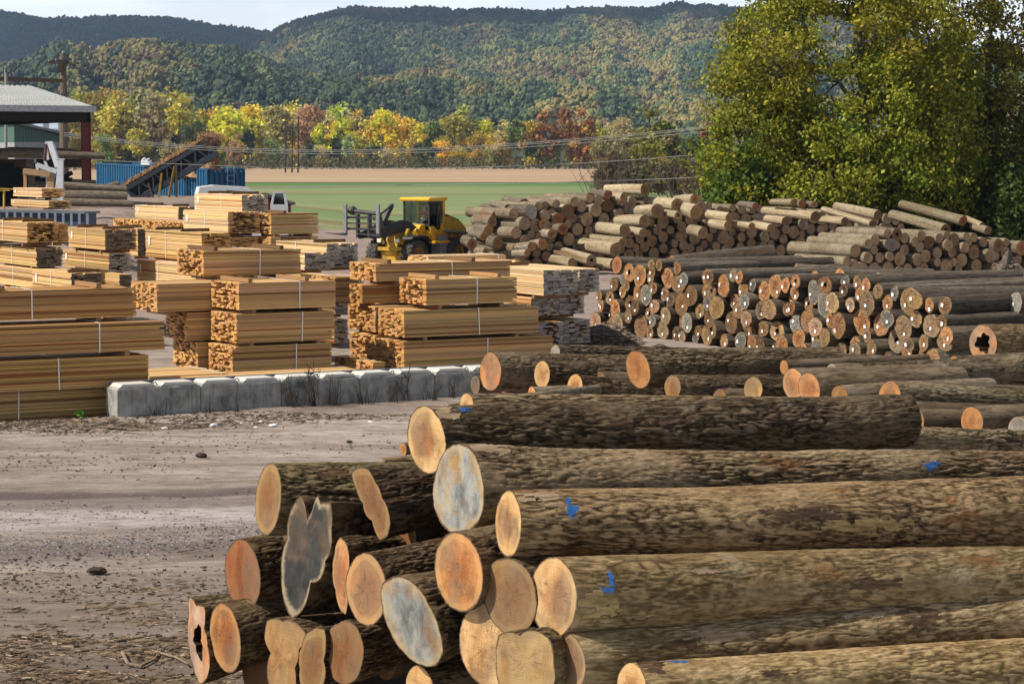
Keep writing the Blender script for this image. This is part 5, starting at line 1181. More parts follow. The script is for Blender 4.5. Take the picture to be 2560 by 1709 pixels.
be = [(0, 1), (1, 2), (2, 3), (3, 4), (4, 5), (2, 6), (6, 7), (7, 8), (8, 9), (2, 10), (10, 11), (11, 12), (12, 13), (0, 14), (14, 15), (15, 16), (0, 17), (17, 18), (18, 19)]
skin('body', bv, be, [(.15, .12), (.15, .11), (.15, .11), .055, .09, .075, .06, .048, .035, .03, .06, .048, .035, .03, .075, .055, .04, .075, .055, .04], SKINM, dr)
jv = [(0, 0, .06), (0, 0, .30), (0, 0, .50), (.02, .21, .50), (.14, .25, .30), (.32, .15, .26), (.02, -.21, .50), (.14, -.25, .30), (.32, -.15, .26)]
skin('jacket', jv, [(0, 1), (1, 2), (2, 3), (3, 4), (4, 5), (2, 6), (6, 7), (7, 8)], [(.18, .14), (.18, .135), (.16, .12), .075, .062, .05, .075, .062, .05], plain('red_cloth', (.42, .03, .03), .8, .2), dr)
tv = [(0, 0, .05), (.38, .11, .06), (.45, .12, -.30), (.38, -.11, .06), (.45, -.12, -.30)]
skin('trousers', tv, [(0, 1), (1, 2), (0, 3), (3, 4)], [(.17, .13), .09, .065, .09, .065], plain('dark_cloth', (.03, .035, .05), .85, .2), dr)
b = MB(); V = IV * np.array([.10, .088, .09]) + np.array([.04, 0, .80]); b.add(V, IF); b.box((.10, -.07, .80), (.2, .07, .815)); b.build('cap', plain('cap_cloth', (.05, .05, .05), .8, .2), dr)
# ------------------------------------------------------------------ saw shed on the left
ROOFW = MT('ribbed_roof_sheet', .45, .4); co = ROOFW.coords((1, 1, 1), rnd=False)
c = ROOFW.ramp(ROOFW.noise(ROOFW.coords((.5, 3, 1)), 1.2, 5, .7), [(.3, (.26, .27, .27)), (.7, (.42, .43, .43))]); ROOFW.color(c)
REDST = plain('oxide_red_steel', (.14, .03, .025), .6, .3, var=.3); DARKW = plain('shed_shade_dark', (.02, .018, .017), .85, .2, var=.4); TIMB = plain('old_timber', (.12, .085, .06), .9, .2, var=.4)  # near-black cladding colour stands in for shade under the shed roof
C0 = P(214, 275, 122); zc = C0[2]; gx = np.array([C0[0], C0[1], 0.])
SH = thing('saw_shed', 'open sided sawmill shed with white ribbed roof and red corner column', 'shed', gx, R(30))
g0 = 1.8
b = MB(); Lx, Wy, rise = 16.0, 9.3, 1.28
for k in range(int(Lx / .3)):                       # ribbed sheets, eave to ridge
    x0 = .35 - k * .3
    b.prism([(-.35, zc + .1), (Wy, zc + rise + .1), (Wy, zc + rise + .17), (-.35, zc + .17)], x0 - .24, x0, axis=0)
    b.prism([(-.35, zc + .17), (Wy, zc + rise + .17), (Wy, zc + rise + .22), (-.35, zc + .22)], x0 - .29, x0 - .24, axis=0)
    b.prism([(Wy, zc + rise + .1), (2 * Wy, zc + .1), (2 * Wy, zc + .17), (Wy, zc + rise + .17)], x0 - .3, x0, axis=0)
rf = b.build('roof', ROOFW.m, SH)
b = MB(); b.box((-Lx, -.42, zc - .12), (.42, -.35, zc + .2)); b.prism([(-.4, zc - .12), (Wy, zc + rise - .12), (Wy, zc + rise + .12), (-.4, zc + .12)], .36, .42, axis=0); b.build('fascia', plain('grey_fascia', (.35, .35, .36), .5, .4), rf)
b = MB(); b.box((-Lx, -.2, zc - .62), (.2, .1, zc - .12)); b.box((0, -.2, zc - .6), (.2, 2 * Wy, zc - .12))
for k in range(5): b.box((-Lx, 2.5 * k + 1, zc - .5), (.1, 2.5 * k + 1.2, zc - .1))
b.build('header_beam', DARKW, SH)
for x, y in ((0, 0), (-7.5, 0), (0, 18.4), (-14, 0), (-7.5, 18.4)):
    b = MB(); b.box((x - .22, y - .12, g0), (x - .19, y + .12, zc - .6)); b.box((x + .19, y - .12, g0), (x + .22, y + .12, zc - .6)); b.box((x - .19, y - .02, g0), (x + .19, y + .02, zc - .6)); b.build('column', REDST, SH)
b = MB(); b.box((-16, 18.5, g0), (-6.6, 18.7, zc)); b.box((-16, .5, g0), (-15.8, 18.5, zc)); b.box((-7.9, 5.5, g0), (-7.7, 9.0, zc - .2)); b.build('wall', DARKW, SH)
# green clad outbuilding seen through the shed
GRN = MT('green_cladding', .6, .3); wv = GRN.n('ShaderNodeTexWave', {'Vector': GRN.coords((1, 1, 1), rnd=False), 'Scale': 1.6}, bands_direction='X').outputs['Fac']
GRN.color(GRN.mix(GRN.math('GREATER_THAN', wv, .93), (.07, .13, .115), (.03, .06, .055))); PALEW = plain('pale_cladding', (.30, .31, .32), .7, .3)
p0 = P(36, 371, 150); p1 = P(174, 371, 153); dirx = (p1 - p0) / np.linalg.norm(p1 - p0); Lg = np.linalg.norm(p1 - p0)
GB = thing('green_outbuilding', 'green clad outbuilding with a sloping grey roof seen through the shed', 'building', (p0[0], p0[1], 0), math.atan2(dirx[1], dirx[0]))
zt0, zt1, zb, zm = P(36, 309, 150)[2], P(174, 343, 153)[2], P(36, 371, 150)[2], P(36, 355, 150)[2]
b = MB(); b.prism([(0, zm), (Lg, zm), (Lg, zt1), (0, zt0)], 0, 4.0, axis=1); b.build('wall', GRN.m, GB)
b = MB(); b.box((.02, .02, 1.8), (Lg - .02, 4, zm)); b.build('lower_wall', PALEW, GB)
b = MB(); b.prism([(-.2, zt0 + .02), (Lg + .25, zt1 + .02), (Lg + .25, zt1 + .16), (-.2, zt0 + .18)], -.3, 4.3, axis=1); b.build('roof', plain('grey_roof', (.20, .21, .22), .6, .3), GB)
p0 = P(34, 336, 166); p1 = P(168, 336, 169)
WB2 = thing('white_trailer', 'white cabin with a row of windows behind the green outbuilding', 'trailer', (p0[0], p0[1], 0), math.atan2(p1[1] - p0[1], p1[0] - p0[0])); Lw = np.linalg.norm(p1 - p0); zt = P(34, 300, 166)[2]; zb2 = P(34, 336, 166)[2]
b = MB(); b.box((0, 0, 1.9), (Lw, 2.5, zt)); b.build('body', plain('trailer_white', (.6, .62, .65), .5, .3), WB2)
for k in range(3):
    b = MB(); x = .3 + k * 1.25; b.box((x, -.03, zb2 + .35), (x + .85, -.005, zt - .12)); f = b.build('window', plain('window_frame', (.75, .77, .8), .4, .4) if k == 0 else bpy.data.materials['window_frame'], WB2)
    b = MB(); b.box((x + .06, -.04, zb2 + .42), (x + .79, -.032, zt - .18)); b.build('pane', glass('pane', (.4, .45, .5), .5) if k == 0 else bpy.data.materials['pane'], f)
# log deck in front of the shed
pA, pB = P(75, 408, 121), P(213, 408, 123)
DK = thing('log_deck', 'dark timber log deck on posts in front of the saw shed', 'log deck', (pA[0], pA[1], 1.5))
b = MB(); o_ = np.array([pA[0], pA[1], 1.5])
for p in (pA, pB):
    b.bar(p - o_, p - o_ + E2 * 7, .42, .42)
b.build('beam', TIMB, DK)
for p in (pA, pB, pA + E2 * 6, pB + E2 * 6, pA - E1 * 3):
    b = MB(); b.box((p[0] - o_[0] - .15, p[1] - o_[1] + .2, 0), (p[0] - o_[0] + .15, p[1] - o_[1] + .5, p[2] - 1.5 - .2)); b.build('post', TIMB, DK)
b = MB(); a0 = pA - o_ + E2 * 2; a1 = pB - o_ + E2 * 2
for z0, z1 in ((-.5, -1.9), (-1.9, -.5)): b.bar(a0 + (0, 0, z0), a1 + (0, 0, z1), .14, .2)
b.bar(a0 - E1 * 3 + (0, 0, -1.0), a1 + (0, 0, -1.0), .12, .5); b.bar(a0 - E1 * 3 + (0, 0, -2.2), a1 + (0, 0, -2.2), .12, .6); b.bar(a0 - E1 * 4 + (0, 0, -.4), a0 + E1 * 1.2 + (0, 0, -.4), .12, .8); b.build('brace', DARKW, DK)
b = MB(); q = pA - o_ + E2 * 4; b.bar(q - E1 * 6 + (0, 0, -1.4), q + E1 * 1.6 + (0, 0, -1.4), .15, 2.8); b.build('back_boarding', DARKW, DK)
for i, (u0, v0, u1, v1, r, d) in enumerate([(8, 384, 262, 390, 10.5, 120), (-30, 378, 236, 384, 9.5, 123), (-60, 390, 20, 390, 11, 119.5), (20, 376, 180, 378, 9, 125.5)]):
    toplog(['long brown log on top of the log deck, nearest one', 'second log on the log deck, just behind the nearest', 'log end at the picture edge on the log deck', 'rear log on the log deck under the shed roof'][i], u0, v0, r, d, (u1, v1, r), 'orange', b=1.0, tg=False, group='logs on the log deck', yaw=12)
for i, (u0, v0, u1, v1, r, d) in enumerate([(160, 505, 332, 510, 11, 117), (150, 487, 318, 490, 12.5, 119), (150, 465, 316, 474, 12, 120), (180, 456, 240, 458, 8, 122), (262, 470, 300, 459, 9, 120.5), (70, 462, 180, 468, 10, 123)]):
    toplog(['lowest of the long brown logs left of the conveyor', 'smooth long log, second up, left of the conveyor', 'rough crooked log, third up, left of the conveyor', 'short back log atop the logs left of the conveyor', 'log with a raised right end beside the conveyor foot', 'long log behind the two small tan packs'][i], u0, v0, r, d, (u1, v1, r), 'brown', b=1.15, tg=False, group='logs left of the conveyor', yaw=8)
# grey hydraulic arm
AR = thing('hydraulic_arm', 'pale grey hydraulic log arm on a square post by the deck', 'hydraulic arm', P(151, 470, 110)); o_ = np.array(AR.location)
ARM = plain('pale_grey_paint', (.46, .48, .52), .5, .4, var=.12)
def Q(u, v, d=110): return P(u, v, d) - o_
b = MB(); b.bar(Q(151, 530), Q(151, 397), .27); b.bar(Q(141, 398), Q(161, 398), .3, .06); b.build('post', ARM, AR)
b = MB(); b.bar(Q(126, 356), Q(146, 417), .2, .26); b.bar(Q(114, 357), Q(130, 357), .16, .14); b.bar(Q(115, 357), Q(120, 400), .1, .1); b.build('upper_arm', ARM, AR)
b = MB(); b.tube([Q(116, 360), Q(112, 402)], .09, 8); b.build('cylinder', plain('dark_red_cylinder', (.06, .02, .02), .5, .4), AR)
b = MB(); b.bar(Q(92, 412), Q(142, 429), .15, .2); b.bar(Q(92, 410), Q(94, 424), .12); b.bar(Q(112, 402), Q(118, 416), .1); b.bar(Q(146, 400), Q(140, 470), .05); b.build('lower_arm', ARM, AR)
TB = thing('infeed_table', 'small tan steel roller table left of the grey arm', 'table', P(95, 432, 111)); o_ = np.array(TB.location); TANP = plain('tan_dusty_paint', (.34, .22, .13), .8, .2)
b = MB(); b.bar(Q(60, 428, 111), Q(127, 436, 111), .5, .26); b.build('table_top', TANP, TB)
for u, v in ((63, 433), (127, 440), (119, 440)): b = MB(); b.bar(Q(u, v, 111), Q(u, 490, 111), .14 if u != 127 else .3); b.build('leg', TANP if u != 119 else ARM, TB)
BD = thing('steel_bed', 'long blue grey steel rail bed under the two small tan packs', 'steel bed', P(100, 545, 100)); o_ = np.array(BD.location); BLS = plain('blue_steel', (.03, .045, .09), .5, .4, var=.3)
b = MB(); b.bar(Q(-60, 525, 100.5), Q(232, 531, 99), 1.4, .09); b.build('top_flange', plain('worn_grey_flange', (.10, .115, .13), .5, .4), BD)
b = MB(); b.bar(Q(-60, 545, 100.6), Q(226, 548, 99.1), 1.1, .55); b.build('web', BLS, BD)
b = MB()
for k in range(12): p = Q(4 + k * 20, 545 + k * .3, 99.8 - k * .1); b.bar(p + (0, -.5, -.28), p + (0, -.5, .25), .07, .1)
b.build('stiffener', plain('light_blue_steel', (.18, .22, .29), .5, .4), BD)
b = MB()
for u in (0, 110, 220): b.bar(Q(u, 560, 99.8), Q(u, 680, 99.8), .25)
b.build('leg', BLS, BD)
pack('upper small tan pack on the blue grey steel bed', 105, 493, 471, 100, 72, 58, 'e2', 'pale', straps=(.5,), stag=1, hollow=.2, bol=.05, th=.05)
pack('lower small tan pack with ragged ends on the steel bed', 122, 521, 502, 99.5, 95, 58, 'e2', 'pale', straps=(.5,), stag=1, hollow=.8, bol=.05, th=.05)
b = MB(); b.tube([P(10, 475, 108), P(10, 545, 108)], .05, 8); b.bar(P(-10, 477, 108), P(24, 476, 108), .2, .04); b.bar(P(-30, 470, 108.2), P(34, 473, 108.2), .05)
tag(b.build('yellow_stand', plain('dull_yellow', (.40, .27, .05), .6, .3)), 'thin yellow roller stand at the left picture edge', 'stand')
# ------------------------------------------------------------------ blue container, conveyor, chips
BLUEC = plain('container_blue', (.010, .105, .23), .5, .4, var=.25, scale=2, dirt=(.04, .09, .16))
pL, pR = P(242, 407, 164), P(517, 421, 151); pB_ = P(242, 507, 160); ax = (pR - pL); Lc = np.linalg.norm(ax); Hc = 2.62
CT = thing('blue_container', 'blue corrugated open top container catching wood chips', 'container', pL - np.array([0, 0, Hc])); ax_ = frame(CT, ax)
def corr(b, L, H, y, amp=.09, pitch=.36, mat=0, ax='x'):
    n = int(L / pitch); pts = []
    for k in range(n):
        x = k * L / n; q = L / n; pts += [(x, 0), (x + q * .35, 0), (x + q * .5, amp), (x + q * .85, amp)]
    pts.append((L, 0)); pts = np.array(pts); z0, z1 = .12, H - .1
    A = np.column_stack([pts[:, 0], y + pts[:, 1], np.full(len(pts), z0)]); B_ = A.copy(); B_[:, 2] = z1
    if ax == 'y': A = A[:, [1, 0, 2]]; B_ = B_[:, [1, 0, 2]]
    i = np.arange(len(pts) - 1); b.add(np.vstack([A, B_]), np.stack([i, i + 1, len(pts) + i + 1, len(pts) + i], 1), mat)
for y in (0, 2.58): b = MB(); corr(b, Lc, Hc, y); b.build('side_wall', BLUEC, CT)
for x in (0, Lc - .05): b = MB(); corr(b, 2.6, Hc, x, ax='y'); b.build('end_wall', BLUEC, CT)
b = MB()
for x in (-.06, Lc + .04): b.box((x, 0, Hc - .12), (x + .06, 2.6, Hc)); b.box((x, 0, 0), (x + .06, 2.6, .15))
for y in (-.03, 2.60): b.box((-.04, y, Hc - .12), (Lc + .04, y + .08, Hc)); b.box((-.04, y, 0), (Lc + .04, y + .08, .15))
for x in (-.05, Lc - .08, Lc * .5):
    for y in (-.035, 2.6): b.box((x, y, .15), (x + .13, y + .085, Hc - .12))
b.build('frame_rails', plain('rail_blue', (.015, .08, .18), .5, .4, var=.3), CT); b = MB(); b.box((0, .06, .1), (Lc, 2.56, .16)); b.build('floor', DARKSTEEL, CT)
b = MB()
for y in (1.35, 1.83): b.bar((Lc + .16, y, .9), (Lc + .16, y, Hc + .05), .05)
for k in range(5): b.bar((Lc + .16, 1.35, 1.1 + k * .36), (Lc + .16, 1.83, 1.1 + k * .36), .04)
b.build('ladder', plain('pale_blue_steel', (.22, .34, .46), .5, .4), CT)
for k, (u0, u1, v0, lab) in enumerate([(352, 372, 410, 'small white tarp corner on the container rim, left'), (444, 490, 415, 'white tarp folded over the container rim beside the chips')]):
    b = MB(); a0, a1 = P(u0, v0, 157.5 - k * 1.5), P(u1, v0 + 1, 157 - k * 1.5); n = 8
    for i in range(n):
        t0, t1 = i / n, (i + 1) / n; h = .12 + .1 * math.sin(i * 1.7 + k)
        b.prism([(0, -.05), (1.2, .0), (1.1, .2 + h), (.1, .12 + h)], 0, np.linalg.norm(a1 - a0) / n * 1.02, axis=0, M=np.array(Matrix.Translation(Vector([float(q) for q in a0 + (a1 - a0) * t0]))))
    tag(b.build('tarp', plain('white_tarp', (.62, .64, .66), .6, .3, var=.1) if k == 0 else bpy.data.materials['white_tarp']), lab, 'tarp')
CHIP = MT('wood_chips', .95, .1); cn = CHIP.noise(CHIP.coords((1, 1, 1)), 9, 5, .75); CHIP.color(CHIP.ramp(cn, [(.3, (.20, .11, .06)), (.55, (.38, .23, .12)), (.75, (.52, .34, .19))])); CHIP.bump(cn, .8, .05)
b = MB(); hc = P(512, 424, 153.0); n, k_ = 10, 22; V = []; r_ = np.random.default_rng(8)
for i in range(n + 1):
    f = i / n
    for k in range(k_):
        a = k * 6.283 / k_; rr_2 = 1.7 * f * (1 + .12 * math.sin(3 * a + 1) + .06 * r_.normal()); V.append((math.cos(a) * rr_2, math.sin(a) * rr_2 * .62, 1.0 * (1 - f) ** 1.15 + .05 * r_.normal() - .25 * f))
V = np.array(V) + hc + np.array([0, .3, -.25]); i = np.arange(k_); i2 = (i + 1) % k_
b.add(V, np.concatenate([np.stack([q * k_ + i, (q + 1) * k_ + i, (q + 1) * k_ + i2, q * k_ + i2], 1) for q in range(n)])); tag(b.build('chip_heap', CHIP.m), 'brown heap of wood chips rising above the container rim', 'chip heap')
CV = thing('chip_conveyor', 'inclined dark truss conveyor carrying wood chips up to the container', 'conveyor', P(318, 500, 148)); o_ = np.array(CV.location)
A0, A1 = Q(312, 474, 148), Q(522, 352, 148); up = np.array([0, 0, 1.]); d_ = (A1 - A0); Lk = np.linalg.norm(d_); d_ /= Lk; nrm = np.cross(d_, (0, 1., 0)); nrm = -nrm if nrm[2] < 0 else nrm
TRS = plain('slate_truss', (.03, .038, .05), .5, .4)
b = MB()
for y in (0, .9):
    oy = np.array([0, y, 0])
    b.bar(A0 + oy, A1 + oy, .12, .26); b.bar(A0 + oy - nrm * .95, A1 + oy - nrm * .95, .12, .3)
    n = 12
    for k in range(n): b.bar(A0 + d_ * (Lk * k / n) + oy - (nrm * .95 if k % 2 else 0), A0 + d_ * (Lk * (k + 1) / n) + oy - (0 if k % 2 else nrm * .95), .07, .09)
b.build('truss', TRS, CV); b = MB(); b.bar(A0 + np.array([0, .5, 0]) - nrm * .5, A1 + np.array([0, .5, 0]) - nrm * .5, .05, .95, up=(0, 0, 1)); b.build('side_panel', plain('dark_panel', (.022, .026, .034), .6, .3), CV)  # dark side panel added to make the truss look denser
b = MB(); b.bar(A0 + np.array([0, .45, 0]) - nrm * .75, A1 + np.array([0, .45, 0]) - nrm * .75, .8, .06); b.build('return_belt', plain('shiny_belt', (.10, .11, .14), .4, .5), CV)
b = MB(); b.bar(A0 + np.array([0, .45, 0]) + nrm * .16, A1 + np.array([0, .45, 0]) + nrm * .16, .95, .06); b.build('belt', BLACK, CV)
b = MB(); h0_ = Q(530, 358, 148) + np.array([0, .45, 0]); b.tube([h0_ + (0, -.5, 0), h0_ + (0, .5, 0)], .42, 16); b.bar(Q(506, 350, 148) + np.array([0, .45, 0]), Q(536, 366, 148) + np.array([0, .45, 0]), 1.05, .5); b.build('head_chute', plain('rusty_chute', (.07, .045, .035), .8, .2, var=.5), CV)
RYEL = plain('rusty_yellow', (.22, .15, .03), .7, .2, var=.4); RSTY = plain('rusty_brown', (.06, .04, .035), .8, .2)
for (u0, v0, u1, v1, mt_) in ((404, 433, 396, 505, RYEL), (371, 458, 384, 500, RSTY), (437, 415, 420, 505, RYEL), (441, 412, 441, 505, RSTY)):
    b = MB(); b.bar(Q(u0, v0, 148), Q(u1, v1, 148), .13); b.build('leg', mt_, CV)
def chips(name, pts, size, rg_, lab=None):
    b = MB(); n = len(pts); a = rg_.normal(size=(n, 3, 3)) * size; tri = pts[:, None, :] + a; c = np.array([.42, .26, .14]) * rg_.uniform(.5, 1.4, (n, 1))
    b.add(tri.reshape(-1, 3), np.arange(3 * n).reshape(n, 3), 0, np.repeat(c, 3, 0)); return tag(b.build(name, CHIPV), kind='stuff')
CV_ = MT('chip_bits', .9, .1); CV_.color(CV_.attr('col').outputs['Color']); CHIPV = CV_.m
r_ = np.random.default_rng(9); n = 24000; t = r_.uniform(0, 1, n); hgt = np.abs(r_.normal(0, .10, n)) * (1 + .8 * (t > .9))
off = r_.uniform(-.42, .42, n); P_ = A0 + o_ + d_ * (Lk * t)[:, None] + nrm * (.2 + hgt * (1 - (off / .5) ** 2))[:, None] + np.array([0, .45, 0]) + off[:, None] * np.array([0, 1., 0]); hd = P(526, 345, 148) + np.array([0, .45, 0])
P_ = np.concatenate([P_, hd + r_.normal(size=(5000, 3)) * np.array([.34, .28, .17])]); chips('chips_on_belt', P_, .03, r_)
n = 3200; t = r_.uniform(0, 1, n); top_, bot = P(532, 368, 148), P(538, 421, 148); sp = .06 + .09 * t
P_ = top_ + (bot - top_) * t[:, None] + np.array([0, .45, 0]) + r_.normal(size=(n, 3)) * np.stack([sp, sp, sp * .4], 1); chips('falling_chips', P_, .035, r_)
# ------------------------------------------------------------------ white truck and small red shed behind the packs
WT = thing('white_truck', 'white truck cab with its door mirror showing behind the highest pack', 'truck', P(610, 560, 126) * np.array([1, 1, 0]) , R(12)); bz = 0.55; TW_ = plain('truck_white', (.62, .64, .66), .4, .4, var=.08)
zr = P(610, 463, 126)[2]
b = MB(); b.prism([(-2.4, 1.0), (.95, 1.0), (.95, zr - .95), (.75, zr - .42), (.2, zr - .1), (-1.5, zr), (-2.3, zr - .1), (-2.4, zr - .5)], 0, 2.2, axis=1); b.build('cab', TW_, WT)
b = MB(); b.prism([(-.9, zr - .75), (.55, zr - .75), (.35, zr - .35), (-.9, zr - .25)], -.02, -.01, axis=1); b.prism([(.76, zr - .8), (.79, zr - .8), (.60, zr - .38), (.57, zr - .38)], .2, 2.0, axis=1); b.build('window', GLASSD, WT)
b = MB(); b.box((1.35, -.6, zr - 1.95), (2.25, -.5, zr - 1.0)); b.prism([(1.35, zr - 1.0), (1.47, zr - 1.0), (1.58, zr - .42), (1.5, zr - .36)], -.6, -.5, axis=1); b.prism([(2.1, zr - 1.0), (2.25, zr - 1.0), (2.12, zr - .38), (2.0, zr - .36)], -.6, -.5, axis=1); b.bar((1.5, -.55, zr - .38), (2.14, -.55, zr - .38), .1, .08); d0_ = b.build('door', TW_, WT)
b = MB(); b.box((1.46, -.57, zr - 1.0), (2.08, -.54, zr - .42)); b.build('window', GLASSD, d0_)
b = MB(); b.box((.9, -.3, .9), (2.3, 1.9, zr - 1.75)); b.build('hood', TW_, WT)
b = MB(); b.box((-2.4, .1, .45), (2.2, 2.1, .95)); b.build('chassis', DARKSTEEL, WT)
for x in (-1.6, 1.6):
    for y in (.1, 2.1): wheel_parts(WT, (x, y, .5), .5, .3, STEEL)
RS = thing('red_shed', 'tiny dark red shed with a sloping roof behind the truck door', 'shed', P(690, 560, 140) * np.array([1, 1, 0])); zA = P(672, 486, 140)[2]; zB = P(728, 508, 140)[2]
b = MB(); b.prism([(-.6, 0), (.7, 0), (.7, zB - .1), (-.6, zA - .1)], 0, 2, axis=1); b.build('wall', plain('barn_red', (.11, .02, .018), .8, .2), RS); b = MB(); b.prism([(-.8, zA - .05), (.95, zB - .12), (.95, zB), (-.8, zA + .08)], -.2, 2.2, axis=1); b.build('roof', plain('dark_roof', (.05, .035, .035), .7, .3), RS)
# ------------------------------------------------------------------ poles and lines
POLE = plain('pole_wood', (.13, .105, .085), .9, .1, var=.3); POLED = plain('dark_pole_wood', (.05, .035, .03), .9, .1)
UP_ = thing('utility_pole', 'grey utility pole with crossarm and wires above the shed roof', 'utility pole', P(159, 400, 150) * np.array([1, 1, 0])); o_ = np.array(UP_.location)
b = MB(); b.tube([Q(160, 470, 150), Q(159, 250, 150), Q(157.5, 134, 150)], [.28, .24, .17], 10); b.build('pole', POLE, UP_)
b = MB(); b.bar(Q(120, 156, 150), Q(160, 150, 150), .12); b.bar(Q(158, 150, 150), Q(192, 166, 150), .12); b.bar(Q(124, 158, 150.5), Q(196, 160, 149.5), .08); b.bar(Q(152, 150, 149.7), Q(152, 180, 149.7), .2, .3); b.build('crossarm', POLED, UP_)
b = MB()
for u, v in ((122, 154), (140, 152), (176, 158), (192, 164), (157, 132)): b.tube([Q(u, v + 3, 150), Q(u, v - 5, 150)], [.07, .04], 8)
b.build('insulator', plain('insulator_grey', (.25, .26, .28), .4, .4), UP_)
U2 = thing('utility_pole', 'thin steel pole with forked arms at the left picture edge', 'utility pole', P(15, 400, 148) * np.array([1, 1, 0])); o_ = np.array(U2.location)
b = MB(); b.tube([Q(15, 470, 148), Q(15, 165, 148)], .1, 8); b.build('pole', STEEL, U2); b = MB(); b.bar(Q(15, 190, 148), Q(35, 166, 148), .06); b.bar(Q(15, 188, 148), Q(2, 182, 148), .06); b.bar(Q(14, 176, 148), Q(17, 176, 148), .3, .3); b.build('arm', DARKSTEEL, U2)
b = MB(); b.bar(P(-20, 197, 149.3), P(156, 202.5, 149.3), .12, .22); b.bar(P(-20, 192, 149.4), P(156, 199, 149.4), .05, .05)
for u in (56, 112, 131): b.tube([P(u, 200, 149.3), P(u, 211, 149.3)], [.07, .05], 8)
tag(b.build('bus_beam', POLED), 'dark horizontal beam with hanging insulators left of the utility pole', 'beam')
HF = thing('three_pole_frame', 'brown three pole power frame standing in the stubble field', 'power pole', P(729, 432, 800) * np.array([1, 1, 0])); o_ = np.array(HF.location)
for u, v0, v1 in ((713.5, 289, 433), (730, 312, 432), (745, 290, 434)):
    b = MB(); b.tube([Q(u, v1, 800), Q(u + .8, v0, 800)], [.30, .22], 8); b.build('pole', POLED, HF)
b = MB(); b.bar(Q(713, 314, 800), Q(746, 315, 800), .25); b.bar(Q(714, 324, 800), Q(745, 324, 800), .2); b.build('crossarm', POLE, HF)
LINEM = plain('wire', (.22, .225, .22), .6, .3)
def wire(lab, pts, d0, d1, rad=.016):
    us_ = np.linspace(pts[0][0], pts[-1][0], 60); pu, pv = [p[0] for p in pts], [p[1] for p in pts]
    co_ = np.polyfit(pu, pv, 3); b = MB()
    b.tube([P(u, np.polyval(co_, u), d0 + (d1 - d0) * (u - us_[0]) / (us_[-1] - us_[0])) for u in us_], rad, 5); tag(b.build('power_line', LINEM), lab, 'power line', 'power lines across the field')
W0 = [(160, 331), (444, 362), (536, 368), (700, 373), (900, 375), (1007, 372), (1262, 361), (1809, 312)]
wire('upper power line of the close pair sagging across the treeline', W0, 142, 124); wire('middle power line of the close group, slightly below the upper', [(u, v + 4) for u, v in W0], 142.5, 124.4); wire('lower power line of the close group', [(u, v + 8 + .002 * u) for u, v in W0], 143, 125)
wire('single low power line rising right over the stubble field', [(215, 398), (640, 417), (1134, 420), (1400, 410), (1780, 383)], 142, 126); wire('lowest faint wire over the green field', [(640, 470), (1134, 461), (1400, 456), (1780, 441)], 138, 127, .02)
PP = thing('utility_pole', 'wooden utility pole hidden in the big tree, line bracket showing', 'utility pole', P(1822, 500, 124.5) * np.array([1, 1, 0])); o_ = np.array(PP.location)
b = MB(); b.tube([Q(1822, 600, 124.5), Q(1822, 290, 124.5)], [.2, .15], 8); b.build('pole', POLE, PP); b = MB(); b.box(Q(1806, 324, 124.2) , Q(1818, 312, 124.8)); b.bar(Q(1805, 316, 124.5), Q(1822, 318, 124.5), .12); b.build('bracket', DARKSTEEL, PP)
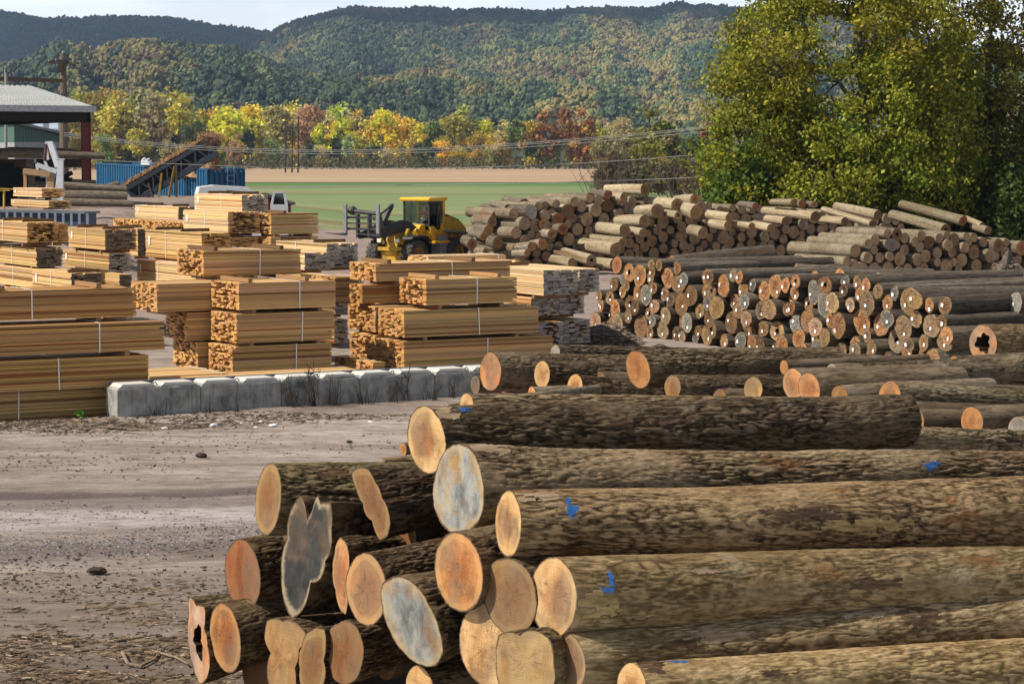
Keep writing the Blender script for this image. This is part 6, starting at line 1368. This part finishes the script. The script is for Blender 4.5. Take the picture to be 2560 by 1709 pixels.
# ------------------------------------------------------------------ big trees at the right
def big_tree(name, label, u0, d, outline, vtop, vbot, n_cl, per, seed, pal, stems, leaf=.115, thin=None):
    r = np.random.default_rng(seed); b0 = P(u0, 600, d); b0[2] = -.1
    o = thing(name, label, 'tree', b0, 0)
    def loc(u, v, dd=0): return P(u, v, d + dd) - b0
    tb, cb = MB(), MB(); axes = []
    for pts, r0, r1 in stems:
        pp = np.array([loc(*p) for p in pts]); t = np.linspace(0, 1, len(pp)); tt = np.linspace(0, 1, len(pp) * 5)
        sm = np.stack([np.interp(tt, t, pp[:, i]) for i in range(3)], 1); sm[1:-1] = (sm[:-2] + sm[1:-1] * 2 + sm[2:]) / 4; sm += .05 * np.stack([vnoise(sm * .9 + i * 9.1 + seed, 2) for i in range(3)], 1) * np.linspace(0, 1, len(sm))[:, None]
        tb.tube(sm, np.linspace(r0, r1, len(sm)), 9); axes.append(sm)
    AX = np.concatenate([a[len(a) // 4:] for a in axes])
    vv = [q[0] for q in outline]; le = [q[1] for q in outline]; ri = [q[2] for q in outline]
    n = 0
    while n < n_cl:
        v = r.uniform(vtop, vbot); L, Rr = np.interp(v, vv, le), np.interp(v, vv, ri); u = r.uniform(L, Rr)
        hw = (Rr - L) / 2; x = (u - (L + Rr) / 2) / hw
        dd = r.uniform(-1, 1) * math.sqrt(max(0, 1 - x * x)) * hw * d / F * .8
        if thin is not None and r.uniform() < thin(u, v): continue
        c = loc(u, v, dd); n += 1
        j = np.argmin(((AX - c) ** 2).sum(1) + 3.0 * np.clip(AX[:, 2] - c[2] + .8, 0, None) ** 2); a = AX[j]
        mid_ = (a + c) / 2 + np.array([0, 0, .25]) + r.normal(size=3) * .2; pts = np.array([a, (a + mid_) / 2 + r.normal(size=3) * .08, mid_, (mid_ + c) / 2 + r.normal(size=3) * .08, c])
        Ld = np.linalg.norm(c - a); tb.tube(pts, np.linspace(.018 + .014 * Ld, .008, 5), 4, caps=False)
        sp = r.uniform(.34, .72); pts = c + r.normal(size=(per, 3)) * np.array([sp, sp, sp * .62]) - np.array([0, 0, .1])
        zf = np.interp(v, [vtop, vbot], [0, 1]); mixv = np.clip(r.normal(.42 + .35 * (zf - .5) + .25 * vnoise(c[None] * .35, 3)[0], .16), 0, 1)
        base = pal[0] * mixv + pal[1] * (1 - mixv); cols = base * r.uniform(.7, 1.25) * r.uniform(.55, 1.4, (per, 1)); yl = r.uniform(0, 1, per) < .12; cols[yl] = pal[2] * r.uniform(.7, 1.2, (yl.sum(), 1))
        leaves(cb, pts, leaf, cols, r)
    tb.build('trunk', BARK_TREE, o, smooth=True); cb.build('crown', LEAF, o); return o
PALA = [np.array((.16, .235, .02)), np.array((.28, .245, .022)), np.array((.40, .33, .03))]
PALB = [np.array((.11, .15, .02)), np.array((.20, .165, .022)), np.array((.26, .18, .022))]
big_tree('poplar_tree', 'big green and yellow leafed tree rising beyond the log heap', 2165, 124,
         [(-220, 2020, 2280), (-120, 1920, 2330), (0, 1862, 2370), (50, 1842, 2390), (100, 1836, 2400), (150, 1792, 2410), (205, 1786, 2420), (238, 1836, 2420), (262, 1800, 2420), (320, 1812, 2420), (350, 1790, 2420), (385, 1768, 2420), (440, 1774, 2410), (500, 1800, 2400), (540, 1820, 2380)], -230, 530, 430, 270, 41, PALA,
         [([(2185, 640), (2180, 480), (2165, 330), (2150, 180), (2150, 30), (2140, -180)], .34, .05), ([(2200, 640), (2222, 470), (2232, 330), (2236, 180), (2250, 40), (2260, -150)], .30, .05), ([(2236, 300), (2290, 200), (2350, 100), (2390, 20)], .12, .03), ([(2175, 430), (2080, 330, -1), (1990, 230, -1.5), (1920, 120, -2)], .14, .03), ([(2180, 500), (2070, 460, -2), (1950, 430, -2), (1850, 400, -2)], .14, .03), ([(2160, 300), (2080, 180, 1), (2010, 60, 1), (1980, -40, 1)], .12, .03), ([(2225, 440), (2300, 380, -1), (2390, 330, -1)], .1, .03)],
         thin=lambda u, v: .85 if (2030 < u < 2150 and 30 < v < 270) else .5 if v < 60 else .25 if u > 2200 and v < 300 else .0)
big_tree('oak_tree', 'darker olive tree at the right edge, sky showing through its top', 2470, 129,
         [(-200, 2320, 2720), (0, 2290, 2760), (60, 2300, 2760), (130, 2330, 2760), (200, 2300, 2760), (300, 2280, 2760), (420, 2300, 2760), (560, 2320, 2760)], -200, 555, 330, 220, 43, PALB,
         [([(2420, 640), (2425, 480), (2450, 330), (2470, 180), (2480, 20), (2500, -150)], .3, .05), ([(2430, 500), (2460, 420), (2520, 390), (2600, 380)], .2, .06), ([(2450, 330), (2390, 240), (2330, 150), (2310, 40)], .12, .03), ([(2470, 200), (2540, 120), (2600, 20)], .1, .03), ([(2425, 470), (2360, 420), (2300, 400)], .1, .03)],
         thin=lambda u, v: .62 if v < 140 else .25 if v < 220 else 0)
# undergrowth below them
def bush(name, label, cat, u, v0, v1, d, w, nl, cols, size, seed, grp='bushes beneath the big trees'):
    r = np.random.default_rng(seed); b0 = P(u, v1, d); h = (v1 - v0) * d / F; o = thing(name, label, cat, (b0[0], b0[1], max(0, b0[2] - .0)), 0, grp); zb = float(o.location.z)
    tb, cb = MB(), MB(); W = w * d / F; n = 26
    for k in range(n):
        c = np.array([r.uniform(-W, W), r.uniform(-W, W) * .6, 0]); c[2] = h * r.uniform(.2, 1) * math.sqrt(max(.05, 1 - (c[0] / W) ** 2 * .8)); q = np.array([[c[0] * .2, c[1] * .2, -zb], [c[0] * .5, c[1] * .5, c[2] * .5], c]); tb.tube(q, [.03, .02, .006], 4, caps=False)
        m_ = nl // n; pts = c + r.normal(size=(m_, 3)) * np.array([W * .16 + .12, W * .16 + .12, h * .12 + .1]); pts[:, 2] = np.maximum(pts[:, 2], .05 - zb)
        leaves(cb, pts, size, np.array(cols[r.integers(0, len(cols))]) * r.uniform(.55, 1.35, (m_, 1)), r)
    tb.build('stems', BARK_TREE, o); cb.build('foliage', LEAF, o); return o
DKG = [(.055, .085, .014), (.075, .115, .018), (.06, .075, .016)]; LTG = [(.10, .16, .02), (.08, .14, .02), (.14, .17, .025)]
for k, (u, v0, v1, w, cl, lab) in enumerate([(1850, 400, 640, 75, LTG, 'bright green bush under the left edge of the big tree'), (1960, 430, 640, 80, LTG, 'green bush left of the big tree trunk behind the logs'), (2080, 440, 640, 80, DKG, 'dark green bush in front of the big tree trunk'), (2210, 450, 640, 80, DKG, 'dark shrub between the two big trees, behind logs'), (2330, 470, 640, 80, DKG, 'dark green shrub left of the olive tree trunk'), (2450, 460, 640, 80, DKG, 'dark shrub around the olive tree foot'), (2560, 450, 640, 80, DKG, 'dark bush at the right picture edge behind the heap')]):
    bush('bush', lab, 'bush', u, v0, v1, 122 + (k % 3) * 2.5, w, 5200, cl, .14, 80 + k)
# mid distance thicket right of the field
TH = [(1636, 455, 244, 430, 'olive', 'round olive crowned tree standing above the thicket'), (1560, 452, 318, 400, 'bare', 'grey brown half bare tree left of the olive crown'), (1606, 456, 330, 380, 'gold', 'yellowish small tree in front of the olive crown'), (1690, 458, 300, 400, 'bare', 'thin brown tree right of the olive crown'), (1735, 458, 318, 390, 'green', 'dull green tree near the big tree edge in the thicket'), (1792, 458, 286, 400, 'rust', 'red topped tree beside the big tree edge'), (1660, 462, 360, 340, 'gold', 'small yellow leafed tree low in the thicket'), (1765, 466, 350, 330, 'bare', 'brown leafless tree beside the power line end'), (1530, 448, 362, 380, 'rust', 'small rusty tree at the left end of thicket'), (1510, 440, 330, 520, 'pale', 'pale straw tree at the end of the stubble field'), (1700, 468, 392, 320, 'dark', 'dark low tree in the middle of the thicket'), (1590, 462, 388, 330, 'bare', 'low brown tree by the field corner'), (1830, 466, 330, 380, 'green', 'green tree half behind the big tree'), (1900, 466, 320, 390, 'olive', 'olive tree hidden behind the big tree crown'), (1980, 466, 310, 390, 'bare', 'brown tree behind the big tree crown'), (2080, 466, 320, 390, 'green', 'green tree far behind the big tree'), (2200, 466, 330, 390, 'olive', 'olive tree far behind the big trees'), (2320, 466, 330, 390, 'bare', 'brown tree far behind between the big trees'), (2450, 466, 320, 390, 'green', 'green tree far behind the olive tree'), (2560, 466, 330, 390, 'bare', 'brown tree far behind at right edge')]
r = np.random.default_rng(31)
for i, (u, bv, tv, D, kind, lab) in enumerate(TH):
    mi = i % len(FT); tm, cm = FT[mi]; h = (bv + 14 - tv) * D / F; s = h / (20 * (1, 1.05, .9, 1.1, 1, .95)[mi]); p = P(u, bv, D)
    o = thing('thicket_tree', lab, 'tree', (p[0], p[1], -.2), r.uniform(0, 6.28), 'trees of the thicket beyond the log heap'); wd = 1.5 if kind == 'olive' else 1.25; o.scale = (s * wd, s * wd, s)
    for nm, me in (('trunk', tm), ('crown', cm)):
        c = bpy.data.objects.new(nm, me); COL.objects.link(c); c.parent = o
        if nm == 'crown': c.color = (*[q * r.uniform(.8, 1.05) * (.62 if kind != 'rust' else .8) for q in KIND[kind][0]], 1)
for k, (u, v0, v1, d, w, cl) in enumerate([(1540, 400, 470, 330, 45, [(.12, .10, .05), (.09, .075, .045)]), (1610, 415, 475, 300, 50, [(.10, .085, .05), (.12, .12, .05)]), (1690, 410, 478, 290, 50, [(.10, .08, .05), (.15, .13, .04)]), (1765, 410, 480, 280, 45, [(.09, .075, .05), (.13, .07, .04)])]):
    bush('bush', 'brown autumn bush at the thicket foot, %s from left' % ordn(k + 1), 'bush', u, v0, v1, d, w, 2600, cl, .3, 120 + k, 'brown bushes at the thicket foot')
def twigs(name, label, cat, p, h, n, spread, seed, mat, grp=None, rad=.012, fork=2):
    r = np.random.default_rng(seed); b = MB()
    for k in range(n):
        a = r.uniform(0, 6.28); q0 = np.array([r.normal(0, spread * .25), r.normal(0, spread * .25), -.03]); L = h * r.uniform(.45, 1.05)
        pts = limb_path(q0, (math.cos(a) * spread * .8, math.sin(a) * spread * .8, 1), L, r, 5, .10, .06); b.tube(pts, np.linspace(rad, rad * .35, 6), 4, caps=False)
        for j in range(fork):
            i = int(r.integers(2, 5)); a = r.uniform(0, 6.28); b.tube(limb_path(pts[i], (math.cos(a), math.sin(a), .9), L * r.uniform(.2, .45), r, 3, .12, .05), np.linspace(rad * .6, rad * .25, 4), 3, caps=False)
    o = b.build(name, mat); o.location = [float(x) for x in p]; return tag(o, label, cat, grp)
DRY = plain('dry_stem', (.045, .033, .026), .9, .1, var=.4); TWIG = plain('bare_twig', (.10, .075, .055), .9, .1)
for k, (u, v, h) in enumerate([(1505, 492, 4.8), (1545, 488, 5.5), (1575, 485, 4.0), (1700, 488, 4.5), (1760, 488, 5.0)]):
    p = P(u, v, 165); p[2] = 0; twigs('bare_shrub', 'leafless twiggy shrub rising behind the log heap, %s from left' % ordn(k + 1), 'shrub', p, h + 2.0, 16, .55, 60 + k, TWIG, 'bare shrubs behind the log heap', .03, 4)
# ------------------------------------------------------------------ weeds, litter and debris by the wall
wn = np.array([wdir[1], -wdir[0], 0])
for k, (s, off, h, n, sp) in enumerate([(.75, .12, .55, 5, .35), (1.75, .25, .55, 3, .15), (2.35, .25, .5, 4, .2), (3.55, .15, .75, 16, .35), (4.0, .2, 1.05, 12, .25), (4.5, .15, .8, 10, .25), (5.15, .2, .55, 14, .4), (5.8, .2, .5, 10, .3), (6.15, .15, .95, 7, .2), (6.7, .25, .5, 12, .3), (7.2, .2, .5, 10, .3), (7.9, .15, .75, 14, .25), (8.5, .2, .45, 8, .3), (9.2, .2, .5, 6, .25)]):
    p = WB + wdir * s + wn * off; p[2] = .05; twigs('dry_weed', 'clump of dry dark weed stems before the block wall, %s from left' % ordn(k + 1), 'weed', p, h, n, sp, 70 + k, DRY, 'dry weeds along the block wall', .010, 1)
p = G(200, 1056); b = MB(); r = np.random.default_rng(4)
for k in range(14): a = r.uniform(0, 6.28); leaves(b, (np.array([math.cos(a), math.sin(a), 0]) * r.uniform(0, .08) + np.array([0, 0, r.uniform(.02, .22)]))[None], .06, np.array([(.10, .22, .03)]), r)
o = b.build('green_weed', LEAF); o.location = [float(x) for x in p]; tag(o, 'small fresh green weed at the foot of the front left stack', 'weed')
def blob(name, label, cat, u, v, sx, sy, sz, mat, seed, rot=0):
    p = G(u, v); V = []; b = MB(); me = bpy.data.meshes.new('t'); import bmesh
    bm = bmesh.new(); bmesh.ops.create_icosphere(bm, subdivisions=3, radius=1); V = np.array([q.co[:] for q in bm.verts]); Fc = np.array([[q.index for q in f.verts] for f in bm.faces]); bm.free(); bpy.data.meshes.remove(me)
    V = V * (1 + .45 * fbm(V * 1.6 + seed * 7.7, 3, seed))[:, None] * np.array([sx, sy, sz]); b.add(V, Fc); o = b.build(name, mat); o.location = (float(p[0]), float(p[1]), float(p[2] + sz * .5 + .03)); o.rotation_euler = (0, 0, rot); return tag(o, label, cat)
CLOD = plain('dark_clod', (.05, .038, .032), .95, .1, var=.4); PAPER = plain('litter_paper', (.62, .62, .64), .7, .2, var=.15)
blob('clod', 'dark lump of bark alone on the pale dirt road', 'lump', 505, 1146, .10, .07, .05, CLOD, 1); blob('clod', 'dark flat lump on the dirt road, lower left', 'lump', 242, 1436, .13, .07, .045, CLOD, 2)
blob('clod', 'small dark lump below the wall on the pale road', 'lump', 873, 1110, .06, .05, .03, CLOD, 3)
for k, (u, v, s) in enumerate([(412, 1075, .10), (535, 1068, .16), (652, 1058, .09), (683, 1068, .14), (604, 1062, .07), (925, 1060, .12), (640, 1072, .08)]):
    blob('litter', 'crumpled white litter scrap at the wall foot, %s from left' % ordn([1, 2, 5, 6, 3, 7, 4][k]), 'litter', u, v, s * .6, s * .35, s * .2, PAPER, 10 + k, k)
def yard_at(x, y): return float(yz(np.array([[x]]), np.array([[y]]))[0, 0])
def slivers(name, pts, L, w, rg_, cols, dirs=None, kindmat=None):
    n = len(pts); a = rg_.uniform(0, math.pi, n) if dirs is None else dirs + rg_.normal(0, .5, n); l = L * rg_.uniform(.3, 1.6, n); ww = w * rg_.uniform(.5, 1.5, n)
    dx = np.stack([np.cos(a), np.sin(a), rg_.normal(0, .10, n)], 1) * l[:, None] / 2; dy = np.stack([-np.sin(a), np.cos(a), rg_.normal(0, .3, n)], 1) * ww[:, None] / 2
    up_ = np.array([0, 0, 1.]) * (ww * .5)[:, None]
    A = np.stack([pts - dx - dy, pts + dx - dy * .4, pts + dx * .9 + dy * .5, pts - dx * .8 + dy, pts - dx * .9 + up_, pts + dx * .8 + up_], 1)
    b = MB(); base = (np.arange(n) * 6)[:, None]
    f = np.concatenate([base + np.array([[0, 1, 5, 4]]), base + np.array([[2, 3, 4, 5]])]); cc = np.array(cols)[rg_.integers(0, len(cols), n)] * rg_.uniform(.6, 1.35, (n, 1))
    b.add(A.reshape(-1, 3), f, 0, np.repeat(cc, 6, 0)); return tag(b.build(name, CHIPV), kind='stuff')
def scatter(n, us_, vs_, rg_, dens=None):
    u = rg_.uniform(*us_, n); v = rg_.uniform(*vs_, n); t = (854.5 - v) / F; ry = FW[1] + UP[1] * t; rz = FW[2] + UP[2] * t; k = -CH / rz; x = (u - 1280) / F * k; y = ry * k
    p = np.stack([x, y, x * 0], 1)
    if dens is not None: p = p[dens(p, u, v) > rg_.uniform(0, 1, n)]
    p[:, 2] = yz(p[:, 0][None], p[:, 1][None])[0] + .004; return p
rg2 = np.random.default_rng(77); WOODC = [(.20, .14, .09), (.11, .08, .055), (.30, .23, .16), (.06, .042, .03), (.16, .10, .06)]
cl = lambda s, f=1.2: (lambda p, u, v: np.clip(.25 + f * fbm(p * s, 3, 60), 0, 1))
slivers('wood_debris', scatter(16000, (-60, 720), (1430, 1720), rg2, lambda p, u, v: np.clip((v - 1440) / 220, .04, 1) * np.clip(.35 + 1.5 * fbm(p * np.array([.9, 1.6, 0]), 3, 60), 0, 1)), .13, .016, rg2, WOODC, R(15))
slivers('bark_crumbs', scatter(9000, (-60, 1000), (1085, 1720), rg2, cl(np.array([.3, 1.0, 0]), 1.3)), .045, .02, rg2, [(.06, .045, .035), (.10, .08, .065), (.04, .03, .026)])
slivers('wall_foot_mulch', scatter(6500, (-60, 1080), (1040, 1088), rg2, lambda p, u, v: np.exp(-((v - np.interp(u, [0, 300, 1180], [1076, 1068, 1022])) / 13) ** 2)), .16, .016, rg2, [(.075, .055, .045), (.14, .10, .07), (.05, .036, .03), (.22, .16, .10)])
g_ = scatter(9000, (-60, 760), (1230, 1440), rg2, lambda p, u, v: np.clip(np.exp(-((v - np.interp(u, [0, 700], [1375, 1335])) / 26) ** 2) + .8 * np.exp(-((v - np.interp(u, [0, 700], [1300, 1270])) / 18) ** 2) * np.clip(.4 + 2 * fbm(p * .7, 2, 9), 0, 1), 0, 1))
n = len(g_); s_ = rg2.uniform(.005, .015, n)[:, None, None]; T4 = np.array([[1, 1, 1], [1, -1, -1], [-1, 1, -1], [-1, -1, 1]]) * np.array([1, 1, .7]); V = g_[:, None] + (T4[None] + rg2.normal(0, .35, (n, 4, 3))) * s_
b = MB(); ff = np.array([[0, 1, 2], [0, 3, 1], [0, 2, 3], [1, 3, 2]]); gc = np.array([.42, .39, .39]) * rg2.uniform(.25, 1.15, (n, 1)); b.add(V.reshape(-1, 3), (ff[None] + (np.arange(n) * 4)[:, None, None]).reshape(-1, 3), 0, np.repeat(gc, 4, 0)); tag(b.build('gravel', CHIPV), kind='stuff')
def stick(label, pts, r0, col=None):
    b = MB(); pp = np.array([G(*q[:2]) + np.array([0, 0, q[2] if len(q) > 2 else .03]) for q in pts]); pp[:, 2] += [yard_at(q[0], q[1]) for q in pp]; b.tube(pp, np.linspace(r0, r0 * .5, len(pp)), 6); tag(b.build('fallen_stick', STK), label, 'stick', 'sticks lying on the dirt')
STK = plain('grey_stick', (.20, .15, .105), .9, .1, var=.5, scale=20)
stick('curved pale stick with a forked look on the dirt, lower left', [(306, 1640), (320, 1668), (352, 1672), (385, 1655), (404, 1632)], .02); stick('straight twig lying above the curved stick', [(284, 1612), (340, 1606), (400, 1597)], .013); stick('short twig near the red cored log end', [(440, 1388), (470, 1384), (502, 1380)], .010); stick('thin branch on the road edge below the left stack', [(245, 1074), (310, 1076), (375, 1081)], .02); stick('bent twig in the lower left corner debris', [(80, 1502), (140, 1505), (190, 1498)], .012); stick('long twig beside the splintered stub', [(400, 1640), (440, 1652), (470, 1668)], .016)
# bark heaps by the log stacks
def heap(name, label, u, v, d, w, dp, h, seed):
    c = P(u, v, d); c[2] = 0; r = np.random.default_rng(seed); n, k_ = 14, 40; b = MB(); V = []
    for i in range(n + 1):
        f = i / n
        for k in range(k_):
            a = k * 6.283 / k_; q = f * (1 + .25 * math.sin(2 * a + seed) + .12 * math.sin(5 * a)); V.append((math.cos(a) * w * q, math.sin(a) * dp * q, h * max(0, (1 - f ** 1.3)) * (1 + .25 * math.sin(a * 3 + f * 6)) - .08 * f))
    V = np.array(V); V[:, 2] += .16 * h * fbm(V * 2.5, 3, seed); i = np.arange(k_); i2 = (i + 1) % k_
    b.add(V, np.concatenate([np.stack([q * k_ + i, (q + 1) * k_ + i, (q + 1) * k_ + i2, q * k_ + i2], 1) for q in range(n)])); o = b.build(name, MULCH, smooth=True); o.location = [float(x) for x in c]; tag(o, label, 'bark heap')
    m_ = 2600; a = r.uniform(0, 6.28, m_); f = np.sqrt(r.uniform(0, 1, m_)); p = np.stack([np.cos(a) * w * f, np.sin(a) * dp * f, h * (1 - f ** 1.3) + .05 * r.uniform(0, 1, m_)], 1) + c; return slivers('bark_scraps', p, .35, .03, r, [(.24, .19, .15), (.15, .115, .09), (.08, .06, .048), (.32, .26, .2)])
MULCH = MT('bark_mulch', .95, .1); cn = MULCH.noise(MULCH.coords((1, 1, 1)), 9, 6, .75); MULCH.color(MULCH.ramp(cn, [(.35, (.07, .053, .042)), (.6, (.18, .14, .115)), (.75, (.30, .24, .2))])); MULCH.bump(cn, .9, .06); MULCH = MULCH.m
heap('bark_heap', 'brown heap of bark scraps between grey packs and tagged logs', 1512, 850, 66, .95, 1.8, .5, 1); heap('bark_heap', 'dark heap of bark scraps behind the tagged stack, right', 2520, 690, 84, 1.2, 1.2, 1.5, 2)
# ------------------------------------------------------------------ clouds high over the far hills, out of the picture, shading them
def cloud(cx, cy, z, rx, ry, seed):
    r = np.random.default_rng(seed); b = MB()
    for k in range(60):
        a = r.uniform(0, 6.28); f = math.sqrt(r.uniform()); s = r.uniform(.22, .4) * (1.1 - .4 * f); b.add(IV * np.array([rx * s, ry * s, 120 * s * 2]) * r.uniform(.9, 1.1, (12, 1)) + np.array([cx + math.cos(a) * rx * f, cy + math.sin(a) * ry * f, z + r.uniform(-20, 60)]), IF)
    tag(b.build('cloud', plain('cloud_white', (.8, .8, .8), 1, 0, var=.02) if 'cloud_white' not in bpy.data.materials else bpy.data.materials['cloud_white'], smooth=True), kind='structure')
cloud(-1900, 4500, 1300, 640, 950, 1); cloud(-980, 3800, 1300, 600, 330, 2)
